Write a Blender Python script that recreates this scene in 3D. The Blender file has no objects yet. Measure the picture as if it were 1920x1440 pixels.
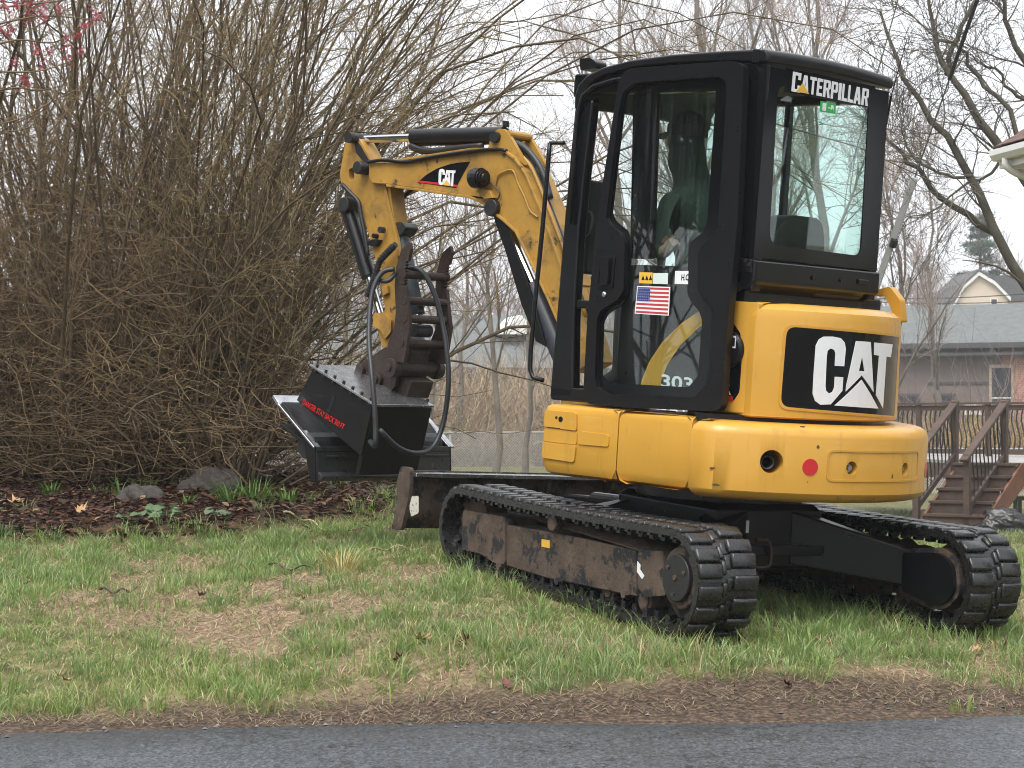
import bpy, bmesh, math, random
import numpy as np
from mathutils import Matrix, Vector
from mathutils.geometry import tessellate_polygon
R = math.radians
sc = bpy.context.scene
col = sc.collection
# ---------------------------------------------------------------- camera, sky, sun, exposure
CAM_H = 1.15                      # camera height above the road, metres
FPX, PW, PH, HORIZON = 4288.0, 1920.0, 1440.0, 790.0
PITCH = math.atan((HORIZON - PH / 2) / FPX)
cd = bpy.data.cameras.new('camera')
cam = bpy.data.objects.new('camera', cd); col.objects.link(cam)
cd.sensor_width = 36.0; cd.lens = FPX / PW * 36.0
cd.clip_start = 0.1; cd.clip_end = 3000
cam.location = (0, 0, CAM_H); cam.rotation_euler = (math.pi / 2 + PITCH, 0, 0)
cd.dof.use_dof = True; cd.dof.focus_distance = 11.0; cd.dof.aperture_fstop = 14
sc.camera = cam
SUN_EL, SUN_AZ = R(58), R(205)    # veiled sun, high behind the camera
world = bpy.data.worlds.new('World'); sc.world = world; world.use_nodes = True
wn = world.node_tree.nodes; wl = world.node_tree.links
bg = wn['Background']
sky = wn.new('ShaderNodeTexSky'); sky.sky_type = 'NISHITA'; sky.sun_disc = False
sky.sun_elevation = SUN_EL; sky.sun_rotation = SUN_AZ
sky.dust_density = 6.0; sky.air_density = 1.0; sky.ozone_density = 1.0
hs = wn.new('ShaderNodeHueSaturation'); hs.inputs['Saturation'].default_value = 0.25
wl.new(sky.outputs[0], hs.inputs['Color'])
ct = wn.new('ShaderNodeTexCoord'); cn = wn.new('ShaderNodeTexNoise')
cn.inputs['Scale'].default_value = 2.2; cn.inputs['Detail'].default_value = 5
wl.new(ct.outputs['Generated'], cn.inputs['Vector'])
cr = wn.new('ShaderNodeValToRGB')
cr.color_ramp.elements[0].position = 0.3; cr.color_ramp.elements[0].color = (4.35, 4.55, 4.85, 1)
cr.color_ramp.elements[1].position = 0.7; cr.color_ramp.elements[1].color = (5.1, 5.2, 5.35, 1)
wl.new(cn.outputs['Fac'], cr.inputs['Fac'])
mx = wn.new('ShaderNodeMix'); mx.data_type = 'RGBA'; mx.inputs[0].default_value = 0.88
wl.new(hs.outputs[0], mx.inputs[6]); wl.new(cr.outputs[0], mx.inputs[7])
wl.new(mx.outputs[2], bg.inputs['Color'])
bg.inputs['Strength'].default_value = 0.13
sd = bpy.data.lights.new('sun', 'SUN'); sd.energy = 1.5; sd.angle = R(40); sd.color = (1.0, 0.97, 0.92)
sun = bpy.data.objects.new('sun', sd); col.objects.link(sun)
# direction to the sun: azimuth measured clockwise from +Y as the sky node does
sdir = Vector((math.sin(SUN_AZ) * math.cos(SUN_EL), math.cos(SUN_AZ) * math.cos(SUN_EL), math.sin(SUN_EL)))
sun.rotation_euler = sdir.to_track_quat('Z', 'Y').to_euler()
sun.location = (0, 0, 30)
sc.view_settings.view_transform = 'Standard'; sc.view_settings.look = 'None'
sc.view_settings.exposure = 1.2; sc.view_settings.gamma = 1.0
sc.render.engine = 'CYCLES'
sc.cycles.max_bounces = 8; sc.cycles.transparent_max_bounces = 12
sc.cycles.diffuse_bounces = 3; sc.cycles.glossy_bounces = 4; sc.cycles.transmission_bounces = 4
sc.cycles.caustics_reflective = False; sc.cycles.caustics_refractive = False
sc.cycles.use_denoising = True; sc.cycles.filter_width = 1.0
# ---------------------------------------------------------------- frames
RH = np.array([[-0.7455883628, -0.6638094521, 0.0587792871], [0.6624294652, -0.7478721163, -0.0432955110], [0.0726993593, 0.0066565026, 0.9973316871]])
SW = -0.3211
_c, _s = math.cos(SW), math.sin(SW)
RU = RH @ np.array([[_c, -_s, 0], [_s, _c, 0], [0, 0, 1]])
TM = np.array([0.9581, 10.9867, -0.8845 + CAM_H])     # swing axis of the machine
C0 = np.array([0, 0, CAM_H])
def mat4(Rm, T):
    m = Matrix.Identity(4)
    for i in range(3):
        for j in range(3): m[i][j] = Rm[i][j]
        m[i][3] = T[i]
    return m
M_U = mat4(RU, TM); M_H_LOCAL = Matrix.Rotation(-SW, 4, 'Z')
def ray(px, py):
    v = ((px - 960) / FPX, 1.0, -(py - 720) / FPX)
    return np.array([v[0], math.cos(PITCH) - v[2] * math.sin(PITCH), math.sin(PITCH) + v[2] * math.cos(PITCH)])
def _un(px, py, ax, val, Rm):
    r = Rm.T @ ray(px, py); o = Rm.T @ (C0 - TM); i = 'xyz'.index(ax)
    return o + r * (val - o[i]) / r[i]
def HP(px, py, ax, val): return _un(px, py, ax, val, RH)      # surveyed photo point -> house coordinates
def UP(px, py, ax, val): return _un(px, py, ax, val, RU)      # -> undercarriage coordinates
def WP(px, py, dist):                                          # -> world point at a ground distance
    r = ray(px, py); return C0 + r * (dist / r[1])
def HC(px, py, cx, cy, rad):                                   # -> (arc length, z) on an upright cylinder of the house
    r = RH.T @ ray(px, py); o = RH.T @ (C0 - TM)
    dx, dy = o[0] - cx, o[1] - cy
    a = r[0]**2 + r[1]**2; b = 2 * (dx * r[0] + dy * r[1]); c = dx * dx + dy * dy - rad * rad
    disc = max(b * b - 4 * a * c, 0); t = (-b - math.sqrt(disc)) / (2 * a); p = o + r * t
    return (math.atan2(p[1] - cy, p[0] - cx) % (2 * math.pi)) * rad, p[2]
# ---------------------------------------------------------------- object helpers
def tag(o, label=None, cat=None, group=None, kind=None):
    if label: o['label'] = label
    if cat: o['category'] = cat
    if group: o['group'] = group
    if kind: o['kind'] = kind
    return o
def empty(name, loc=(0, 0, 0), mw=None, parent=None):
    o = bpy.data.objects.new(name, None); col.objects.link(o); o.empty_display_size = 0.1
    if parent: o.parent = parent
    if mw is not None: o.matrix_world = mw
    else: o.location = loc
    return o
def link(name, me, mat=None, parent=None, local=None, bevel=0, seg=2, smooth=False):
    o = bpy.data.objects.new(name, me); col.objects.link(o)
    if mat is not None:
        me.materials.clear()
        for m in (mat if isinstance(mat, (list, tuple)) else [mat]): me.materials.append(m)
    if parent is not None: o.parent = parent
    if local is not None: o.matrix_local = local
    if smooth or bevel:
        me.polygons.foreach_set('use_smooth', [True] * len(me.polygons))
    if bevel:
        b = o.modifiers.new('bevel', 'BEVEL'); b.width = bevel; b.segments = seg
        b.limit_method = 'ANGLE'; b.angle_limit = R(35); b.harden_normals = True
    return o
class MB:
    """collects shapes for ONE mesh"""
    def __init__(self): self.v = []; self.f = []
    def add(self, vs, fs):
        n = len(self.v); self.v += [tuple(map(float, p)) for p in vs]; self.f += [tuple(i + n for i in q) for q in fs]; return self
    def box(self, a, b):
        (x0, y0, z0), (x1, y1, z1) = a, b
        x0, x1 = min(x0, x1), max(x0, x1); y0, y1 = min(y0, y1), max(y0, y1); z0, z1 = min(z0, z1), max(z0, z1)
        return self.add([(x0, y0, z0), (x1, y0, z0), (x1, y1, z0), (x0, y1, z0), (x0, y0, z1), (x1, y0, z1), (x1, y1, z1), (x0, y1, z1)],
                        [(3, 2, 1, 0), (4, 5, 6, 7), (0, 1, 5, 4), (1, 2, 6, 5), (2, 3, 7, 6), (3, 0, 4, 7)])
    def beam(self, p, q, w, h, up=(0, 0, 1)):
        p, q = Vector(p), Vector(q); t = (q - p).normalized(); s = t.cross(Vector(up)).normalized(); u = s.cross(t)
        vs = [e + s * (a * w / 2) + u * (b * h / 2) for e in (p, q) for a, b in ((-1, -1), (1, -1), (1, 1), (-1, 1))]
        return self.add(vs, [(0, 1, 2, 3), (7, 6, 5, 4), (0, 4, 5, 1), (1, 5, 6, 2), (2, 6, 7, 3), (3, 7, 4, 0)])
    def tube(self, pts, r, n=10, cap=True):
        P = [Vector(p) for p in pts]; rs = r if isinstance(r, (list, tuple)) else [r] * len(P)
        t0 = (P[1] - P[0]).normalized(); ref = Vector((0, 0, 1)) if abs(t0.z) < .9 else Vector((1, 0, 0))
        s = t0.cross(ref).normalized(); vs = []; fs = []
        for k, p in enumerate(P):
            t = (P[min(k + 1, len(P) - 1)] - P[max(k - 1, 0)]).normalized()
            s = (s - t * s.dot(t)).normalized(); u = t.cross(s)
            for i in range(n):
                a = 2 * math.pi * i / n; vs.append(p + (s * math.cos(a) + u * math.sin(a)) * rs[k])
        for k in range(len(P) - 1):
            for i in range(n):
                j = (i + 1) % n; fs.append((k * n + i, k * n + j, (k + 1) * n + j, (k + 1) * n + i))
        if cap: fs.append(tuple(range(n))[::-1]); fs.append(tuple(range((len(P) - 1) * n, len(P) * n)))
        return self.add(vs, fs)
    def prism(self, loops, fmap, d0, d1):
        """2-D loops (outer, then holes), fmap(u, v, d) -> 3-D, extruded from d0 to d1"""
        loops = [list(map(lambda p: (float(p[0]), float(p[1])), L)) for L in loops]
        flat = [p for L in loops for p in L]; n = len(flat)
        tris = tessellate_polygon([[Vector((p[0], p[1], 0)) for p in L] for L in loops])
        vs = [fmap(u, v, d0) for u, v in flat] + [fmap(u, v, d1) for u, v in flat]
        fs = []
        for t in tris:
            a, b, c = (flat[i] for i in t)
            if (b[0] - a[0]) * (c[1] - a[1]) - (b[1] - a[1]) * (c[0] - a[0]) < 0: t = t[::-1]
            fs.append(tuple(i + n for i in t)); fs.append(tuple(t[::-1]))
        k = 0
        for L in loops:
            m = len(L)
            for i in range(m):
                j = (i + 1) % m; fs.append((k + i, k + j, n + k + j, n + k + i))
            k += m
        return self.add(vs, fs)
    def loft(self, outline, prof, shift=(0, 0)):
        """plan outline (closed, CCW) swept through (z, inset) rings, capped"""
        O = np.array(outline, float); n = len(O)
        d = np.roll(O, -1, 0) - np.roll(O, 1, 0); d /= np.linalg.norm(d, axis=1)[:, None] + 1e-12
        nrm = np.stack([-d[:, 1], d[:, 0]], 1)
        vs = []; fs = []
        for z, ins in prof: vs += [(x, y, z) for x, y in O + nrm * ins]
        for k in range(len(prof) - 1):
            for i in range(n):
                j = (i + 1) % n; fs.append((k * n + i, k * n + j, (k + 1) * n + j, (k + 1) * n + i))
        fs.append(tuple(range(n))[::-1]); fs.append(tuple(range((len(prof) - 1) * n, len(prof) * n)))
        return self.add(vs, fs)
    def mesh(self, name='mesh', fix=True):
        me = bpy.data.meshes.new(name); me.from_pydata(self.v, [], self.f)
        if fix:
            bm = bmesh.new(); bm.from_mesh(me); bmesh.ops.recalc_face_normals(bm, faces=bm.faces); bm.to_mesh(me); bm.free()
        me.update(); return me
    def build(self, name, mat, parent=None, local=None, bevel=0, seg=2, smooth=False, fix=True):
        return link(name, self.mesh(name, fix), mat, parent, local, bevel, seg, smooth)
def fillet(pts, rad, seg=5):
    """round the corners of a closed 2-D polygon; rad one value or one per corner"""
    out = []; n = len(pts)
    for i in range(n):
        p = np.array(pts[i], float); a = np.array(pts[i - 1], float); b = np.array(pts[(i + 1) % n], float)
        r = rad[i] if isinstance(rad, (list, tuple)) else rad
        if r <= 0: out.append(tuple(p)); continue
        va, vb = a - p, b - p; la, lb = np.linalg.norm(va), np.linalg.norm(vb); va /= la; vb /= lb
        d = min(r, la * .49, lb * .49)
        p0, p1 = p + va * d, p + vb * d
        for k in range(seg + 1):
            t = k / seg; out.append(tuple((1 - t)**2 * p0 + 2 * t * (1 - t) * p + t * t * p1))
    return out
def curve_pts(ctrl, n=24):
    """Catmull-Rom through control points"""
    P = [np.array(p, float) for p in ctrl]; P = [2 * P[0] - P[1]] + P + [2 * P[-1] - P[-2]]; out = []
    m = len(P) - 3
    for i in range(n + 1):
        s = i / n * m; k = min(int(s), m - 1); t = s - k; a, b, c, d = P[k:k + 4]
        out.append(.5 * ((2 * b) + (c - a) * t + (2 * a - 5 * b + 4 * c - d) * t * t + (3 * b - a - 3 * c + d) * t**3))
    return out
XZ = lambda u, v, d: (u, d, v)
YZ = lambda u, v, d: (d, u, v)
XY = lambda u, v, d: (u, v, d)
def np_mesh(name, V, F, colors=None, smooth=False):
    V = np.asarray(V, np.float32).reshape(-1, 3); F = np.asarray(F, np.int32); k = F.shape[1]
    me = bpy.data.meshes.new(name); me.vertices.add(len(V)); me.vertices.foreach_set('co', V.ravel())
    me.loops.add(F.size); me.loops.foreach_set('vertex_index', F.ravel())
    me.polygons.add(len(F)); me.polygons.foreach_set('loop_start', np.arange(0, F.size, k, dtype=np.int32))
    me.polygons.foreach_set('use_smooth', np.full(len(F), smooth))
    if colors is not None:
        ca = me.color_attributes.new('Col', 'FLOAT_COLOR', 'POINT')
        c = np.ones((len(V), 4), np.float32); c[:, :3] = colors; ca.data.foreach_set('color', c.ravel())
    me.update(calc_edges=True); return me
def tubes(P, Rr, sides=3):
    """N polylines of K points -> one vertex array and one quad array"""
    P = np.asarray(P, float); N, K, _ = P.shape; Rr = np.broadcast_to(np.asarray(Rr, float), (N, K))
    T = np.gradient(P, axis=1); T /= np.linalg.norm(T, axis=2, keepdims=True) + 1e-9
    ref = np.where(np.abs(T[:, :1, 2:3]) < .8, np.array([0, 0, 1.0]), np.array([1.0, 0, 0]))
    A = np.cross(T, np.broadcast_to(ref, T.shape)); A /= np.linalg.norm(A, axis=2, keepdims=True) + 1e-9
    B = np.cross(T, A)
    an = np.arange(sides) * 2 * np.pi / sides
    V = P[:, :, None, :] + Rr[:, :, None, None] * (np.cos(an)[None, None, :, None] * A[:, :, None, :] + np.sin(an)[None, None, :, None] * B[:, :, None, :])
    idx = np.arange(N * K * sides).reshape(N, K, sides)
    a = idx[:, :-1]; b = np.roll(a, -1, 2); d = idx[:, 1:]; c = np.roll(d, -1, 2)
    return V.reshape(-1, 3), np.stack([a, b, c, d], -1).reshape(-1, 4)
def joinVF(parts):
    V = []; F = []; n = 0
    for v, f in parts: V.append(v); F.append(f + n); n += len(v)
    return np.concatenate(V), np.concatenate(F)
# ---------------------------------------------------------------- materials
def mat(name, base, rough=.5, metal=0.0, var=.12, vscale=5, bump=0.0, bscale=80, coat=0.0, spec=.5, spots=None, attr=False, transl=0.0, rvar=0.0, streak=None):
    """procedural Principled material; spots = (colour, threshold, scale[, softness]) worn or dirty patches"""
    m = bpy.data.materials.new(name); m.use_nodes = True; nt = m.node_tree; N = nt.nodes; L = nt.links
    b = N['Principled BSDF']; tc = N.new('ShaderNodeTexCoord')
    def noise(scale, detail=4, rough_=.6):
        n = N.new('ShaderNodeTexNoise'); n.inputs['Scale'].default_value = scale; n.inputs['Detail'].default_value = detail
        n.inputs['Roughness'].default_value = rough_; L.new(tc.outputs['Object'], n.inputs['Vector']); return n
    n1 = noise(vscale); mr = N.new('ShaderNodeMapRange'); mr.inputs[1].default_value = .25; mr.inputs[2].default_value = .75
    mr.inputs[3].default_value = 1 - var; mr.inputs[4].default_value = 1 + var; L.new(n1.outputs['Fac'], mr.inputs[0])
    mul = N.new('ShaderNodeMix'); mul.data_type = 'RGBA'; mul.blend_type = 'MULTIPLY'; mul.inputs[0].default_value = 1
    if attr:
        at = N.new('ShaderNodeAttribute'); at.attribute_name = 'Col'; L.new(at.outputs['Color'], mul.inputs[6])
    else: mul.inputs[6].default_value = (*base, 1)
    L.new(mr.outputs[0], mul.inputs[7]); out = mul.outputs[2]
    for sp in (spots or []):
        c, th, scl = sp[:3]; soft = sp[3] if len(sp) > 3 else .08
        n2 = noise(scl, 6, .65); r2 = N.new('ShaderNodeMapRange'); r2.inputs[1].default_value = th; r2.inputs[2].default_value = th + soft
        L.new(n2.outputs['Fac'], r2.inputs[0])
        mm = N.new('ShaderNodeMix'); mm.data_type = 'RGBA'; L.new(r2.outputs[0], mm.inputs[0]); L.new(out, mm.inputs[6]); mm.inputs[7].default_value = (*c, 1); out = mm.outputs[2]
    for c, th, amt, scl in (streak or []):                         # run-down dirt or scuffs: noise stretched along one axis
        mp = N.new('ShaderNodeMapping'); mp.inputs['Scale'].default_value = scl; L.new(tc.outputs['Object'], mp.inputs[0])
        n2 = N.new('ShaderNodeTexNoise'); n2.inputs['Scale'].default_value = 1; n2.inputs['Detail'].default_value = 6; n2.inputs['Roughness'].default_value = .7; L.new(mp.outputs[0], n2.inputs['Vector'])
        r2 = N.new('ShaderNodeMapRange'); r2.inputs[1].default_value = th; r2.inputs[2].default_value = th + .16; r2.inputs[4].default_value = amt; L.new(n2.outputs['Fac'], r2.inputs[0])
        mm = N.new('ShaderNodeMix'); mm.data_type = 'RGBA'; L.new(r2.outputs[0], mm.inputs[0]); L.new(out, mm.inputs[6]); mm.inputs[7].default_value = (*c, 1); out = mm.outputs[2]
    L.new(out, b.inputs['Base Color'])
    b.inputs['Roughness'].default_value = rough; b.inputs['Metallic'].default_value = metal
    b.inputs['Specular IOR Level'].default_value = spec
    b.inputs['Coat Weight'].default_value = coat; b.inputs['Coat Roughness'].default_value = .08
    if rvar:
        n4 = noise(vscale * 2.3); r4 = N.new('ShaderNodeMapRange'); r4.inputs[3].default_value = max(rough - rvar, .02); r4.inputs[4].default_value = rough + rvar
        r4.inputs[1].default_value = .3; r4.inputs[2].default_value = .7
        L.new(n4.outputs['Fac'], r4.inputs[0]); L.new(r4.outputs[0], b.inputs['Roughness'])
    if bump:
        n3 = noise(bscale, 5); bp = N.new('ShaderNodeBump'); bp.inputs['Strength'].default_value = bump; bp.inputs['Distance'].default_value = .01
        L.new(n3.outputs['Fac'], bp.inputs['Height']); L.new(bp.outputs[0], b.inputs['Normal'])
    if transl:
        tr = N.new('ShaderNodeBsdfTranslucent'); L.new(out, tr.inputs['Color']); ms = N.new('ShaderNodeMixShader'); ms.inputs[0].default_value = transl
        L.new(b.outputs[0], ms.inputs[1]); L.new(tr.outputs[0], ms.inputs[2]); L.new(ms.outputs[0], N['Material Output'].inputs['Surface'])
    return m
def glass(name, tint, refl=1.0, streak=0.0, rough=.01):
    """thin tinted pane: transparent film with a Fresnel mirror, with faint pale upright streaks"""
    m = bpy.data.materials.new(name); m.use_nodes = True; nt = m.node_tree; N = nt.nodes; L = nt.links; N.remove(N['Principled BSDF'])
    tr = N.new('ShaderNodeBsdfTransparent'); tr.inputs[0].default_value = (*tint, 1)
    gl = N.new('ShaderNodeBsdfGlossy'); gl.inputs['Roughness'].default_value = rough; gl.inputs[0].default_value = (.9 * refl,) * 3 + (1,)
    fr = N.new('ShaderNodeFresnel'); ge = N.new('ShaderNodeNewGeometry'); io = N.new('ShaderNodeMapRange')   # a pane has air on both sides
    io.inputs[3].default_value = 1.52; io.inputs[4].default_value = 1 / 1.52; L.new(ge.outputs['Backfacing'], io.inputs[0]); L.new(io.outputs[0], fr.inputs[0])
    m1 = N.new('ShaderNodeMixShader'); L.new(fr.outputs[0], m1.inputs[0]); L.new(tr.outputs[0], m1.inputs[1]); L.new(gl.outputs[0], m1.inputs[2]); out = m1.outputs[0]
    if streak:  # pale streaks from noise stretched upright
        tc = N.new('ShaderNodeTexCoord'); mp = N.new('ShaderNodeMapping'); mp.inputs['Scale'].default_value = (55, 55, 2.2)
        ns = N.new('ShaderNodeTexNoise'); ns.inputs['Scale'].default_value = 1; ns.inputs['Detail'].default_value = 3
        L.new(tc.outputs['Object'], mp.inputs[0]); L.new(mp.outputs[0], ns.inputs['Vector'])
        rr = N.new('ShaderNodeMapRange'); rr.inputs[1].default_value = .52; rr.inputs[2].default_value = .8; rr.inputs[4].default_value = streak; L.new(ns.outputs['Fac'], rr.inputs[0])
        df = N.new('ShaderNodeBsdfDiffuse'); df.inputs[0].default_value = (.55, .58, .58, 1)
        m2 = N.new('ShaderNodeMixShader'); L.new(rr.outputs[0], m2.inputs[0]); L.new(out, m2.inputs[1]); L.new(df.outputs[0], m2.inputs[2]); out = m2.outputs[0]
    L.new(out, N['Material Output'].inputs['Surface']); return m
# ================================================================ ground
_tab = np.random.RandomState(7).rand(256, 256)
def vnoise(x, y, s=1.0, o=0):
    x = np.asarray(x, float) * s + 31.7 + o * 17.3; y = np.asarray(y, float) * s + 11.1 + o * 5.9
    xi = np.floor(x).astype(int); yi = np.floor(y).astype(int); fx = x - xi; fy = y - yi
    fx = fx * fx * (3 - 2 * fx); fy = fy * fy * (3 - 2 * fy); g = lambda a, b: _tab[a % 256, b % 256]
    return (g(xi, yi) * (1 - fx) + g(xi + 1, yi) * fx) * (1 - fy) + (g(xi, yi + 1) * (1 - fx) + g(xi + 1, yi + 1) * fx) * fy
def fbm(x, y, s=1.0, o=0): return (vnoise(x, y, s, o) + .5 * vnoise(x, y, s * 2.1, o + 1) + .25 * vnoise(x, y, s * 4.3, o + 2)) / 1.75
def sstep(a, b, x): t = np.clip((np.asarray(x, float) - a) / (b - a), 0, 1); return t * t * (3 - 2 * t)
def edge_y(x):                                     # road edge as a function of x
    x = np.asarray(x, float); return 8.62 + .176 * x + .06 * (vnoise(x, 0 * x, 1.1) - .5) + .035 * (vnoise(x, 0 * x, 6, 3) - .5) + .02 * (vnoise(x, 0 * x, 21, 5) - .5)
LP_ = ([-60, 8.3, 8.7, 9.5, 11, 13.3, 16, 20, 30, 45, 70, 110, 3000], [0, 0, .03, .13, .31, .48, .64, .64, .25, -.12, -.30, -.3, -.3])
RP_ = ([-60, 8.5, 9.1, 9.8, 11.2, 14, 18, 25, 36, 70, 110, 3000], [0, 0, .03, .08, .165, .21, .19, -.15, -.57, -.7, -.6, -.3])
_pt = math.atan2(.078, 1.885)                       # the machine stands nose up on the bank
_n = RU @ np.array([-math.sin(_pt), 0, math.cos(_pt)]); _p = TM + RU @ np.array([-.93, 0, -.012])
def hgt(x, y):
    x = np.asarray(x, float); y = np.asarray(y, float); w = sstep(-1.0, 3.0, x - (y - 11) * .05)
    h = np.interp(y, *LP_) * (1 - w) + np.interp(y, *RP_) * w
    pl = _p[2] - (_n[0] * (x - _p[0]) + _n[1] * (y - _p[1])) / _n[2]
    r = np.hypot(x - TM[0], y - TM[1]); k = 1 - sstep(1.45, 2.7, r)
    h = h * (1 - k) + pl * k
    off = sstep(.0, .6, y - edge_y(x))
    h = h + .025 * (fbm(x, y, 1.6, 4) - .5) * off * (1 - .6 * k) + .15 * (fbm(x, y, .12, 5) - .5) * sstep(30, 60, y)
    # planted bed is banked up
    return h + .10 * bedmask(x, y)
def bedmask(x, y):
    x = np.asarray(x, float); y = np.asarray(y, float)
    e = 12.80 + .35 * (fbm(x, y, .9, 8) - .5) + 1.1 * sstep(-1.9, -.9, x)
    return sstep(0, .35, y - e) * (1 - sstep(-.95, -.4, x + .3 * (fbm(x, y, 1.1, 9) - .5))) * (1 - sstep(20, 22, y))
def soilmask(x, y):
    d = y - edge_y(x); return 1 - sstep(.02, .30, d - .16 - .45 * (fbm(x, 0 * x, .8, 12) - .45) - .25 * (fbm(x, y, 3, 13) - .5))
BARE = [(360, 1120, .26), (280, 1085, .25), (430, 1165, .30), (470, 1205, .26), (770, 1075, .3), (610, 1085, .3), (820, 1255, .25), (330, 1060, .3), (560, 1090, .3), (1310, 1300, .22), (1700, 1265, .2), (690, 1130, .25), (520, 1150, .25), (180, 1120, .25)]
_bare = []
for bx_, by_, br_ in BARE:
    r_ = ray(bx_, by_); t = 9.0
    for _ in range(40): q = C0 + r_ * t; t += (q[2] - float(hgt(q[0], q[1]))) * 4
    _bare.append((q[0], q[1], br_))
def baremask(x, y):
    m = sstep(.54, .68, fbm(x, y, 2.6, 20)) * .8
    for bx_, by_, br_ in _bare:
        d = np.hypot((x - bx_) / br_, (y - by_) / (br_ * 1.1)) + 1.3 * (fbm(x, y, 5, 21) - .5); m = np.maximum(m, 1 - sstep(.5, 1.1, d))
    return m
gx = np.concatenate([-np.geomspace(420, 6.2, 34), np.arange(-6, 6.01, .1), np.geomspace(6.2, 420, 34)])
gy = np.concatenate([[-110, -85, -60, -30, -15, -8, -3, 0, 2, 4, 6, 7, 7.5], np.arange(7.8, 18, .09), np.geomspace(18, 600, 80)])
GX, GY = np.meshgrid(gx, gy); GZ = hgt(GX, GY)
far = sstep(18, 30, GY)
Cg = np.stack([bedmask(GX, GY), np.clip(soilmask(GX, GY) * (GY < 12) + (GY < edge_y(GX)), 0, 1), np.maximum(baremask(GX, GY) * (GY < 18), 0)], -1).reshape(-1, 3)
nx_, ny_ = len(gx), len(gy); I_ = np.arange(nx_ * ny_).reshape(ny_, nx_)
Fg = np.stack([I_[:-1, :-1], I_[:-1, 1:], I_[1:, 1:], I_[1:, :-1]], -1).reshape(-1, 4)
def ground_mat():
    m = bpy.data.materials.new('lawn_soil_and_leaf_litter'); m.use_nodes = True; nt = m.node_tree; N = nt.nodes; L = nt.links; b = N['Principled BSDF']
    tc = N.new('ShaderNodeTexCoord'); at = N.new('ShaderNodeAttribute'); at.attribute_name = 'Col'; sx = N.new('ShaderNodeSeparateColor'); L.new(at.outputs['Color'], sx.inputs[0])
    def noise(s, d=6, r=.65):
        n = N.new('ShaderNodeTexNoise'); n.inputs['Scale'].default_value = s; n.inputs['Detail'].default_value = d; n.inputs['Roughness'].default_value = r; L.new(tc.outputs['Object'], n.inputs['Vector']); return n.outputs['Fac']
    def ramp(f, stops):
        r = N.new('ShaderNodeValToRGB'); el = r.color_ramp.elements
        while len(el) < len(stops): el.new(.5)
        for e, (p, c) in zip(el, stops): e.position = p; e.color = (*c, 1)
        L.new(f, r.inputs[0]); return r.outputs[0]
    def mix(f, a, b_):
        x = N.new('ShaderNodeMix'); x.data_type = 'RGBA'; L.new(f, x.inputs[0]); L.new(a, x.inputs[6]); L.new(b_, x.inputs[7]); return x.outputs[2]
    lawn = ramp(noise(7), [(.30, (.075, .058, .032)), (.46, (.095, .10, .036)), (.56, (.15, .145, .06)), (.68, (.30, .24, .14))])
    straw = ramp(noise(38), [(.34, (.09, .06, .04)), (.5, (.22, .155, .10)), (.66, (.38, .28, .18))])
    soil = ramp(noise(45), [(.34, (.026, .018, .014)), (.5, (.075, .052, .037)), (.68, (.19, .135, .095))])
    bed = ramp(noise(24), [(.33, (.016, .010, .008)), (.5, (.055, .026, .018)), (.66, (.13, .055, .032))])
    c = mix(sx.outputs['Blue'], lawn, straw); c = mix(sx.outputs['Green'], c, soil); c = mix(sx.outputs['Red'], c, bed)
    L.new(c, b.inputs['Base Color']); b.inputs['Roughness'].default_value = .9; b.inputs['Specular IOR Level'].default_value = .25
    bp = N.new('ShaderNodeBump'); bp.inputs['Strength'].default_value = .6; bp.inputs['Distance'].default_value = .02; L.new(noise(60), bp.inputs['Height']); L.new(bp.outputs[0], b.inputs['Normal'])
    return m
tag(link('ground', np_mesh('ground', np.stack([GX, GY, GZ], -1), Fg, Cg, True), ground_mat()), kind='structure')
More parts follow.
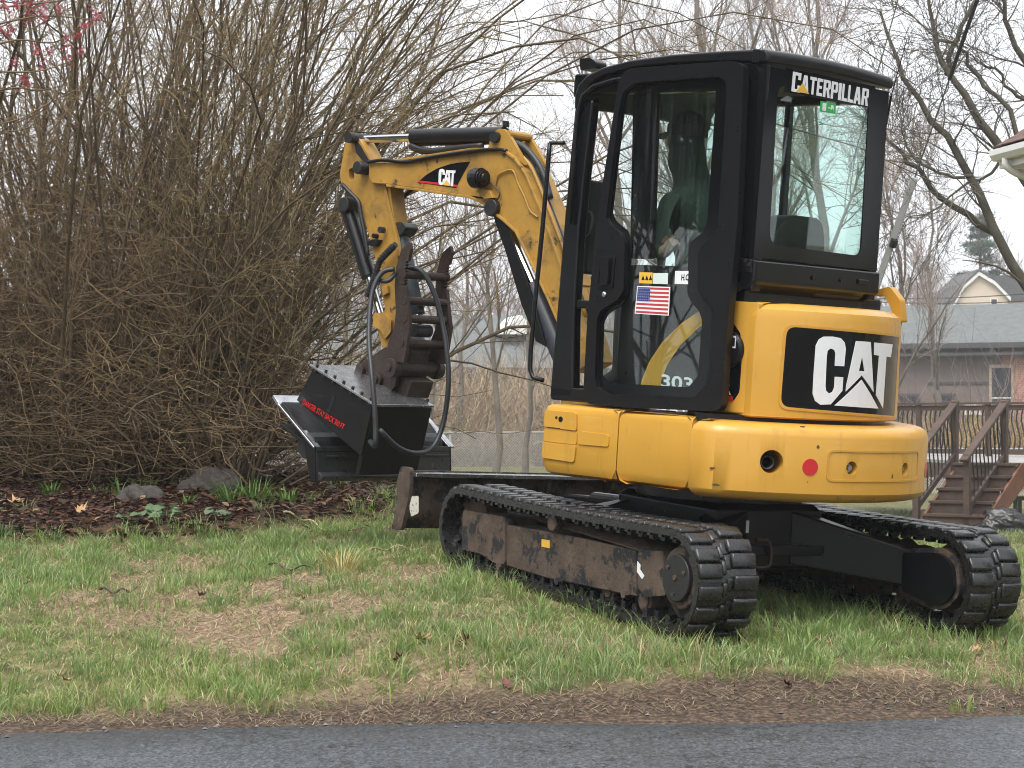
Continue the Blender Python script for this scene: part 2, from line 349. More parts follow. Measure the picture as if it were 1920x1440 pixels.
# ---------------- asphalt road
def road_mat():
    m = bpy.data.materials.new('damp_asphalt'); m.use_nodes = True; nt = m.node_tree; N = nt.nodes; L = nt.links; b = N['Principled BSDF']; tc = N.new('ShaderNodeTexCoord')
    v = N.new('ShaderNodeTexVoronoi'); v.inputs['Scale'].default_value = 95; L.new(tc.outputs['Object'], v.inputs['Vector'])
    n = N.new('ShaderNodeTexNoise'); n.inputs['Scale'].default_value = 1.3; n.inputs['Detail'].default_value = 6; L.new(tc.outputs['Object'], n.inputs['Vector'])
    r = N.new('ShaderNodeValToRGB'); r.color_ramp.elements[0].color = (.016, .018, .021, 1); r.color_ramp.elements[1].color = (.108, .118, .133, 1); r.color_ramp.elements[0].position = .05; r.color_ramp.elements[1].position = .95
    L.new(v.outputs['Color'], r.inputs[0]); m2 = N.new('ShaderNodeMix'); m2.data_type = 'RGBA'; m2.blend_type = 'MULTIPLY'; m2.inputs[0].default_value = 1
    mr = N.new('ShaderNodeMapRange'); mr.inputs[1].default_value = .3; mr.inputs[2].default_value = .7; mr.inputs[3].default_value = .8; mr.inputs[4].default_value = 1.15; L.new(n.outputs['Fac'], mr.inputs[0])
    mpg = N.new('ShaderNodeMapping'); mpg.inputs['Scale'].default_value = (60, 16, 16); L.new(tc.outputs['Object'], mpg.inputs[0])
    ng = N.new('ShaderNodeTexNoise'); ng.inputs['Scale'].default_value = 1; ng.inputs['Detail'].default_value = 4; ng.inputs['Roughness'].default_value = .75; L.new(mpg.outputs[0], ng.inputs['Vector'])
    rg_ = N.new('ShaderNodeMapRange'); rg_.inputs[1].default_value = .3; rg_.inputs[2].default_value = .7; rg_.inputs[3].default_value = .45; rg_.inputs[4].default_value = 1.55; L.new(ng.outputs['Fac'], rg_.inputs[0])
    mg = N.new('ShaderNodeMix'); mg.data_type = 'RGBA'; mg.blend_type = 'MULTIPLY'; mg.inputs[0].default_value = 1; L.new(r.outputs[0], mg.inputs[6]); L.new(rg_.outputs[0], mg.inputs[7])
    L.new(mg.outputs[2], m2.inputs[6]); L.new(mr.outputs[0], m2.inputs[7]); L.new(m2.outputs[2], b.inputs['Base Color'])
    b.inputs['Roughness'].default_value = .5
    nc = N.new('ShaderNodeTexNoise'); nc.inputs['Scale'].default_value = .55; nc.inputs['Detail'].default_value = 9; nc.inputs['Roughness'].default_value = .6; L.new(tc.outputs['Object'], nc.inputs['Vector'])
    sb_ = N.new('ShaderNodeMath'); sb_.operation = 'SUBTRACT'; sb_.inputs[1].default_value = .47; L.new(nc.outputs['Fac'], sb_.inputs[0]); ab = N.new('ShaderNodeMath'); ab.operation = 'ABSOLUTE'; L.new(sb_.outputs[0], ab.inputs[0])
    ck = N.new('ShaderNodeMapRange'); ck.inputs[1].default_value = .0012; ck.inputs[2].default_value = .0035; ck.inputs[3].default_value = .25; ck.inputs[4].default_value = 1; L.new(ab.outputs[0], ck.inputs[0])
    m3 = N.new('ShaderNodeMix'); m3.data_type = 'RGBA'; m3.blend_type = 'MULTIPLY'; m3.inputs[0].default_value = 1; L.new(m2.outputs[2], m3.inputs[6]); L.new(ck.outputs[0], m3.inputs[7]); L.new(m3.outputs[2], b.inputs['Base Color'])
    bp = N.new('ShaderNodeBump'); bp.inputs['Strength'].default_value = .8; bp.inputs['Distance'].default_value = .006; L.new(v.outputs['Distance'], bp.inputs['Height']); L.new(bp.outputs[0], b.inputs['Normal'])
    return m
rx = np.concatenate([np.linspace(-60, -4.2, 30), np.arange(-4, 4.6, .03), np.linspace(4.8, 60, 30)])
rt = np.linspace(0, 1, 24)
RX, RT = np.meshgrid(rx, rt); RY = edge_y(RX) - 7.4 * RT; RZ = np.full_like(RX, .022); RZ[0] = -.03
RZ[1:] = .022; RY[1] = RY[0] - .012
I_ = np.arange(RX.size).reshape(RX.shape); Fr = np.stack([I_[:-1, :-1], I_[1:, :-1], I_[1:, 1:], I_[:-1, 1:]], -1).reshape(-1, 4)
tag(link('road', np_mesh('road', np.stack([RX, RY, RZ], -1), Fr, None, True), road_mat()), kind='structure')
# ---------------- grass, straw, needles, leaf litter
rs = np.random.RandomState(11)
def scatter(n, y0, y1, margin=.55):
    y = np.sqrt(rs.rand(n) * (y1**2 - y0**2) + y0**2); x = (rs.rand(n) * 2 - 1) * (.226 * y + margin); return x, y
def blades(x, y, h, w, lean, colr, tipc, z=None):
    n = len(x); a = rs.rand(n) * 2 * np.pi; la = rs.rand(n) * 2 * np.pi
    z = hgt(x, y) - .004 if z is None else z
    dx, dy = np.cos(a) * w / 2, np.sin(a) * w / 2; lx, ly = np.cos(la) * lean * h, np.sin(la) * lean * h
    hh = h * np.sqrt(np.maximum(1 - np.minimum(lean, .98)**2, .02))
    V = np.empty((n, 5, 3)); V[:, 0] = np.stack([x - dx, y - dy, z], 1); V[:, 1] = np.stack([x + dx, y + dy, z], 1)
    V[:, 2] = np.stack([x - dx * .8 + lx * .35, y - dy * .8 + ly * .35, z + hh * .58], 1); V[:, 3] = np.stack([x + dx * .8 + lx * .35, y + dy * .8 + ly * .35, z + hh * .58], 1)
    V[:, 4] = np.stack([x + lx, y + ly, z + hh], 1)
    i = np.arange(n)[:, None] * 5; F = np.concatenate([i + np.array([[0, 1, 3]]), i + np.array([[0, 3, 2]]), i + np.array([[2, 3, 4]])], 0)
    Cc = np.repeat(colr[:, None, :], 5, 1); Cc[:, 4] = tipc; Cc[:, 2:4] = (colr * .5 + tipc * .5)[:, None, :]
    return V.reshape(-1, 3), F, Cc.reshape(-1, 3)
GRASS = mat('grass_blade', (0, 0, 0), rough=.40, var=.1, vscale=2, attr=True, transl=.3)
def lawn_blades():
    x, y = scatter(190000, 8.6, 17.5)
    b = baremask(x, y); s = soilmask(x, y); bd = bedmask(x, y); d = .95 * (1 - .74 * b) * (1 - .97 * s) * (1 - .95 * bd) * (.45 + .7 * fbm(x, y, 2.2, 30))
    d *= np.where(y > 13.5, .8, 1); k = rs.rand(len(x)) < d; x, y = x[k], y[k]; n = len(x)
    lush = fbm(x, y, 1.3, 31); h = (.026 + .040 * lush * rs.rand(n) + .018 * rs.rand(n)) * (.7 + .75 * sstep(.45, .75, fbm(x, y, 2.6, 32)))
    h *= 1 + .5 * sstep(11.5, 9.6, y) * sstep(.4, .6, lush)
    t = rs.rand(n)[:, None]; hue = fbm(x, y, .9, 33)[:, None]
    g1 = np.array([.125, .19, .045]); g2 = np.array([.265, .36, .11]); g3 = np.array([.18, .285, .135])
    c = g1 * (1 - t) + g2 * t; c = c * (1 - .5 * sstep(.5, .7, hue)) + g3 * .5 * sstep(.5, .7, hue)
    dry = rs.rand(n) < .25; c[dry] = np.array([.44, .37, .20]) * (.6 + .6 * rs.rand(dry.sum(), 1))
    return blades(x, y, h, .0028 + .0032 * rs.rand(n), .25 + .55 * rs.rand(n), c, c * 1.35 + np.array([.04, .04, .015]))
def clump_blades():
    cx_, cy_ = scatter(5200, 8.7, 16.5); k = rs.rand(len(cx_)) < (1 - .85 * baremask(cx_, cy_)) * (1 - .93 * soilmask(cx_, cy_)) * (1 - .97 * bedmask(cx_, cy_)) * (.25 + .9 * sstep(.35, .7, fbm(cx_, cy_, 1.3, 31))); cx_, cy_ = cx_[k], cy_[k]
    m = 26; n = len(cx_) * m; a = rs.rand(n) * 2 * np.pi; r = .045 * np.sqrt(rs.rand(n)); s = np.repeat(.6 + .9 * rs.rand(len(cx_)), m)
    x = np.repeat(cx_, m) + r * np.cos(a) * s; y = np.repeat(cy_, m) + r * np.sin(a) * s; h = (.042 + .055 * rs.rand(n)) * s; w = .0034 + .003 * rs.rand(n); z = hgt(x, y) - .004
    ln = .2 + .65 * rs.rand(n); lx, ly = np.cos(a) * ln * h, np.sin(a) * ln * h; hh = h * np.sqrt(1 - ln**2 * .9); fa = rs.rand(n) * 6.28; dx, dy = np.cos(fa) * w / 2, np.sin(fa) * w / 2
    V = np.empty((n, 5, 3)); V[:, 0] = np.stack([x - dx, y - dy, z], 1); V[:, 1] = np.stack([x + dx, y + dy, z], 1); V[:, 2] = np.stack([x - dx * .8 + lx * .3, y - dy * .8 + ly * .3, z + hh * .62], 1); V[:, 3] = np.stack([x + dx * .8 + lx * .3, y + dy * .8 + ly * .3, z + hh * .62], 1); V[:, 4] = np.stack([x + lx, y + ly, z + hh], 1)
    i = np.arange(n)[:, None] * 5; F = np.concatenate([i + np.array([[0, 1, 3]]), i + np.array([[0, 3, 2]]), i + np.array([[2, 3, 4]])], 0)
    t = rs.rand(n)[:, None]; tc = np.repeat(rs.rand(len(cx_)), m)[:, None]; c = np.array([.14, .215, .045]) * (1 - t) + np.array([.285, .38, .11]) * t; c = c * (1 - .5 * tc) + np.array([.18, .28, .14]) * .5 * tc
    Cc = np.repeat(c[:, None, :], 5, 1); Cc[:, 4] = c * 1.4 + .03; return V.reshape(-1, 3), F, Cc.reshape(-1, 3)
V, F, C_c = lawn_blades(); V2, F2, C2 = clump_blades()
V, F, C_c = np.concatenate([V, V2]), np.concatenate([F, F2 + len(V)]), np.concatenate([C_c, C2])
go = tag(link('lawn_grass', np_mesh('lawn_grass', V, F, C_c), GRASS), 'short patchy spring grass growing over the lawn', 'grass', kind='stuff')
def straw_blades():
    x, y = scatter(110000, 8.5, 16); b = baremask(x, y); s = soilmask(x, y); bd = bedmask(x, y)
    d = (.35 + .6 * b + .6 * s) * (1 - bd) * (y > edge_y(x) - .04) ; k = rs.rand(len(x)) < d; x, y = x[k], y[k]; n = len(x)
    t = rs.rand(n)[:, None]; sm = soilmask(x, y)[:, None]
    c = np.array([.20, .13, .08]) * (1 - t) + np.array([.50, .39, .24]) * t; c = c * (1 - .38 * sm) ; h = .03 + .06 * rs.rand(n)
    return blades(x, y, h, .0025 + .002 * rs.rand(n), .94 + .05 * rs.rand(n), c, c, hgt(x, y) + .002 + .008 * rs.rand(n))
V, F, C_c = straw_blades()
tag(link('dry_thatch', np_mesh('dry_thatch', V, F, C_c), mat('dry_straw', (0, 0, 0), rough=.8, attr=True, var=.1)), 'dead straw and pine needles strewn along the road edge and bare patches', 'straw', kind='stuff')
# far lawn: sparser, larger tufts keep the silhouette rough
x, y = scatter(60000, 16.5, 45, 2.0); k = bedmask(x, y) < .3; x, y = x[k], y[k]; n = len(x); t = rs.rand(n)[:, None]
c = np.array([.10, .15, .05]) * (1 - t) + np.array([.24, .25, .11]) * t
V, F, C_c = blades(x, y, .04 + .06 * rs.rand(n), .010 + .012 * rs.rand(n), .3 + .5 * rs.rand(n), c, c * 1.25)
tag(link('far_grass', np_mesh('far_grass', V, F, C_c), GRASS), 'paler grass stretching back towards the deck and chain-link fence', 'grass', kind='stuff')
# leaf litter of the planted bed
def leaf_cards(x, y, z, s, colr, curl=.35):
    n = len(x); a = rs.rand(n) * 2 * np.pi; ca, sa = np.cos(a), np.sin(a); tl = (rs.rand(n) - .5) * 1.2; cu = (.15 + curl * rs.rand(n)) * s
    base = np.array([[-1, 0], [-.35, .48], [.45, .40], [1, 0], [.45, -.40], [-.35, -.48]])
    V = np.empty((n, 6, 3))
    for i, (u, v) in enumerate(base):
        V[:, i, 0] = x + (u * ca - v * sa) * s; V[:, i, 1] = y + (u * sa + v * ca) * s; V[:, i, 2] = z + cu * (v * v * 4 + .5 * u * u) + u * tl * s * .6
    V[:, :, 2] -= V[:, :, 2].min(1)[:, None] - z[:, None]
    i = np.arange(n)[:, None] * 6; F = np.concatenate([i + np.array([[0, 4, 1]]) * 1, i + np.array([[0, 5, 4]]), i + np.array([[1, 4, 2]]), i + np.array([[2, 4, 3]])], 0)
    return V.reshape(-1, 3), F, np.repeat(colr[:, None, :], 6, 1).reshape(-1, 3)
x, y = scatter(60000, 12.5, 20, .6); k = (x < .5) & (rs.rand(len(x)) < np.maximum(bedmask(x, y), .12 * sstep(-1.4, -.9, x) * (y > 13.2) * (x < .3))); x, y = x[k], y[k]; n = len(x)
pal = np.array([[.038, .018, .013], [.070, .031, .020], [.11, .048, .027], [.18, .085, .042], [.036, .022, .018], [.25, .17, .10]]); pi = rs.choice(6, n, p=[.3, .27, .18, .1, .1, .05])
V, F, C_c = leaf_cards(x, y, hgt(x, y) + .03 * rs.rand(n), .016 + .024 * rs.rand(n), pal[pi] * (.7 + .6 * rs.rand(n, 1)))
LEAF = mat('dead_leaf', (0, 0, 0), rough=.6, attr=True, var=.2, vscale=30, transl=.15)
tag(link('leaf_litter', np_mesh('leaf_litter', V, F, C_c), LEAF), 'russet leaf litter and bark mulch under the bare shrubs', 'leaf litter', kind='stuff')
# ================================================================ bare shrubs and trees
def level(P, Rr, n_per, t_rng, ang, ln, K, rng, up=.0, wob=.12, rr=.5, rmin=.0015, bias=None, taper=.25):
    """children branching off the polylines P; returns child polylines and radii"""
    N, Kp, _ = P.shape; n = N * n_per; pi = np.repeat(np.arange(N), n_per); t = rng.uniform(*t_rng, n); f = t * (Kp - 1); i = np.minimum(f.astype(int), Kp - 2); w = (f - i)[:, None]
    p0 = P[pi, i] * (1 - w) + P[pi, i + 1] * w; r0 = Rr[pi, i] * (1 - w[:, 0]) + Rr[pi, i + 1] * w[:, 0]
    T = P[pi, i + 1] - P[pi, i]; T /= np.linalg.norm(T, axis=1, keepdims=True) + 1e-9
    v = rng.normal(size=(n, 3)); v -= T * (v * T).sum(1, keepdims=True); v /= np.linalg.norm(v, axis=1, keepdims=True) + 1e-9
    a = rng.uniform(*ang, n)[:, None]; d = T * np.cos(a) + v * np.sin(a); d[:, 2] += up
    if bias is not None: d += np.asarray(bias)
    d /= np.linalg.norm(d, axis=1, keepdims=True)
    L = rng.uniform(*ln, n) * (1.15 - .55 * t); out = np.empty((n, K, 3)); out[:, 0] = p0; st = (L / (K - 1))[:, None]
    for k in range(1, K):
        d = d + rng.normal(scale=wob, size=(n, 3)); d[:, 2] += up * .15; d /= np.linalg.norm(d, axis=1, keepdims=True); out[:, k] = out[:, k - 1] + d * st
    rb = np.maximum(r0 * rr * rng.uniform(.6, 1.1, n), rmin)
    return out, np.maximum(rb[:, None] * np.linspace(1, taper, K)[None, :], rmin * .7)
def stems(base, n, L, r, tilt, K, rng, foot=.2, lean=(0, 0), wob=.05, curve=.25, droop=0.0):
    a = rng.uniform(0, 2 * np.pi, n); ti = np.abs(rng.normal(0, tilt, n)); d = np.stack([np.cos(a) * np.sin(ti) + lean[0], np.sin(a) * np.sin(ti) + lean[1], np.cos(ti)], 1)
    out = np.empty((n, K, 3)); fr = foot * np.sqrt(rng.rand(n)); out[:, 0] = np.stack([base[0] + fr * np.cos(a), base[1] + fr * np.sin(a), np.full(n, base[2])], 1)
    Ls = rng.uniform(.7, 1.1, n) * L
    for k in range(1, K):
        d = d + rng.normal(scale=wob, size=(n, 3)); d[:, :2] *= 1 + curve / K; d[:, 2] -= droop * (k / K)**2; d[:, 2] = np.maximum(d[:, 2], .12 if droop == 0 else -.5); d /= np.linalg.norm(d, axis=1, keepdims=True); out[:, k] = out[:, k - 1] + d * (Ls / (K - 1))[:, None]
    rb = rng.uniform(.5, 1.2, n) * r
    return out, rb[:, None] * np.linspace(1, .28, K)[None, :]
BARK = mat('shrub_bark', (.105, .078, .046), rough=.85, var=.4, vscale=9, bump=.4, bscale=50, spots=[((.20, .165, .09), .56, 7, .12)])
TWIG = mat('shrub_twig', (.25, .185, .082), rough=.8, var=.45, vscale=1.7)
TWIGD = mat('shrub_twig_dark', (.158, .108, .056), rough=.8, var=.4, vscale=2.0)
def ghit(px, py):
    r = ray(px, py); t = 8.0
    for _ in range(200):
        q = C0 + r * t
        if q[2] <= float(hgt(q[0], q[1])): break
        t *= 1.006
    return q
def shrub(base, n, L, r, tilt, lean, seed, label, nb=14, nt=9, tw=TWIG, lowtangle=850, group='bare shrubs in the planted bed', wob=.13, blen=(.5, 1.5), name='bare_shrub'):
    rng = np.random.RandomState(seed); root = empty(name, (base[0], base[1], base[2])); o = np.array(base, float)
    S, rS = stems((0, 0, -.03), n, L, r, tilt, 11, rng, .28, lean, wob, droop=max(0, lean[0] - .05) * 1.6)
    B, rB = level(S, rS, nb, (.12, .97), (.3, 1.0), blen, 7, rng, .06, .17, .5, .0028)
    T, rT = level(B, rB, nt, (.15, 1), (.35, 1.1), (.12, .48), 5, rng, .05, .22, .6, .0018)
    v, f = tubes(S, rS, 6); link('stems', np_mesh('stems', v, f, None, True), BARK, root)
    v, f = tubes(B, rB, 4); tag(link('branches', np_mesh('branches', v, f, None, True), BARK if tw is TWIG else TWIGD, root), kind='stuff')
    v, f = tubes(T, rT, 3); tag(link('twigs', np_mesh('twigs', v, f), tw, root), kind='stuff')
    if lowtangle:
        K = 8; a = rng.uniform(0, 2 * np.pi, lowtangle); rr = .85 * np.sqrt(rng.rand(lowtangle)); p = np.stack([rr * np.cos(a), rr * np.sin(a), rng.uniform(.05, 1.0, lowtangle) * rng.uniform(.4, 2.6, lowtangle)], 1); d = rng.normal(size=(lowtangle, 3)); d[:, 2] *= .5; d /= np.linalg.norm(d, axis=1, keepdims=True)
        out = np.empty((lowtangle, K, 3)); out[:, 0] = p; st = rng.uniform(.05, .15, lowtangle)[:, None]
        for k in range(1, K): d = d + rng.normal(scale=.30, size=d.shape); d /= np.linalg.norm(d, axis=1, keepdims=True); out[:, k] = out[:, k - 1] + d * st
        fl_ = rng.uniform(0, 1, (lowtangle, 1))**2 * .45; out[:, :, 2] = np.maximum(np.where(out[:, :, 2] < fl_, fl_ + .5 * (fl_ - out[:, :, 2]), out[:, :, 2]), .015)
        v, f = tubes(out, np.linspace(.0036, .0016, K)[None, :], 3); tag(link('tangle', np_mesh('tangle', v, f), TWIGD, root), kind='stuff')
    tag(root, label, 'shrub', group); return root
SH = [  # px of the foot, distance, stems, height, tilt, lean, label
    (20, 16.2, 30, 4.6, .24, (-.02, 0), 'bare brown shrub at the far left edge of the picture', TWIGD),
    (95, 17.0, 30, 4.8, .24, (.02, 0), 'bare shrub second from the left edge, behind the leaf litter', TWIG),
    (160, 15.8, 30, 4.3, .26, (.04, 0), 'bare shrub rising from the deepest russet litter', TWIGD),
    (225, 16.7, 32, 4.9, .24, (.08, 0), 'bare shrub behind the low rock left of the green weeds', TWIG),
    (285, 15.8, 32, 4.4, .26, (.13, 0), 'bare twiggy shrub right behind the green-leaved weeds', TWIG),
    (335, 16.6, 32, 5.0, .24, (.18, .02), 'tall bare shrub between the two mossy rocks', TWIG),
    (365, 15.7, 30, 5.0, .24, (.28, 0), 'bare olive-twigged shrub behind the largest rock', TWIG),
    (405, 16.4, 26, 5.8, .20, (.38, -.02), 'bare shrub with stems leaning right towards the boom', TWIG),
    (120, 18.4, 26, 5.4, .26, (.05, 0), 'taller dark shrub at the back of the bed on the left', TWIGD),
    (300, 18.6, 26, 5.4, .26, (.16, 0), 'taller dark shrub at the back of the bed in its middle', TWIGD)]
for i, (px, D, n, L, ti, ln, lb, tw) in enumerate(SH):
    x = (px - 960) / FPX * D; shrub((x, D, float(hgt(x, D))), round(n * .72), L * 1.12, .018, ti, ln, 40 + i, lb, tw=tw)
# outermost slender clump beside the mulching head
x, D = (462 - 960) / FPX * 15.3, 15.3
shrub((x, D, float(hgt(x, D))), 9, 2.3, .011, .40, (.30, -.02), 77, 'small slender bush at the right end of the bed beside the mulching head', 9, 6, TWIG, 40, 'bare shrubs in the planted bed')
x, D = (420 - 960) / FPX * 15.4, 15.4
shrub((x, D, float(hgt(x, D))), 6, 3.9, .014, .16, (.20, -.26), 79, 'nearest leaning shrub whose twigs cross in front of the boom tip', 12, 7, TWIG, 60)
# ---------------- generic bare tree
def tree(name, label, base, Ht, r, seed, n1=10, n2=8, n3=6, barkm=None, twm=None, lean=(0, 0), group=None, fork=.25, n4=0, spread=(.35, .9), rmin=.004, up=.12, cat='tree', l1=.42, parent=None, wob=.05, sides=6):
    rng = np.random.RandomState(seed); root = empty(name, tuple(base))
    K = 10; t = np.linspace(0, 1, K); P = np.zeros((1, K, 3)); P[0, :, 2] = t * Ht
    P[0, :, :2] += np.cumsum(rng.normal(scale=.012 * Ht, size=(K, 2)), 0) + t[:, None] * np.array(lean) * Ht; P[0, 0, :2] = 0
    rr = (r * (1 - .86 * t) + r * .35 * np.exp(-t * 14))[None, :]
    A, rA = level(P, rr, n1, (fork, .97), spread, (.5 * l1 * Ht, l1 * Ht), 8, rng, up, wob + .04, .62, rmin)
    B, rB = level(A, rA, n2, (.2, 1), (.3, .8), (.2 * l1 * Ht, .5 * l1 * Ht), 6, rng, up * .8, wob + .05, .55, rmin)
    C, rC = level(B, rB, n3, (.15, 1), (.3, .85), (.1 * l1 * Ht, .28 * l1 * Ht), 4, rng, up * .6, wob + .07, .55, rmin * .8)
    v, f = tubes(P, rr, 10); link('trunk', np_mesh('trunk', v, f, None, True), barkm, root)
    v, f = joinVF([tubes(A, rA, sides), tubes(B, rB, 4)]); link('limbs', np_mesh('limbs', v, f, None, True), barkm, root)
    parts = [tubes(C, rC, 3)]
    if n4:
        D_, rD = level(C, rC, n4, (.2, 1), (.3, .9), (.04 * l1 * Ht, .13 * l1 * Ht), 3, rng, up * .5, .12, .6, rmin * .7); parts.append(tubes(D_, rD, 3))
    v, f = joinVF(parts); tag(link('crown', np_mesh('crown', v, f), twm, root), kind='stuff')
    tag(root, label, cat, group); return root
TB = mat('grey_tree_bark', (.15, .13, .11), rough=.9, var=.35, vscale=5, bump=.4, bscale=18)
TT = mat('grey_tree_twig', (.24, .20, .175), rough=.85, var=.3, vscale=.8)
TTP = mat('pinkish_bud_twig', (.31, .235, .21), rough=.85, var=.3, vscale=.5)
TBD = mat('mossy_dark_bark', (.085, .078, .058), rough=.9, var=.4, vscale=4, bump=.4, bscale=15, spots=[((.12, .125, .075), .58, 3, .12)])
TTD = mat('dark_twig', (.13, .112, .094), rough=.85, var=.3, vscale=1)
def gpt(px, D): x = (px - 960) / FPX * D; return (x, D, float(hgt(x, D)) - .05)
MID = [(655, 46, 6.5, .09, 'bare grey tree left of the mulching head hose, nearest the shrub stems', TB, TT, 0), (925, 44, 7.2, .07, 'slim bare tree standing upright between stick and boom cylinder', TB, TT, 1),
       (560, 52, 9, .09, 'bare tree half hidden behind the leaning shrub stems', TB, TT, 2), (790, 62, 9.5, .09, 'bare tree behind the toothed thumb of the excavator', TB, TTP, 3), (985, 56, 7, .075, 'bare tree directly left of the black grab bar', TB, TTP, 4),
       (860, 74, 11, .10, 'pinkish bare tree farther back beneath the boom', TB, TTP, 5), (720, 78, 9, .09, 'pinkish bare tree farther back behind the yellow stick', TB, TTP, 6)]
for px, D, h_, r_, lb, bm_, tm_, sd_ in MID: tree('bare_tree', lb, gpt(px, D), h_, r_, 200 + sd_, 11, 8, 6, bm_, tm_, group='bare trees beyond the lawn', rmin=.006, n4=0, up=.2)
# trees whose crowns stand over the cab roof
for px, D, h_, sd_, lb in ((1200, 52, 12.0, 1, 'bare tree whose fine crown shows above the front of the cab roof'), (1350, 47, 13.0, 2, 'bare tree whose fine crown shows above the middle of the cab roof'), (1560, 55, 14.5, 3, 'bare tree whose fine crown shows above the rear corner of the cab'), (1450, 66, 15, 5, 'tall bare tree standing farthest behind the cab')):
    tree('bare_tree', lb, gpt(px, D), h_, .17, 230 + sd_, 13, 9, 7, TB, TTP if sd_ in (1, 3) else TT, group='bare trees behind the cab', rmin=.0065, n4=3, up=.22, spread=(.25, .75), fork=.2)

# trees beyond the picture's edges; they show only as reflections in the cab's glass and paint
for x, y, h_, r_, sd_, lb in ((-9.5, 9.3, 13, .26, 1, 'thick bare tree left of the picture, mirrored in the cab door glass'), (-12.5, 11.5, 14, .24, 2, 'bare tree farther left behind the bed, outside the picture'), (-15, 7.6, 14, .28, 3, 'bare roadside tree at left outside the picture'), (-8.2, 12.6, 11, .2, 4, 'bare tree at the left end of the bed outside the picture'), (14, 14.5, 13, .24, 5, 'bare tree right of the picture behind the neighbouring house'), (17, 9.5, 12, .24, 6, 'bare roadside tree right of the picture')):
    tree('bare_tree', lb, (x, y, float(hgt(x, y)) - .05), h_, r_, 260 + sd_, 12, 8, 6, TBD, TTD, group='trees outside the picture', rmin=.012, up=.2)
def added_wood():
    rng = np.random.RandomState(19); n = 260; a = rng.uniform(.55, 2 * math.pi - .55, n); D = rng.uniform(38, 62, n); H_ = rng.uniform(10, 17, n)
    P = np.zeros((n, 6, 3))
    for k in range(6): P[:, k] = np.stack([np.sin(a) * D + rng.normal(scale=.15, size=n), np.cos(a) * D, -.5 + H_ * k / 5], 1)
    rr = np.linspace(.24, .06, 6)[None, :].repeat(n, 0)
    A, rA = level(P, rr, 9, (.15, .98), (.3, .8), (2.0, 5.0), 4, rng, .25, .12, .6, .05); B, rB = level(A, rA, 6, (.2, 1), (.3, .9), (.9, 2.6), 3, rng, .2, .14, .7, .045)
    v, f = joinVF([tubes(P, rr, 5), tubes(A, rA, 3), tubes(B, rB, 3)]); tag(link('added_wood', np_mesh('added_wood', v, f), TTD), 'unseen leafless wood added around the clearing to darken reflections', 'wood', kind='stuff')
added_wood()  # ring of trees added out of view so the paint mirrors darker surroundings

for px, D, h_, sd_, lb in ((1690, 62, 9.5, 1, 'bare tree right behind the grey wire guard'), (1765, 74, 10.5, 2, 'bare tree left of the distant pine')):
    tree('bare_tree', lb, gpt(px, D), h_, .12, 290 + sd_, 11, 8, 6, TB, TTP if sd_ % 2 else TT, group='bare trees beyond the deck', rmin=.008, n4=2, up=.2)
# ================================================================ buildings and yard behind
ROOFG = mat('grey_shingle_roof', (.12, .13, .13), rough=.9, var=.25, vscale=3, bump=.4, bscale=20)
ROOFD = mat('dark_shingle_roof', (.085, .085, .085), rough=.9, var=.3, vscale=3)
FASC = mat('dark_fascia', (.05, .05, .05), rough=.7)
SIDING = mat('taupe_siding', (.145, .115, .105), rough=.8, var=.15, vscale=1.2)
CREAM = mat('cream_siding', (.60, .50, .40), rough=.7, var=.06, vscale=2)
TRIMW = mat('white_trim', (.72, .72, .70), rough=.5, var=.05)
PANE = mat('dark_window_pane', (.03, .035, .04), rough=.1, var=.2)
STONE = mat('beige_stone_trim', (.38, .30, .23), rough=.8, var=.15)
def brick_mat():
    m = bpy.data.materials.new('red_brickwork'); m.use_nodes = True; nt = m.node_tree; N = nt.nodes; L = nt.links; b = N['Principled BSDF']
    tc = N.new('ShaderNodeTexCoord'); mp = N.new('ShaderNodeMapping'); mp.inputs['Rotation'].default_value = (math.pi / 2, 0, 0); k = N.new('ShaderNodeTexBrick'); k.inputs['Scale'].default_value = 3.2
    k.inputs['Color1'].default_value = (.30, .105, .07, 1); k.inputs['Color2'].default_value = (.40, .16, .11, 1); k.inputs['Mortar'].default_value = (.42, .34, .29, 1); k.inputs['Mortar Size'].default_value = .03
    L.new(tc.outputs['Object'], mp.inputs[0]); L.new(mp.outputs[0], k.inputs['Vector']); L.new(k.outputs['Color'], b.inputs['Base Color']); b.inputs['Roughness'].default_value = .9; return m
BRICK = brick_mat()
def frame_at(px, D, dpx, dD):
    """local frame: origin on the ground under px at distance D, x axis towards (px+dpx, D+dD)"""
    x0 = (px - 960) / FPX * D; x1 = (px + dpx - 960) / FPX * (D + dD); v = Vector((x1 - x0, dD, 0)); L = v.length; v.normalize()
    m = Matrix(((v.x, -v.y, 0, x0), (v.y, v.x, 0, D), (0, 0, 1, 0), (0, 0, 0, 1))); return m, L
def zat(py, D): return CAM_H + (HORIZON - py) * D / FPX
# brick building on the right: gable roof slope faces us
D = 105
m, L = frame_at(1560, D, 620, -6); m[2][3] = -.5; bb_ = empty('brick_building', mw=m); ze = zat(648, D) + .5; zr = zat(583, D + 5) + .5
def bp(mb, n, mt, par=bb_, **k): return mb.build(n, mt, par, **k)
bp(MB().box((0, 0, 0), (L, 10, ze)), 'wall', SIDING)
bp(MB().box((L * .53, -.06, 0), (L, -.004, ze - .35)), 'brick_wall', BRICK)
rf_ = bp(MB().prism([[(-.7, ze - .15), (5, zr), (10.7, ze - .15), (10.7, ze), (5, zr + .18), (-.7, ze)]], lambda u, v, d: (d, u, v), -.5, L + .5), 'roof', ROOFG)
bp(MB().box((-.5, -.78, ze - .22), (L + .5, -.70, ze + .02)), 'eave_fascia', FASC, rf_)
bp(MB().box((-.5, -.70, ze - .55), (L + .5, -.02, ze - .42)), 'soffit', FASC, rf_)
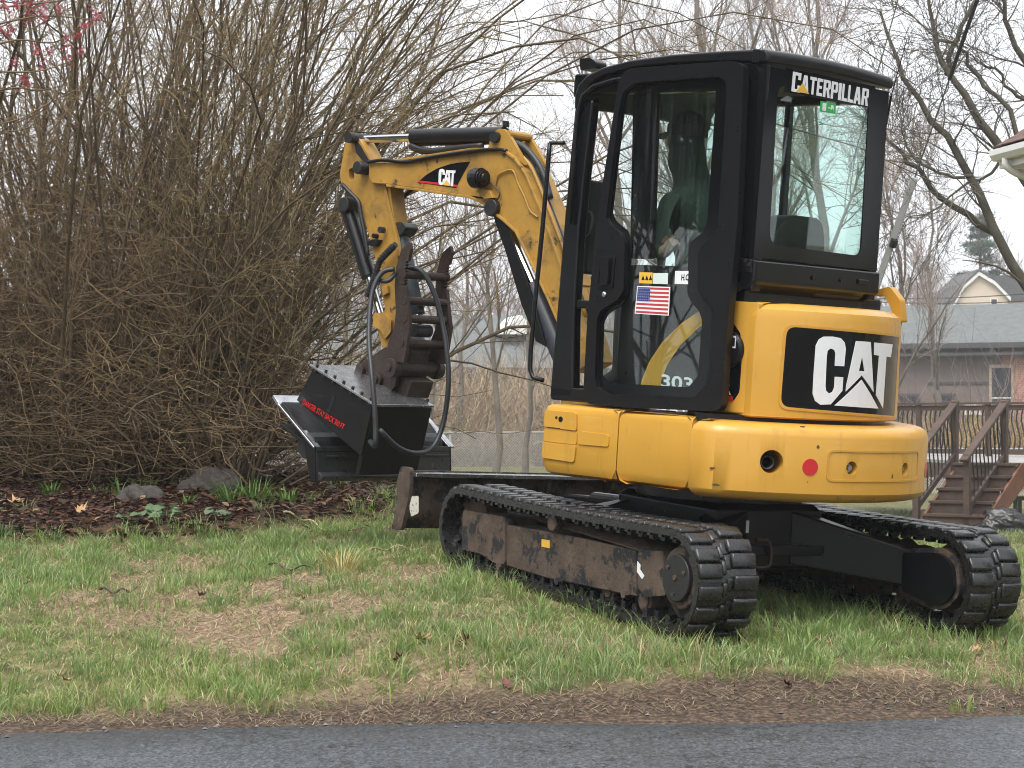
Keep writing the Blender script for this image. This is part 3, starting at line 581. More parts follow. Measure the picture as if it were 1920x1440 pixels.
wpx = (1865 - 1560) / 620 * L; wn_ = bp(MB().box((wpx, -.12, 1.1), (wpx + 1.1, -.08, ze - .95)), 'window', STONE)
bp(MB().box((wpx + .12, -.14, 1.2), (wpx + .98, -.125, ze - 1.1)), 'pane', PANE, wn_); bp(MB().box((wpx + .1, -.145, ze * .52), (wpx + 1.0, -.142, ze * .52 + .05)), 'glazing_bar', TRIMW, wn_)
s0 = (1818 - 1560) / 620 * L; sg_ = bp(MB().box((s0, -.06, 1.95), (s0 + .75, -.03, 2.4)), 'notice_board', TRIMW)
for k in range(3): bp(MB().box((s0 + .08 + .2 * k, -.07, 2.02 + .05 * k), (s0 + .2 + .2 * k, -.062, 2.3)), 'notice_figure', FASC, sg_)
bp(MB().box((L * .30, -.05, 3.3), (L * .53, -.01, 3.42)), 'band', FASC)
for k in range(3):
    x_ = L * (.10 + .11 * k); w2 = bp(MB().box((x_, -.05, 1.5), (x_ + 1.0, -.01, 2.9)), 'window', FASC); bp(MB().box((x_ + .1, -.07, 1.6), (x_ + .9, -.055, 2.8)), 'pane', PANE, w2)
dv = bp(MB().tube([(L * .50, -.2, ze - .5), (L * .50, -.2, ze - .05)], .08, 8), 'vent_pipe', TRIMW)
tag(bb_, 'long low brick building with grey shingle roof behind the deck', 'building')
# low grey-roofed building seen under the boom
D = 112
m, L = frame_at(500, D, 640, 4); m[2][3] = -.4; lb_ = empty('low_building', mw=m); ze = zat(688, D) + .4; zr = zat(592, D + 6) + .4
bp(MB().box((0, 0, 0), (L, 12, ze)), 'wall', SIDING, lb_)
rf_ = bp(MB().prism([[(-.7, ze - .15), (6, zr), (12.7, ze - .15), (12.7, ze), (6, zr + .18), (-.7, ze)]], lambda u, v, d: (d, u, v), -.5, L + .5), 'roof', ROOFG, lb_)
bp(MB().box((-.5, -.80, ze - .25), (L + .5, -.70, ze + .02)), 'eave_fascia', FASC, rf_)
for k in range(6):
    x_ = 1.2 + 2.6 * k; w2 = bp(MB().box((x_, -.06, 1.1), (x_ + 1.1, -.01, 2.2)), 'window', TRIMW, lb_); bp(MB().box((x_ + .1, -.08, 1.2), (x_ + 1.0, -.065, 2.1)), 'pane', PANE, w2)
bp(MB().prism([[(0, 0), (2.2, 0), (1.1, 1.0)]], lambda u, v, d: (L * .70 + u, 3 + d, zr - 1.0 + v), -1.2, 2), 'gable', TRIMW, rf_)
tag(lb_, 'low grey-roofed building seen beneath the boom through bare trees', 'building')
# cream gambrel house
D = 150
m, L = frame_at(1788, D, 104, 0); m[2][3] = zat(590, D) - 3; gh = empty('cream_house', mw=m); W = L
def gz(py): return zat(py, D) - (zat(590, D) - 3)
gp = [(W * .02, 0), (W * .98, 0), (W * .98, gz(557)), (W * .74, gz(528)), (W * .45, gz(511)), (W * .19, gz(535)), (W * .02, gz(566))]
bp(MB().prism([gp], XZ, 0, 8), 'wall', CREAM, gh)
gr = gp[2:]; rfo = [(W * 1.02, gz(556)), (W * .74, gz(526)), (W * .45, gz(508)), (W * .18, gz(533)), (.0, gz(567))]
rfi = [(a, b + .14) for a, b in rfo[::-1]]
rg_ = bp(MB().prism([rfo + rfi], XZ, -.35, 8.4), 'roof', ROOFD, gh); bp(MB().prism([[(a, b - .04) for a, b in rfo] + [(a, b - .30) for a, b in rfo[::-1]]], XZ, -.30, -.08), 'barge_board', TRIMW, rg_)
bp(MB().prism([[(W * .5, gz(513)), (W * 1.75, gz(516)), (W * 1.9, gz(562)), (W * .97, gz(562))]], XZ, 1, 8), 'main_roof', ROOFD, gh); bp(MB().box((W * .97, 1.2, 0), (W * 1.85, 7.8, gz(562))), 'side_wing', CREAM, gh)
w2 = bp(MB().box((W * .66, -.08, gz(580)), (W * .80, -.02, gz(560))), 'window', TRIMW, gh); bp(MB().box((W * .68, -.1, gz(579)), (W * .78, -.085, gz(561))), 'pane', PANE, w2)
tag(gh, 'cream gabled house with dark roof far behind the brick building', 'house')
# ---------------- eave of the neighbouring house at the right edge
SHG = mat('red_brown_shingle', (.14, .082, .068), rough=.9, var=.45, vscale=7, bump=.3)
_e = np.array([.22, -.975, 0]); _r = np.array([.975, .22, 0])           # eave runs towards the street, roof rises to the right
m = Matrix(((_r[0], _e[0], 0, 0), (_r[1], _e[1], 0, 0), (0, 0, 1, 0), (0, 0, 0, 1))); p_ = WP(1876, 288, 24.0)
for k in range(3): m[k][3] = p_[k]
hv = empty('neighbour_house', mw=m); sl_ = R(30); LE = 9.0             # local x: up the slope, y: along the eave, z: up
rfp = bp(MB().prism([[(-.05, .05), (5, .05 + 5.05 * math.tan(sl_)), (5, .0 + 5.05 * math.tan(sl_)), (-.05, .0)]], lambda u, v, d: (u, d, v), 0, LE), 'roof', SHG, hv)
bp(MB().box((.0, -.02, -.16), (.03, LE, .045)), 'fascia', TRIMW, hv); bp(MB().box((.03, 0, -.16), (.42, LE, -.13)), 'soffit', TRIMW, hv)
bp(MB().prism([[(-.12, .03), (-.12, -.03), (-.08, -.085), (-.003, -.085), (-.003, .03), (-.015, .03), (-.015, -.07), (-.075, -.07), (-.108, -.025), (-.108, .03)]], lambda u, v, d: (u, d, v), -.02, LE), 'gutter', TRIMW, hv, bevel=.003)
bp(MB().prism([[(.0, -.16), (.0, .045), (5, .04 + 5.0 * math.tan(sl_)), (5, -.18 + 5.0 * math.tan(sl_))]], lambda u, v, d: (u, d, v), -.03, -.004), 'barge_board', TRIMW, hv)
bp(MB().tube(curve_pts([(-.06, .25, -.08), (-.05, .25, -.16), (.08, .25, -.24), (.36, .25, -.34), (.40, .25, -.5), (.40, .25, -4.0)], 18), .038, 10), 'downspout', TRIMW, hv, smooth=True)
bp(MB().box((.46, .15, -4.6), (9, LE, -.14)), 'wall', CREAM, hv)
sd_me = MB().prism([[(.0, 0), (-.022, .004), (-.022, .012), (-.004, .165), (.0, .165)]], lambda u, v, d: (u, d, v), .16, LE).mesh('siding_board'); sd_me.materials.append(CREAM)
for k in range(26): o = link('siding_board', sd_me, None, hv); o.location = (.459, 0, -4.5 + .165 * k)
nw = bp(MB().box((.425, 3.2, -2.4), (.45, 4.3, -.9)), 'window', TRIMW, hv); bp(MB().box((.418, 3.3, -2.3), (.424, 4.2, -1.0)), 'pane', PANE, nw)
sh_me = MB().box((0, 0, 0), (.17, .155, .012)).mesh('shingle'); sh_me.materials.append(SHG); rng = random.Random(3)
for r_ in range(7):
    for c_ in range(10):
        o = link('shingle', sh_me, None, rfp); o.matrix_local = Matrix.Translation((-.06 + r_ * .14 * math.cos(sl_), c_ * .16 + (.08 if r_ % 2 else 0), .062 + r_ * .14 * math.sin(sl_) + rng.random() * .008)) @ Matrix.Rotation(-sl_, 4, 'Y')
tag(hv, 'corner of a house with red-brown shingles and white gutter at the right edge', 'house')
# ---------------- chain-link fence
GALV = mat('galvanised_wire', (.46, .46, .46), rough=.5, metal=.3, var=.2)
fpts = [(380, 66), (844, 70), (1030, 71), (1400, 66), (1700, 58), (1800, 56), (2000, 54)]
Pf = [Vector(((px - 960) / FPX * d_, d_, float(hgt((px - 960) / FPX * d_, d_)))) for px, d_ in fpts]
fe = empty('chain_link_fence', tuple(Pf[0])); FH = 1.12
segs = []; tot_ = 0
for a, b in zip(Pf[:-1], Pf[1:]):
    n = max(1, round((b - a).length / 3.0))
    for k in range(n): segs.append((a.lerp(b, k / n) - Pf[0], a.lerp(b, (k + 1) / n) - Pf[0]))
for a, b in segs:
    MB().tube([a, a + Vector((0, 0, FH + .06))], .03, 8).build('fence_post', GALV, fe)
    MB().tube([a + Vector((0, 0, FH)), b + Vector((0, 0, FH))], .02, 6).build('top_rail', GALV, fe)
WV = []
for a, b in segs:
    L = (b - a).length; st = .085; u = -FH
    while u < L:
        for dirn in (1, -1):
            p = [];
            for v in (0, FH):
                x = u + (v if dirn > 0 else FH - v); p.append((x, v))
            (x0, v0), (x1, v1) = p
            if x0 > x1: (x0, v0), (x1, v1) = (x1, v1), (x0, v0)
            if x1 <= 0 or x0 >= L: continue
            c0, c1 = max(x0, 0), min(x1, L); g = lambda x: v0 + (v1 - v0) * (x - x0) / (x1 - x0)
            pa = a.lerp(b, c0 / L) + Vector((0, 0, g(c0))); pb = a.lerp(b, c1 / L) + Vector((0, 0, g(c1))); WV.append([pa[:], pb[:]])
        u += st
v, f = tubes(np.array(WV), .0058, 3); tag(link('wire_mesh', np_mesh('wire_mesh', v, f), GALV, fe), kind='stuff')
tag(fe, 'galvanised chain-link fence crossing behind the machine', 'fence')
# ---------------- dry brush behind the fence
BR = mat('dry_brush_stalk', (0, 0, 0), rough=.85, attr=True, var=.15, vscale=.5)
def brush(name, label, pxr, Dr, n, hr, pal, seed, w=.014):
    rng = np.random.RandomState(seed); D = rng.uniform(*Dr, n); px = rng.uniform(*pxr, n); x = (px - 960) / FPX * D; z = hgt(x, D)
    cl = fbm(x, D, .35, seed); h = rng.uniform(*hr, n) * (.35 + 1.1 * cl); K = 4; d = rng.normal(scale=.65, size=(n, 3)); d[:, 2] = 1; d /= np.linalg.norm(d, axis=1, keepdims=True)
    P = np.empty((n, K, 3)); P[:, 0] = np.stack([x, D, z], 1)
    for k in range(1, K): d = d + rng.normal(scale=.42, size=d.shape); d /= np.linalg.norm(d, axis=1, keepdims=True); P[:, k] = P[:, k - 1] + d * (h / (K - 1))[:, None]
    v, f = tubes(P, np.linspace(w, w * .4, K)[None, :], 3); pal = np.array(pal); c = pal[rng.randint(len(pal), size=n)] * rng.uniform(.7, 1.3, (n, 1)); c = np.repeat(c, K * 3, 0)
    tag(link(name, np_mesh(name, v, f, c), BR), label, 'brush', kind='stuff')
brush('dry_brush', 'tall straw-coloured brush behind the fence under the boom', (380, 1150), (73, 95), 34000, (1.0, 4.4), [(.38, .30, .185), (.30, .215, .155), (.25, .21, .15), (.40, .325, .19), (.30, .20, .16)], 61)
brush('hedge_brush', 'tangled yellow-brown brush in front of the brick building', (1500, 2000), (62, 92), 20000, (.6, 2.3), [(.40, .28, .11), (.24, .15, .09), (.36, .27, .10), (.15, .10, .075)], 62)
brush('reddish_saplings', 'thin reddish saplings in front of the grey roof', (1640, 2000), (70, 90), 420, (2.5, 6.0), [(.19, .125, .11), (.14, .10, .085)], 63, .012)
brush('low_thicket', 'pinkish brown thicket beside the chain-link fence at left', (380, 640), (71, 84), 9000, (.7, 2.6), [(.26, .16, .125), (.20, .125, .10), (.36, .25, .17)], 64)
# ---------------- far wood (one mass) and evergreen
def far_wood():
    rng = np.random.RandomState(9); n = 240; px = rng.uniform(300, 2080, n); D = rng.uniform(165, 230, n); parts = []
    P = np.zeros((n, 6, 3)); x = (px - 960) / FPX * D; H_ = rng.uniform(9, 15, n)
    for k in range(6): P[:, k] = np.stack([x + rng.normal(scale=.15, size=n), D, -.5 + H_ * k / 5], 1)
    rr = np.linspace(.16, .04, 6)[None, :].repeat(n, 0)
    A, rA = level(P, rr, 9, (.25, .98), (.3, .8), (2.0, 5.0), 5, rng, .25, .12, .6, .03)
    B, rB = level(A, rA, 7, (.2, 1), (.3, .9), (.8, 2.4), 4, rng, .2, .14, .6, .02)
    C, rC = level(B, rB, 4, (.2, 1), (.3, .9), (.4, 1.2), 3, rng, .15, .14, .6, .015)
    v, f = joinVF([tubes(P, rr, 5), tubes(A, rA, 3), tubes(B, rB, 3), tubes(C, rC, 3)])
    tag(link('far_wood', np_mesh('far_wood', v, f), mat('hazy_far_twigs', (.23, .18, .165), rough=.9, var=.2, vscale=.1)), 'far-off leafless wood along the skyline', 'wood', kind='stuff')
far_wood()
def evergreen(px, D, Ht, seed, label, x=None, n_=16000, big=1.0):
    rng = np.random.RandomState(seed); x = (px - 960) / FPX * D if x is None else x; root = empty('pine_tree', (x, D, -.5))
    link('trunk', np_mesh('trunk', *tubes(np.array([[[0, 0, 0], [.05, 0, Ht * .5], [0, 0, Ht]]]), np.array([[.25, .16, .04]]), 8), None, True), TBD, root)
    n = 70; z = rng.uniform(.25, .97, n) * Ht; a = rng.rand(n) * 6.28; l = (1 - z / Ht) * Ht * .28 * rng.uniform(.6, 1.2, n) + .4; K = 5; P = np.zeros((n, K, 3))
    for k in range(K): t = k / (K - 1); P[:, k] = np.stack([np.cos(a) * l * t, np.sin(a) * l * t, z + l * (.12 * t + .15 * t * t)], 1)
    link('limbs', np_mesh('limbs', *tubes(P, np.linspace(.05, .015, K)[None, :], 4)), TBD, root)
    m_ = n_; i = rng.randint(n, size=m_); t = rng.uniform(.3, 1.02, m_)[:, None]; c = P[i, 0] * (1 - t) + P[i, -1] * t + rng.normal(scale=(.28, .28, .12), size=(m_, 3)); d = rng.normal(size=(m_, 3)); d[:, 2] = np.abs(d[:, 2]) + .3; d /= np.linalg.norm(d, axis=1, keepdims=True); s = rng.normal(size=(m_, 3)) * .03 * big
    V = np.stack([c - s, c + s, c + d * rng.uniform(.15, .38, (m_, 1)) * (1 + .5 * (big - 1))], 1).reshape(-1, 3); F = np.arange(m_ * 3).reshape(-1, 3)
    tag(link('crown', np_mesh('crown', V, F), mat('pine_needles', (.055, .085, .055), rough=.7, var=.4, vscale=.6), root), kind='stuff')
    tag(root, label, 'pine tree'); return root
evergreen(1838, 160, 16.5, 5, 'dark green pine standing beyond the cream house')
for k, (x_, y_, h_, lb_2) in enumerate(((-17, 8.5, 15, 'unseen pine added at left to darken reflections, nearest the road'), (-19, 12.5, 16, 'unseen pine added at left to darken reflections, behind the bed'), (-15.5, 5.0, 14, 'unseen pine added at left to darken reflections, across the road'), (-22, 3.0, 16, 'outermost unseen pine added at left to darken reflections'), (21, 15, 15, 'unseen pine added at right to darken reflections, beyond the neighbouring house'), (19, 12, 14, 'smaller unseen pine added at right to darken reflections, by the house'))):
    evergreen(0, y_, h_, 50 + k, lb_2, x=x_, n_=9000, big=3.0)  # pines added out of view to darken what glass and black paint reflect
# ---------------- deck with stairs
WD = mat('brown_stained_wood', (.075, .048, .036), rough=.75, var=.3, vscale=6, bump=.25, bscale=30)
WDR = mat('red_brown_stringer', (.19, .085, .050), rough=.75, var=.25, vscale=6, bump=.25, bscale=30)
WDG = mat('greyed_deck_board', (.30, .28, .27), rough=.8, var=.25, vscale=4)
IRON = mat('black_iron', (.012, .012, .012), rough=.5)
D0 = 33.5; Og = WP(1716, 986, D0); dk = empty('wooden_deck', tuple(Og)); u_ = np.array([.57, .82, 0]); v_ = np.array([.82, -.57, 0]); zz = np.array([0, 0, 1.0])
def S3(u, v, z): return tuple(u_ * u + v_ * v + zz * z)
def obox(u0, u1, v0, v1, z0, z1):
    q = [S3(u, v, z) for z in (z0, z1) for u, v in ((u0, v0), (u1, v0), (u1, v1), (u0, v1))]
    return MB().add(q, [(3, 2, 1, 0), (4, 5, 6, 7), (0, 1, 5, 4), (1, 2, 6, 5), (2, 3, 7, 6), (3, 0, 4, 7)])
RISE, RUN, WID = .182, .275, 1.08; NS = 5
for k in range(NS):
    obox(k * RUN - .03, (k + 1) * RUN, .10, WID + .02, (k + 1) * RISE - .035, (k + 1) * RISE).build('tread', WD, dk)
    obox(k * RUN, k * RUN + .02, .12, WID, k * RISE, (k + 1) * RISE - .036).build('riser', WD, dk)
for v in (.09, WID):
    q = [S3(a, v + b, z) for b in (0, .04) for a, z in ((-.02, 0), (.30, 0), (NS * RUN + .1, NS * RISE - .30), (NS * RUN + .1, NS * RISE), (NS * RUN - .05, NS * RISE), (-.02, .12))]
    MB().add(q, [(0, 1, 2, 3, 4, 5), (11, 10, 9, 8, 7, 6)] + [(i, (i + 1) % 6, 6 + (i + 1) % 6, 6 + i) for i in range(6)]).build('stringer', WDR, dk)
RH_ = .92; FL = NS * RISE
for v in (.0, .80):
    obox(.0, .09, v - .045, v + .045, 0, RISE + RH_ - .05).build('newel_post', WD, dk)
    obox(NS * RUN, NS * RUN + .09, v - .045, v + .045, 0, FL + RH_).build('newel_post', WD, dk)
    a, b = np.array(S3(-.10, v, RISE * .6 + RH_ - .07)), np.array(S3(NS * RUN + .08, v, FL + RH_)); MB().beam(a, b, .12, .04).build('hand_rail', WD, dk)
    a, b = np.array(S3(.05, v, RISE * .9 + .1)), np.array(S3(NS * RUN + .05, v, FL + .12)); MB().beam(a, b, .05, .08).build('bottom_rail', WD, dk)
    for k in range(10):
        t = (k + .7) / 10.6; u = .05 + NS * RUN * t; z0 = RISE * .9 + .1 + (FL - RISE * .9) * t; z1 = z0 + RH_ - .16
        pts = [S3(u + .035 * math.sin((z - z0) / (z1 - z0) * 6.28), v, z) for z in np.linspace(z0, z1, 8)]; MB().tube(pts, .012, 5).build('baluster', IRON, dk)
# deck platform: long low front, railing runs across the view
ra = WP(1600, 772, 43) - Og; rb = WP(1822, 766, 35.0) - Og; rc_ = WP(1960, 762, 35) - Og
def at_z(p, z): return np.array([p[0], p[1], z])
def railrun(p, q, gate=None):
    p, q = at_z(p, 0), at_z(q, 0); L = np.linalg.norm(q - p); d = (q - p) / L
    MB().beam(p + zz * (FL + RH_ + .02), q + zz * (FL + RH_ + .02), .14, .04).build('rail_cap', WD, dk)
    MB().beam(p + zz * (FL + RH_ - .06), q + zz * (FL + RH_ - .06), .04, .09).build('top_rail', WD, dk)
    MB().beam(p + zz * (FL + .08), q + zz * (FL + .08), .04, .09).build('bottom_rail', WD, dk)
    n = int(L / 1.7) + 1
    for k in range(n + 1): c = p + d * (L * k / n); MB().beam(c - zz * .0, c + zz * (FL + RH_), .09, .09, (0, 1, 0)).build('rail_post', WD, dk)
    nb = int(L / .105)
    for k in range(nb):
        c = p + d * (L * (k + .5) / nb); z0, z1 = FL + .1, FL + RH_ - .06
        pts = [c + d * (.04 * math.sin((z - z0) / (z1 - z0) * 6.28)) + zz * z for z in np.linspace(z0, z1, 8)]; MB().tube(pts, .014, 5).build('baluster', IRON, dk)
railrun(ra, WP(1990, 762, 39.5) - Og)
back = np.array([.6, 5.0, 0])
pq = [at_z(ra, FL), at_z(rb, FL), at_z(np.array(S3(NS * RUN + .05, WID + .1, 0)), FL), at_z(rc_ + np.array([1.5, -.6, 0]), FL), at_z(rc_ + np.array([2, 5, 0]), FL), at_z(ra + back, FL)]
MB().add([p for p in pq] + [p - zz * .04 for p in pq], [tuple(range(6)), tuple(range(11, 5, -1))] + [(i, 6 + i, 6 + (i + 1) % 6, (i + 1) % 6) for i in range(6)]).build('deck_floor', WDG, dk)
for p, q in ((pq[0], pq[1]), (pq[1], pq[2]), (pq[2], pq[3])): MB().beam(p - zz * .17, q - zz * .17, .05, .24).build('rim_joist', WD, dk)
tag(dk, 'brown wooden deck with stairs and wavy iron balusters behind the excavator', 'deck')
# ---------------- refuse bag by the stairs, paving behind
def lump(name, label, cat, c, s, m_, seed, amp=.25, sub=4, squash=.0, group=None, freq=2.0):
    bm = bmesh.new(); bmesh.ops.create_icosphere(bm, subdivisions=sub, radius=1); rg = np.random.RandomState(seed); o = rg.rand(3) * 50
    for v in bm.verts:
        p = np.array(v.co); q = p * freq + o; n = float(fbm(q[0] + q[2] * .7, q[1] - q[2] * .6, 1.0, seed)) - .5; n2 = float(fbm(q[0] * 4 + q[2], q[1] * 4, 1.0, seed + 1)) - .5
        k = 1 + amp * 2 * n + amp * .5 * n2; v.co = (p[0] * s[0] * k, p[1] * s[1] * k, max(p[2], -.55) * s[2] * k + s[2] * .45)
    me = bpy.data.meshes.new(name); bm.to_mesh(me); bm.free(); o_ = link(name, me, m_, smooth=True); o_.location = c; tag(o_, label, cat, group); return o_
bag = mat('black_plastic_bag', (.012, .012, .013), rough=.3, var=.3, vscale=10, bump=.35, bscale=9)
q = WP(1878, 990, 33); lump('garbage_bag', 'black plastic sheet bundle lying beside the deck stairs', 'bag', (q[0], q[1], q[2] - .08), (.40, .26, .22), bag, 5, .42, 5, freq=1.9)
bench = empty('patio_bench', tuple(WP(1912, 985, 36))); WTB = mat('weathered_grey_bench', (.34, .36, .36), rough=.7, var=.15)
bp(MB().box((-.10, -.2, .40), (.9, .25, .45)), 'seat', WTB, bench, bevel=.005); bp(MB().box((-.06, -.16, 0), (.0, -.1, .40)), 'leg', WTB, bench); bp(MB().box((-.06, .15, 0), (.0, .21, .40)), 'leg', WTB, bench); bp(MB().box((.80, -.16, 0), (.86, -.1, .40)), 'leg', WTB, bench); bp(MB().box((.80, .15, 0), (.86, .21, .40)), 'leg', WTB, bench)
tag(bench, 'weathered grey bench under the deck at the right edge', 'bench')
# ---------------- guy wire with its guard, overhead wires
g0, g1 = np.array(WP(1625, 590, 27)), np.array(WP(1832, 0, 25.0)); gd_ = (g1 - g0); gw = empty('guy_wire', tuple(g0 - np.array([0, 0, 0])))
low = -gd_ * ((g0[2] - float(hgt(g0[0], g0[1]))) / gd_[2])
MB().tube([tuple(low), tuple(gd_ * 1.6)], .010, 6).build('wire', mat('steel_strand', (.12, .12, .12), rough=.5, metal=.6), gw)
ga = gd_ * .0; gb_ = gd_ * .455
MB().tube([tuple(low * .9), tuple(gb_)], .050, 4).build('guard', mat('grey_plastic_guard', (.42, .43, .45), rough=.55, var=.1), gw)
cpt = gd_ * .24 + np.array([.01, -.06, 0]); MB().tube([tuple(cpt - gd_ * .012), tuple(cpt + gd_ * .012)], .045, 8).build('clamp', IRON, gw)
MB().tube([tuple(gd_ * .76), tuple(gd_ * 1.6)], .024, 6).build('strain_sleeve', IRON, gw)
tag(gw, 'steel guy wire with grey plastic guard slanting up beside the cab', 'guy wire')
def wire(a, b, sag, r, label, n=20):
    a, b = np.array(a), np.array(b); pts = [tuple(a + (b - a) * t - np.array([0, 0, sag * 4 * t * (1 - t)])) for t in np.linspace(0, 1, n)]
    o = MB().tube(pts, r, 5).build('overhead_wire', IRON, None); tag(o, label, 'wire', 'overhead wires'); return o
wire(WP(1600, 300, 40), WP(1720, -130, 39), 0, .012, 'thin wire rising steeply behind the cab rear corner')
wire(WP(1640, 560, 90), WP(1990, 545, 84), .1, .018, 'overhead wire crossing in front of the cream house, upper one')
wire(WP(1640, 566, 90), WP(1990, 561, 84), .1, .018, 'overhead wire crossing in front of the cream house, lower one')
# ---------------- big limbs of the tree at the right
def limb_tree():
    D = 27.0; rng = np.random.RandomState(4); base = np.array(WP(2060, 900, D)); root = empty('maple_tree', (base[0], base[1], float(hgt(base[0], base[1]))))
    o = np.array(root.location)
    L_ = [([(2075, 1000), (2040, 760), (1975, 600), (1915, 520), (1860, 430), (1822, 330), (1770, 260), (1740, 205), (1700, 150), (1668, 90), (1650, 20)], .115, .02),
          ([(1862, 435), (1790, 390), (1730, 330), (1690, 290), (1660, 262), (1620, 200)], .062, .015),
          ([(2040, 760), (2000, 520), (1935, 350), (1880, 290), (1820, 200), (1775, 130), (1752, 60), (1742, -40)], .12, .022),
          ([(1775, 140), (1800, 60), (1832, -10), (1850, -60)], .05, .012),
          ([(2030, 700), (2010, 350), (1975, 160), (1930, 130), (1893, 60), (1870, -20)], .10, .03),
          ([(1935, 350), (1890, 210), (1830, 140), (1800, 90), (1760, 70), (1690, 20)], .05, .01),
          ([(1880, 290), (1850, 330), (1800, 350), (1740, 400), (1680, 420)], .03, .007),
          ([(1975, 160), (1920, 190), (1860, 130), (1810, 100)], .045, .01),
          ([(1822, 330), (1780, 330), (1720, 300), (1690, 240), (1675, 190)], .03, .008)]
    Ps = []; Rs = []
    for k, (px, r0, r1) in enumerate(L_):
        pts = np.array(curve_pts([WP(x, y, D + .35 * math.sin(k * 2.1)) for x, y in px], 15)) - o; pts[1:-1] += rng.normal(scale=.02, size=pts[1:-1].shape); Ps.append(pts); Rs.append(np.linspace(r0, r1, 16) * .72)
    P = np.array(Ps); rr = np.array(Rs)
    v, f = tubes(P[:1] * 1, rr[:1], 10); link('trunk', np_mesh('trunk', v, f, None, True), TBD, root)
    v, f = tubes(P[1:], rr[1:], 8); link('limbs', np_mesh('limbs', v, f, None, True), TBD, root)
    A, rA = level(P, rr, 16, (.25, 1), (.4, 1.1), (.5, 1.7), 7, rng, .05, .16, .35, .006)
    B, rB = level(A, rA, 7, (.15, 1), (.35, 1.0), (.25, .8), 5, rng, .04, .16, .6, .0042)
    C, rC = level(B, rB, 3, (.2, 1), (.4, 1.0), (.1, .32), 4, rng, .04, .16, .6, .0035)
    v, f = joinVF([tubes(A, rA, 4), tubes(B, rB, 3), tubes(C, rC, 3)]); tag(link('crown', np_mesh('crown', v, f), TTD, root), kind='stuff')
    tag(root, 'large bare maple with dark crossing limbs at the upper right', 'tree')
limb_tree()
# ================================================================ the excavator
YEL = mat('machine_yellow_paint', (.565, .298, .038), rough=.40, var=.07, vscale=3, coat=.2, streak=[((.22, .13, .04), .56, .45, (14, 14, 1.1)), ((.62, .42, .16), .60, .5, (3, 3, 30)), ((.12, .085, .05), .66, .7, (50, 50, 9))], rvar=.08, bump=.04, bscale=25, spots=[((.50, .29, .05), .66, 2.6, .14), ((.06, .045, .03), .755, 26, .03)])
YELW = mat('weathered_yellow_paint', (.39, .215, .036), rough=.5, var=.2, vscale=7, coat=.08, rvar=.1, spots=[((.15, .092, .03), .51, 5, .2), ((.03, .024, .018), .60, 13, .08)])
BLK = mat('gloss_black_paint', (.006, .0062, .0072), rough=.15, var=.2, vscale=4, coat=.0, spec=.42, rvar=.03)
BLKM = mat('satin_black_paint', (.0065, .0066, .0078), rough=.30, var=.25, vscale=9, rvar=.03, spec=.36)
RUB = mat('black_rubber', (.016, .016, .0165), rough=.27, var=.3, vscale=12, rvar=.12, bump=.14, bscale=60, spec=.6, spots=[((.060, .052, .043), .62, 7, .14)])
HOSE = mat('hydraulic_hose', (.022, .024, .028), rough=.45, var=.2)
MUD = mat('muddy_steel', (.085, .060, .044), rough=.8, var=.45, vscale=9, bump=.5, bscale=40, spots=[((.014, .0145, .017), .50, 8, .06), ((.09, .062, .045), .56, 22, .06), ((.15, .108, .078), .63, 30, .06)])
RUST = mat('rusty_brown_steel', (.032, .0195, .015), rough=.55, var=.35, vscale=18, bump=.35, bscale=60, rvar=.15, spots=[((.08, .045, .028), .63, 22, .08)])
DIRT = mat('packed_dirt', (.085, .058, .042), rough=.95, var=.35, vscale=20, bump=.8, bscale=45)
STEEL = mat('dark_steel', (.045, .045, .048), rough=.4, metal=.6, var=.25, vscale=14, rvar=.15)
CHROME = mat('chromed_rod', (.72, .73, .75), rough=.12, metal=1.0, var=.05)
BOLT = mat('bolt_steel', (.42, .40, .36), rough=.35, metal=.9, var=.2)
SHEEN = mat('sky_sheen_steel', (.42, .42, .43), rough=.22, metal=.9, var=.25, vscale=14, rvar=.1)  # pale metal colour stands in for the sky's sheen on the blade flange
MULCH = mat('mulcher_black_steel', (.006, .006, .0068), rough=.48, var=.3, vscale=10, rvar=.1, spec=.3, bump=.05, bscale=40, streak=[((.05, .042, .034), .58, .6, (6, 6, 6)), ((.09, .08, .07), .64, .7, (4, 4, 60))])
WHT = mat('white_decal', (.78, .79, .80), rough=.35, var=.04, vscale=20)
RED = mat('red_decal', (.52, .02, .025), rough=.35, var=.08)
REDP = mat('red_warning_letters', (.55, .012, .012), rough=.45, var=.15, vscale=30)
BLKD = mat('black_decal', (.0045, .005, .0062), rough=.10, var=.15, spec=.40)
ORA = mat('yellow_decal', (.75, .45, .06), rough=.4, var=.06)
GRND = mat('green_decal', (.03, .42, .09), rough=.4, var=.1)
FLAGB = mat('flag_blue', (.03, .05, .20), rough=.4, var=.1)
FLAGR = mat('flag_red', (.48, .05, .06), rough=.4, var=.1)
CLR = glass('cab_glass_clear', (.90, .95, .935), streak=.035)
CLRR = glass('cab_glass_rear', (.885, .965, .94), streak=.03)
DARKIN = mat('cab_interior_plastic', (.022, .024, .024), rough=.6, var=.2)
LINER = mat('cab_roof_liner', (.30, .20, .15), rough=.8, var=.1)
SEATM = mat('seat_vinyl', (.012, .014, .014), rough=.55, var=.2, bump=.1)

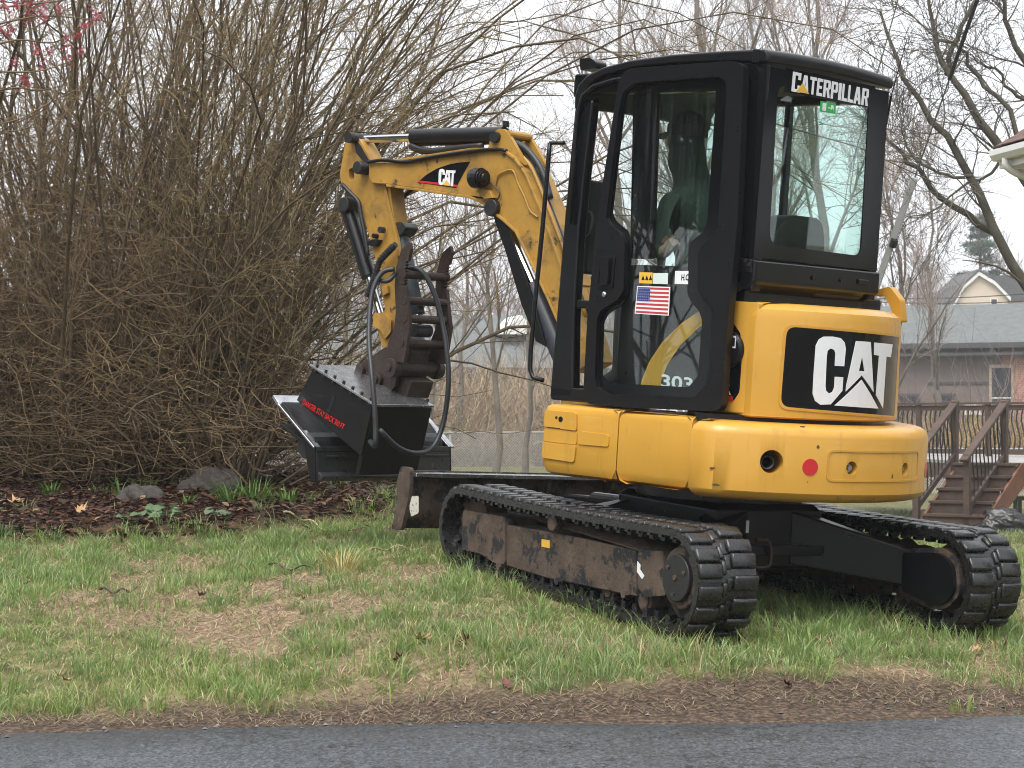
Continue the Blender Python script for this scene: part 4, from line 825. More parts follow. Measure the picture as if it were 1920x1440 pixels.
EX = empty('excavator', mw=M_U)
tag(EX, 'yellow and black compact tracked excavator parked on the lawn with cab door slid back', 'excavator')
def H(mb, name, m, parent=None, **k):          # a part of the slewing house
    return mb.build(name, m, parent or EX, None if parent else M_H_LOCAL, **k)
def U(mb, name, m, parent=None, **k):          # a part of the undercarriage
    return mb.build(name, m, parent or EX, None, **k)
def hpoly(pts, y): return [(p[0], p[2]) for p in (HP(a, b, 'y', y) for a, b in pts)]
def upoly(pts, y): return [(p[0], p[2]) for p in (UP(a, b, 'y', y) for a, b in pts)]
def text_mesh(s, height, xs=1.0, bold=0.0, name='lettering'):
    cu = bpy.data.curves.new(name, 'FONT'); cu.body = s; cu.size = 1; cu.offset = bold; cu.resolution_u = 3
    o = bpy.data.objects.new(name, cu); me = bpy.data.meshes.new_from_object(o); bpy.data.objects.remove(o); bpy.data.curves.remove(cu)
    n = len(me.vertices); a = np.empty(n * 3); me.vertices.foreach_get('co', a); a = a.reshape(-1, 3)
    x0, x1 = a[:, 0].min(), a[:, 0].max(); y0, y1 = a[:, 1].min(), a[:, 1].max()
    a[:, 0] = (a[:, 0] - x0) / (x1 - x0); a[:, 1] = (a[:, 1] - y0) / (y1 - y0)
    return me, a
def text_quad(s, p00, p10, p01, bold=0.0):
    """lettering stretched over the parallelogram with lower left p00, lower right p10, upper left p01"""
    me, a = text_mesh(s, 1, bold=bold); p00, p10, p01 = (np.array(p, float) for p in (p00, p10, p01))
    me.vertices.foreach_set('co', (p00 + a[:, :1] * (p10 - p00) + a[:, 1:2] * (p01 - p00)).ravel()); me.update(); return me
# ---------------- tracks
W0, W1 = .59, .89                                   # inner and outer edge of a belt
def track_loop(off=0.0, n=220):
    """closed belt path in x-z, offset outwards"""
    A = ((-.930, .240), .222 + off); B = ((.955, .275), .190 + off)      # sprocket, idler
    pts = []
    (ax, az), ra = A; (bx, bz), rb = B
    d = math.hypot(bx - ax, bz - az); th = math.atan2(bz - az, bx - ax); be = math.acos((ra - rb) / d)
    a_top, a_bot = th + be, th - be
    for k in range(25): a = a_top + (a_bot + 2 * math.pi - a_top) * k / 24; pts.append((ax + ra * math.cos(a), az + ra * math.sin(a)))
    for k in range(25): a = a_bot + (a_top - a_bot) * k / 24; pts.append((bx + rb * math.cos(a), bz + rb * math.sin(a)))
    pts.append(pts[0]); P = np.array(pts)
    # slight sag of the upper run
    s = np.concatenate([[0], np.cumsum(np.linalg.norm(np.diff(P, axis=0), axis=1))])
    t = np.linspace(0, s[-1], n, endpoint=False); Q = np.stack([np.interp(t, s, P[:, 0]), np.interp(t, s, P[:, 1])], 1)
    up = Q[:, 1] > .30; Q[up, 1] -= .012 * np.sin(np.clip((Q[up, 0] + .92) / 1.87, 0, 1) * math.pi)
    return Q, s[-1]
LOOP, LLEN = track_loop(); LIN, _ = track_loop(-.028)
def lug_mesh():
    mb = MB()
    def blk(y0, y1, x0, x1, h, tx=.008):
        mb.add([(x0, y0, -.002), (x1, y0, -.002), (x1, y1, -.002), (x0, y1, -.002), (x0 + tx, y0 + .008, h), (x1 - tx, y0 + .008, h), (x1 - tx, y1 - .004, h), (x0 + tx, y1 - .004, h)],
               [(3, 2, 1, 0), (4, 5, 6, 7), (0, 1, 5, 4), (1, 2, 6, 5), (2, 3, 7, 6), (3, 0, 4, 7)])
    blk(-.149, -.030, -.036, .034, .017, .008); blk(-.032, -.006, -.020, .046, .014, .008)
    blk(.022, .149, .009, .079, .017, .008); blk(-.008, .024, .004, .064, .005, .004)
    me = mb.mesh('tread_lug'); bm = bmesh.new(); bm.from_mesh(me); bmesh.ops.bevel(bm, geom=bm.edges[:], offset=.004, segments=1, affect='EDGES'); bm.to_mesh(me); bm.free()
    me.polygons.foreach_set('use_smooth', [True] * len(me.polygons)); return me
LUG = lug_mesh()
def make_track(side):
    yc = side * .74; n = len(LOOP)
    mb = MB(); vs = []; fs = []
    for k in range(n):
        for (x, z), y in ((LIN[k], yc - .15), (LOOP[k], yc - .15), (LOOP[k], yc + .15), (LIN[k], yc + .15)): vs.append((x, y, z))
    for k in range(n):
        j = (k + 1) % n
        for i in range(4): fs.append((k * 4 + i, k * 4 + (i + 1) % 4, j * 4 + (i + 1) % 4, j * 4 + i))
    mb.add(vs, fs); t = U(mb, 'rubber_track', RUB)
    # drive lugs inside the belt
    dl = MB()
    for k in range(0, n, 4):
        x, z = LIN[k]; tx, tz = LIN[(k + 1) % n] - LIN[k - 1]; l = math.hypot(tx, tz); tx, tz = tx / l, tz / l; nx, nz = -tz, tx
        if (x * nx + (z - .25) * nz) > 0: nx, nz = -nx, -nz
        for y in (yc - .055, yc + .055):
            c = [(x + tx * a * .016 + nx * b, y + s_ * .02, z + tz * a * .016 + nz * b) for b in (0, .035) for a, s_ in ((-1, -1), (1, -1), (1, 1), (-1, 1))]
            dl.add(c, [(3, 2, 1, 0), (4, 5, 6, 7), (0, 1, 5, 4), (1, 2, 6, 5), (2, 3, 7, 6), (3, 0, 4, 7)])
        for y in (yc - .142, yc + .142):
            c = [(x + tx * a * .012 + nx * b, y + s_ * .007, z + tz * a * .012 + nz * b) for b in (0, .012) for a, s_ in ((-1, -1), (1, -1), (1, 1), (-1, 1))]
            dl.add(c, [(3, 2, 1, 0), (4, 5, 6, 7), (0, 1, 5, 4), (1, 2, 6, 5), (2, 3, 7, 6), (3, 0, 4, 7)])
    tag(U(dl, 'drive_lugs', RUB, t), kind='stuff')
    nl = 56
    for i in range(nl):
        f = (i + .3) / nl * n; k = int(f) % n; p = LOOP[k]; q = LOOP[(k + 1) % n]; tx, tz = q - p; l = math.hypot(tx, tz); tx, tz = tx / l, tz / l
        nx, nz = -tz, tx
        if (p[0] * nx + (p[1] - .25) * nz) < 0: nx, nz = -nx, -nz
        m = Matrix(((tx, 0, nx, p[0]), (0, 1, 0, yc), (tz, 0, nz, p[1]), (0, 0, 0, 1)))
        if side > 0: m = m @ Matrix.Rotation(math.pi, 4, 'Z')
        o = link('tread_lug', LUG, None, t); o.matrix_local = m
    return t
LUG.materials.append(RUB)
for s_ in (1, -1): make_track(s_)
# ---------------- track frames
def disc(mb, c, r, y0, y1, n=28): return mb.tube([(c[0], y0, c[1]), (c[0], y1, c[1])], r, n)
for s_ in (1, -1):
    tf = empty('track_frame', parent=EX); tf.matrix_local = Matrix.Identity(4)
    Y = lambda a: s_ * a
    beam = upoly([(949, 984), (1060, 1003), (1192, 1032), (1192, 1119), (1100, 1100), (1020, 1083), (946, 1060)], .83)
    U(MB().prism([beam], XZ, Y(.66), Y(.83)), 'frame_beam', MUD, tf, bevel=.012)
    fb = fillet(upoly([(868, 956), (946, 969), (946, 1058), (926, 1055), (900, 1038), (866, 1030)], .845), .02)
    U(MB().prism([fb], XZ, Y(.63), Y(.845)), 'idler_guard', MUD, tf, bevel=.006)
    bk = fillet(upoly([(1196, 1030), (1243, 1034), (1248, 1116), (1211, 1120), (1195, 1100)], .84), .012)
    U(MB().prism([bk], XZ, Y(.64), Y(.84)), 'motor_bracket', MUD, tf, bevel=.006)
    w = MB(); disc(w, (.955, .275), .155, Y(.68), Y(.80)); disc(w, (.955, .275), .05, Y(.64), Y(.83)); U(w, 'idler_wheel', MUD, tf, bevel=.006)
    w = MB(); disc(w, (-.930, .240), .175, Y(.70), Y(.78))
    for k in range(17):
        a = 2 * math.pi * k / 17; c, s = math.cos(a), math.sin(a)
        w.beam((-.93 + c * .17, Y(.715), .24 + s * .17), (-.93 + c * .17, Y(.765), .24 + s * .17), .03, .03)
    U(w, 'drive_sprocket', MUD, tf)
    w = MB(); disc(w, (-.945, .258), .135, Y(.76), Y(.845)); U(w, 'final_drive', MUD, tf, bevel=.012)
    w = MB(); disc(w, (-.945, .258), .102, Y(.845), Y(.868), 36); U(w, 'hub_cap', STEEL, tf, bevel=.006)
    w = MB(); disc(w, (-.945, .258), .012, Y(.868), Y(.874), 8)
    for k in range(3): disc(w, (-.945 + .07 * math.cos(k * 2.1 + .6), .258 + .07 * math.sin(k * 2.1 + .6)), .009, Y(.868), Y(.874), 8)
    U(w, 'hub_bolts', MUD, tf)
    for x in (-.62, -.32, -.02, .28, .56):
        zr = .118 + (x + .62) * .038; w = MB(); disc(w, (x, zr), .055, Y(.655), Y(.70), 20); disc(w, (x, zr), .055, Y(.77), Y(.80), 20); disc(w, (x, zr), .04, Y(.655), Y(.81), 16)
        U(w, 'track_roller', MUD, tf, bevel=.004)
    w = MB(); disc(w, (.10, .385), .042, Y(.72), Y(.865), 20); U(w, 'carrier_roller', MUD, tf, bevel=.006)
    for x, z in ((.05, .118), (-.52, .132), (.60, .12)):
        w = MB(); disc(w, (x, z), .02, Y(.83), Y(.85), 6); U(w, 'frame_bolt', MUD, tf)
    # dirt lying on top of the beam
    g = MB(); rng = random.Random(5)
    nx, ny = 26, 5; vs = []; fs = []
    zt = lambda x: np.interp(x, [-.75, .4], [.345, .40])
    for i in range(nx):
        for j in range(ny):
            x = -.74 + 1.12 * i / (nx - 1); e = 1 - abs(j / (ny - 1) * 2 - 1)
            vs.append((x, Y(.645 + .185 * j / (ny - 1)), zt(x) - .02 + .06 * e * (.4 + .6 * rng.random()) * (1 if 0 < i < nx - 1 else 0)))
    for i in range(nx - 1):
        for j in range(ny - 1): fs.append((i * ny + j, (i + 1) * ny + j, (i + 1) * ny + j + 1, i * ny + j + 1))
    g.add(vs, fs); U(g, 'dirt_heap', DIRT, tf, fix=False, smooth=True)
lab = MB().prism([upoly([(1016, 1011), (1031, 1013), (1031, 1028), (1016, 1025)], .8305)], XZ, .8300, .8325); U(lab, 'warning_label', ORA)
lab = MB().prism([upoly([(1194, 1052), (1200, 1060), (1199, 1068), (1207, 1080), (1203, 1086), (1193, 1072)], .845)], XZ, .8405, .8425); U(lab, 'paint_scrape', WHT)
# right track seen from within: D-shaped motor cover
dc = fillet(upoly([(1692, 1036), (1762, 1036), (1786, 1060), (1788, 1110), (1768, 1134), (1745, 1134), (1690, 1108)], -.585), [.02, .05, .06, .05, .04, .04, .02])
U(MB().prism([dc], XZ, -.70, -.585), 'motor_cover', BLKM, bevel=.012)
dcr = fillet(upoly([(1684, 1030), (1766, 1026), (1796, 1054), (1798, 1116), (1772, 1142), (1742, 1142), (1682, 1112)], -.60), .04)
U(MB().prism([dcr], XZ, -.74, -.605), 'motor_cover_rim', MUD, bevel=.012)
# ---------------- centre frame
cf = MB()
cf.loft([(-.42, -.30), (.42, -.30), (.42, .30), (-.42, .30)], [(.22, .05), (.24, .0), (.50, 0), (.53, .04)])
U(cf, 'center_frame', BLKM, bevel=.01)
for sx in (-1, 1):
    for sy in (-1, 1):
        lg = MB()
        a = [(sx * .30, sy * .25), (sx * .42, sy * .12), (sx * .72, sy * .66), (sx * .45, sy * .66)]
        if sx * sy < 0: a = a[::-1]
        vs = [(x, y, z) for (x, y), (z0, z1) in zip(a, [(.25, .50), (.25, .50), (.17, .34), (.17, .34)] if sx * sy > 0 else [(.17, .34), (.17, .34), (.25, .50), (.25, .50)]) for z in (z0, z1)]
        lg.add(vs, [(0, 2, 3, 1), (2, 4, 5, 3), (4, 6, 7, 5), (6, 0, 1, 7), (1, 3, 5, 7), (6, 4, 2, 0)])
        U(lg, 'frame_leg', BLKM, bevel=.012)
U(MB().box((-.50, -.66, .30), (-.42, .66, .345)), 'rear_cross_flange', BLKM, bevel=.006)
U(MB().tube([(0, 0, .52), (0, 0, .60)], .40, 40), 'swing_bearing', STEEL, bevel=.01)
lab = MB().add([UP(*q, 'x', -.432) for q in ((1389, 976), (1405, 976), (1404, 999), (1388, 1000))], [(0, 1, 2, 3)]); U(lab, 'frame_label', WHT)
tie = MB()
tie.tube(curve_pts([UP(*q, 'x', -.52) for q in ((1412, 1050), (1412, 1062), (1440, 1062), (1446, 1040), (1440, 1014), (1418, 1012))], 20), .010, 8)
U(tie, 'tow_shackle', RUST, smooth=True)
# ---------------- dozer blade
bl = [(1.545, .505), (1.575, .50), (1.585, .44), (1.565, .36), (1.57, .27), (1.615, .20), (1.60, .195), (1.545, .27), (1.535, .36), (1.55, .44)]
b_ = U(MB().prism([bl], XZ, -.87, .87), 'dozer_blade', MUD, bevel=.004)
bend = fillet([(1.49, .52), (1.60, .52), (1.63, .44), (1.625, .30), (1.665, .185), (1.555, .19), (1.50, .34), (1.485, .44)], .02)
for y in (.87, -.89): U(MB().prism([bend], XZ, y, y + .022), 'blade_end_plate', MUD, b_, bevel=.003)
U(MB().box((1.46, -.87, .475), (1.545, .87, .497)), 'blade_top_flange', SHEEN, b_, bevel=.004)
for y in (.42, .05, -.35): U(MB().prism([[(1.475, .475), (1.55, .475), (1.55, .30), (1.53, .30)]], XZ, y - .008, y + .008), 'blade_rib', MUD, b_)
sp = fillet(upoly([(772, 930), (784, 930), (784, 962), (770, 969), (767, 950)], .895), .012)
U(MB().prism([sp], XZ, .8915, .894), 'white_paint_patch', mat('chipped_white_paint', (.55, .53, .47), rough=.6, spots=[((.05, .04, .035), .58, 45, .05)]), b_)
for y in (.38, -.38):
    U(MB().prism([[(1.54, .42), (1.54, .28), (.40, .24), (.38, .36), (1.1, .42)]], XZ, y - .035, y + .035), 'blade_arm', BLKM, b_, bevel=.008)
bc = MB().tube([(.42, 0, .42), (1.1, 0, .40)], .045, 16).tube([(1.1, 0, .40), (1.52, 0, .38)], .024, 12); U(bc, 'blade_cylinder', BLKM, b_)
# ---------------- slewing platform and lower yellow panels
def arc(cx, cy, r, a0, a1, n): return [(cx + r * math.cos(R(a0 + (a1 - a0) * k / n)), cy + r * math.sin(R(a0 + (a1 - a0) * k / n))) for k in range(n + 1)]
H(MB().loft(fillet([(.80, -.22), (.80, .22), (.50, .60), (-.60, .62), (-.60, -.62), (.50, -.60)], .1), [(.595, .02), (.60, 0), (.70, 0)]), 'slew_platform', BLKM)
SK = .765
panp = [(.60, .06), (.615, .02), (.655, .0), (.895, 0), (.918, .008), (.930, .028)]
fp = fillet([(.495, .30), (.495, SK), (.025, SK), (.025, .30)], [.01, .07, .001, .01])
front = H(MB().loft(fp, panp), 'toolbox_panel', YEL, bevel=.004)
H(MB().loft(fillet([(.017, .30), (.017, SK + .002), (-.395, SK + .002), (-.395, .30)], .001), panp), 'skirt_panel', YEL, bevel=.004)
def emb(pts, d, name, m, parent, y=SK, rad=.014):
    return H(MB().prism([fillet(hpoly(pts, y), rad)], XZ, y - .004, y + d), name, m, parent, bevel=.005)
emb([(1024, 768), (1083, 774), (1083, 808), (1022, 800)], .010, 'raised_panel', YEL, front)
emb([(1022, 801), (1083, 809), (1082, 834), (1020, 827)], .005, 'raised_panel', YEL, front)
emb([(1020, 828), (1082, 835), (1078, 867), (1018, 858)], .010, 'raised_panel', YEL, front)
emb([(1086, 808), (1143, 815), (1142, 838), (1085, 833)], .006, 'raised_panel', YEL, front)
for q, r_, m in (((1051, 786), .013, BLKD), ((1043, 783), .007, STEEL)):
    p = HP(*q, 'y', SK + .011); H(MB().tube([(p[0], SK + .004, p[2]), (p[0], SK + .0115, p[2])], r_, 16), 'panel_lock', m, front)
# counterweight: ballast ring of constant tail radius
RC = .97
cwo = [(-.405, .60), (-.405, .775), (-.415, .796), (-.44, .806)] + arc(0, 0, RC, 124.5, 235.5, 48) + [(-.44, -.806), (-.415, -.796), (-.405, -.775), (-.405, -.60)]
cwm = MB().loft(cwo, [(.583, .07), (.588, .04), (.603, .014), (.625, .0), (.872, 0), (.898, .010), (.915, .030), (.922, .05), (.927, .10)])
cw = H(cwm, 'counterweight', YEL)
def on_arc(px, py, rad=RC):
    u, z = HC(px, py, 0, 0, rad); a = u / rad; return a, z
cuts = []
ea, ez = on_arc(1447, 866); cuts.append((ea, ez, .050, .30))
for q in ((1597, 878), (1697, 880)):
    a, z = on_arc(*q); cuts.append((a, z, .030, .05))
for a, z, r_, dep in cuts:
    c_, s_ = math.cos(a), math.sin(a)
    k_ = MB().tube([(c_ * (RC + .05), s_ * (RC + .05), z), (c_ * (RC - dep * .1), s_ * (RC - dep * .1), z), (c_ * (RC - dep), s_ * (RC - dep), z)], [r_ * 1.12, r_, r_ * .9], 28).build('cut', BLK)
    k_.parent = EX; k_.matrix_local = M_H_LOCAL
    bo = cw.modifiers.new('cut', 'BOOLEAN'); bo.object = k_; bo.operation = 'DIFFERENCE'; bo.solver = 'EXACT'
bpy.context.view_layer.update()
me = bpy.data.meshes.new_from_object(cw.evaluated_get(bpy.context.evaluated_depsgraph_get()))
cw.modifiers.clear(); cw.data = me
for o in [o for o in bpy.data.objects if o.name.startswith('cut')]: bpy.data.objects.remove(o)
me.materials.clear(); me.materials.append(YEL)
me.polygons.foreach_set('use_smooth', [True] * len(me.polygons))
try: me.set_sharp_from_angle(angle=R(32))
except Exception: pass
def radial(a, z, r0, r1, rad): return MB().tube([(math.cos(a) * r0, math.sin(a) * r0, z), (math.cos(a) * r1, math.sin(a) * r1, z)], rad, 20)
px_ = MB(); c_, s_ = math.cos(ea), math.sin(ea)
vs = []; fs = []; nn = 24
for rr, dd in ((.030, .02), (.026, .02), (.026, .22), (.030, .22)):
    for i in range(nn):
        t = 2 * math.pi * i / nn; vs.append((c_ * (RC - dd) - s_ * math.cos(t) * rr + s_ * .014, s_ * (RC - dd) + c_ * math.cos(t) * rr - c_ * .014, ez - .004 + math.sin(t) * rr))
for k in range(3):
    for i in range(nn): fs.append((k * nn + i, k * nn + (i + 1) % nn, (k + 1) * nn + (i + 1) % nn, (k + 1) * nn + i))
H(px_.add(vs, fs), 'exhaust_pipe', STEEL, cw, smooth=True)
for q in ((1597, 878), (1697, 880)):
    a, z = on_arc(*q); bo = radial(a, z, RC - .05, RC - .028, .021)
    bo.tube([(math.cos(a) * (RC - .03), math.sin(a) * (RC - .03), z), (math.cos(a) * (RC - .012), math.sin(a) * (RC - .012), z)], .013, 6); H(bo, 'ballast_bolt', BOLT, cw)
def bend(loops, cx, cy, rad, t0, t1, step=.02):
    """flat (arc, z) loops wrapped on an upright cylinder"""
    bm = bmesh.new()
    flat = [p for L in loops for p in L]
    tris = tessellate_polygon([[Vector((p[0], p[1], 0)) for p in L] for L in loops])
    vv = [bm.verts.new((p[0], p[1], 0)) for p in flat]
    for t in tris:
        try: bm.faces.new([vv[i] for i in t])
        except Exception: pass
    us = [p[0] for p in flat]; u = math.floor(min(us) / step) * step
    while u < max(us):
        u += step; bmesh.ops.bisect_plane(bm, geom=bm.verts[:] + bm.edges[:] + bm.faces[:], plane_co=(u, 0, 0), plane_no=(1, 0, 0), dist=1e-5)
    for f in bm.faces:
        if f.normal.z > 0: f.normal_flip()
    r_ = bmesh.ops.extrude_face_region(bm, geom=bm.faces[:]); top = {g for g in r_['geom'] if isinstance(g, bmesh.types.BMVert)}
    for v in bm.verts:
        a = v.co.x / rad; z = v.co.y; rr = rad + (t1 if v in top else t0)
        v.co = (cx + math.cos(a) * rr, cy + math.sin(a) * rr, z)
    bmesh.ops.recalc_face_normals(bm, faces=bm.faces)
    me = bpy.data.meshes.new('bent'); bm.to_mesh(me); bm.free(); return me
def HL(me, name, m, parent): return link(name, me, m, parent)
def circ(u, z, r, n=28): return [(u + r * math.cos(2 * math.pi * k / n), z + r * math.sin(2 * math.pi * k / n)) for k in range(n)]
for q in ((1519, 876), (1735.5, 882)):
    u, z = HC(*q, 0, 0, RC); HL(bend([circ(u, z, .037)], 0, 0, RC, -.003, .0025), 'red_reflector', RED, cw)
# raised rim round the bolt recess panel
u0, zt_ = HC(1552, 843, 0, 0, RC); u1, _ = HC(1722, 848, 0, 0, RC); _, zb_ = HC(1560, 903, 0, 0, RC)
o_ = fillet([(u0, zb_), (u1, zb_), (u1, zt_), (u0, zt_)], .03); i_ = fillet([(u0 + .009, zb_ + .009), (u1 - .009, zb_ + .009), (u1 - .009, zt_ - .009), (u0 + .009, zt_ - .009)], .024)
HL(bend([o_, i_], 0, 0, RC, -.003, .0035), 'panel_rim', YEL, cw)
# soot beside the exhaust and chips in the paint
soot = mat('exhaust_soot', (.10, .06, .015), rough=.8, var=.4, vscale=30)
def blob(q, sx, sz, seed, m, name, parent=cw, cx=0, cy=0, rad=RC, n=14):
    rg = random.Random(seed); u, z = HC(*q, cx, cy, rad)
    L = [(u + sx * math.cos(2 * math.pi * k / n) * (.45 + .75 * rg.random()), z + sz * math.sin(2 * math.pi * k / n) * (.45 + .75 * rg.random())) for k in range(n)]
    HL(bend([L], cx, cy, rad, -.002, .0012), name, m, parent)
chip = mat('bare_primer_chip', (.10, .06, .02), rough=.8, var=.4, vscale=60)
for i, (q, sx, sz) in enumerate((((1534, 838), .008, .010), ((1673, 893), .007, .011), ((1335, 878), .016, .006), ((1342, 909), .02, .006), ((1514, 904), .004, .004), ((1505, 800), .022, .004), ((1575, 934), .01, .006), ((1640, 938), .03, .004), ((1600, 936), .02, .004))):
    blob(q, sx, sz, i + 3, chip, 'paint_chip')
# ---------------- engine hood and side panel
HCX, HCY, HR = 0.0, .05, .84
a0 = math.degrees(math.atan2(.625 - HCY, -.612)); hood_o = [(-.50, .60), (-.606, .630)] + arc(HCX, HCY, HR, a0 + .6, 226, 40) + [(-.25, -.66), (-.25, .30)]
hood = H(MB().loft(hood_o, [(.945, .012), (.952, 0), (1.385, 0), (1.425, .012), (1.447, .04), (1.456, .09)]), 'engine_hood', YEL)
hood.data.polygons.foreach_set('use_smooth', [True] * len(hood.data.polygons)); hood.data.set_sharp_from_angle(angle=R(35))
H(MB().loft(arc(HCX, HCY, HR - .05, 120, 230, 30) + [(-.2, -.6), (-.2, .55)], [(.915, 0), (.95, 0)]), 'hood_seal', BLKM)
H(MB().box((-.62, .56, .95), (-.585, .612, 1.39)), 'hood_gap_seal', BLKM)
def hoodpoly(pts): return [HC(x, y, HCX, HCY, HR) for x, y in pts]
win = fillet(hoodpoly([(1475, 612), (1684, 632), (1676, 780), (1463, 762)]), [.045, .012, .012, .045])
HL(bend([win], HCX, HCY, HR, -.002, .002), 'hood_decal', BLKD, hood)
rim_o = fillet(hoodpoly([(1470, 607), (1687, 628), (1680, 785), (1458, 767)]), [.05, .012, .012, .05])
HL(bend([rim_o, win], HCX, HCY, HR, -.002, .0035), 'decal_rim', YEL, hood)
Z5 = lambda x, y: (1240 + x / 3.429, 540 + y / 3.429)
def zp(L): return hoodpoly([Z5(*p) for p in L])
Cl = [(990, 370), (1010, 330), (1040, 312), (1100, 312), (1150, 322), (1175, 350), (1182, 390), (1172, 503), (1112, 500), (1116, 420), (1108, 398), (1086, 388), (1066, 402), (1060, 440), (1052, 630), (1056, 660), (1074, 678), (1096, 668), (1108, 640), (1112, 570), (1166, 573), (1160, 660), (1135, 690), (1085, 748), (1020, 750), (985, 725), (970, 680), (976, 560)]
Al = [(1248, 340), (1342, 347), (1358, 640), (1360, 670), (1284, 560), (1182, 665), (1185, 630)]
Ah = [(1286, 440), (1302, 535), (1266, 532)]
Tr = [(1283, 590), (1390, 775), (1110, 755)]
Tl = [(1366, 350), (1482, 362), (1470, 445), (1442, 440), (1420, 775), (1376, 690), (1396, 435), (1364, 430)]
for L in ([Cl], [Al, Ah], [Tr], [Tl]): HL(bend([zp(k) for k in L], HCX, HCY, HR, .001, .0045), 'logo_letter' if L[0] is not Tr else 'logo_triangle', WHT, hood)
# handle loop at the far corner of the hood
hl = [HP(*q, 'y', -.42) for q in ((1644, 560), (1650, 540), (1672, 538), (1690, 560), (1694, 600))]
H(MB().prism([fillet(hpoly([(1638, 545), (1668, 537), (1687, 562), (1691, 604), (1677, 604), (1669, 575), (1656, 552), (1638, 556)], -.47), .012)], XZ, -.52, -.47), 'hood_hoop', YEL, hood, bevel=.008)
H(MB().box((-.50, -.55, 1.40), (-.30, -.36, 1.52)), 'air_cleaner_box', BLKM, None, bevel=.02)
# left side panel with the swept edge
sp_o = [HP(*q, 'y', .618) for q in ((1196, 745), (1200, 715), (1215, 678), (1240, 640), (1275, 606), (1312, 580), (1330, 562), (1424, 567), (1414, 779), (1200, 762))]
side = H(MB().prism([[(p[0], p[2]) for p in sp_o]], XZ, .575, .618), 'side_panel', YEL, bevel=.012)
dec = hpoly([(1236, 742), (1240, 712), (1252, 682), (1275, 648), (1312, 612), (1345, 600), (1375, 606), (1388, 625), (1390, 680), (1386, 735), (1374, 753), (1340, 752), (1250, 750)], .62)
H(MB().prism([fillet(dec, .012)], XZ, .6175, .6195), 'side_decal', BLKD, side)
cap = HP(1366, 655, 'y', .625); H(MB().tube([(cap[0], .6195, cap[2]), (cap[0], .632, cap[2]), (cap[0], .64, cap[2])], [.082, .080, .066], 36), 'fuel_cap', BLKM, side)
fi = hpoly([(1369, 629), (1379, 630), (1378, 653), (1368, 652)], .645); H(MB().prism([fi, [(a * .72 + sum(p[0] for p in fi) / 4 * .28, b * .72 + sum(p[1] for p in fi) / 4 * .28) for a, b in fi]], XZ, .6405, .642), 'fuel_symbol', WHT, side)
def side_text(s, q00, q10, q01, y, m, name, parent, bold=.02):
    me = text_quad(s, HP(*q00, 'y', y), HP(*q10, 'y', y), HP(*q01, 'y', y), bold); return link(name, me, m, parent)
side_text('303.5', (1239, 726), (1330, 738), (1240, 701), .6215, WHT, 'model_number', side)
side_text('CR', (1336, 739), (1371, 741), (1337, 714), .6215, WHT, 'model_letters', side, .0)
rb = hpoly([(1330, 741), (1374, 743), (1374, 753), (1330, 750)], .62); H(MB().prism([rb], XZ, .6195, .6212), 'red_stripe', RED, side)
# black lower cab panel behind the door, with stickers
H(MB().box((.19, .575, .95), (-.52, .60, 1.60)), 'cab_side_sheet', BLKM, None, bevel=.006)
# ---------------- cab
XF, XR, YL, YR, ZT, ZB = .575, -.568, .620, -.380, 2.50, 1.64
cab = H(MB().prism([hpoly([(1079, 188), (1112, 186), (1096, 330), (1086, 430), (1076, 600), (1074, 748), (1030, 748), (1045, 560), (1058, 400)], .615)], XZ, .555, .615), 'cab_frame', BLK, bevel=.014)
H(MB().box((.50, .565, 1.385), (.30, .60, 1.425)), 'door_crossbar', BLKM, cab, bevel=.008)
def cabpart(mb, name, m, **k): return H(mb, name, m, cab, **k)
# posts
cabpart(MB().beam((.545, -.35, 1.0), (.525, -.35, 2.38), .06, .06, (0, 1, 0)), 'cab_post', BLK, bevel=.014)
cabpart(MB().prism([hpoly([(1188, 175), (1228, 172), (1218, 485), (1182, 485)], .60)], XZ, .555, .605), 'cab_post', BLK, bevel=.01)
cabpart(MB().beam((-.535, .585, 1.50), (-.535, .585, 2.48), .07, .066, (0, 1, 0)), 'cab_post', BLK, bevel=.012)
cabpart(MB().beam((-.535, -.345, 1.50), (-.535, -.345, 2.48), .07, .066, (0, 1, 0)), 'cab_post', BLK, bevel=.012)
cabpart(MB().beam((-.02, -.36, 1.2), (-.02, -.36, 2.45), .03, .04, (0, 1, 0)), 'cab_post', BLK, bevel=.006)
# side cheek between door and rear corner
chk = hpoly([(1394, 116), (1440, 120), (1413, 484), (1372, 484)], .62)
cabpart(MB().prism([chk], XZ, .60, .62), 'corner_cheek', BLK, bevel=.006)
# sills and lower walls
cabpart(MB().box((.57, .555, .945), (.18, .615, 1.01)), 'door_sill', BLKM, bevel=.01)
cabpart(MB().box((.57, -.38, .95), (.53, .61, 1.02)), 'front_sill', BLKM, bevel=.01)
cabpart(MB().box((.56, -.37, .95), (-.50, .56, .975)), 'cab_floor', DARKIN)
cabpart(MB().box((.56, -.385, .96), (-.55, -.36, 1.32)), 'right_wall', BLKM, bevel=.006)
cabpart(MB().box((-.46, -.37, .97), (-.50, .57, 1.58)), 'rear_bulkhead', DARKIN)
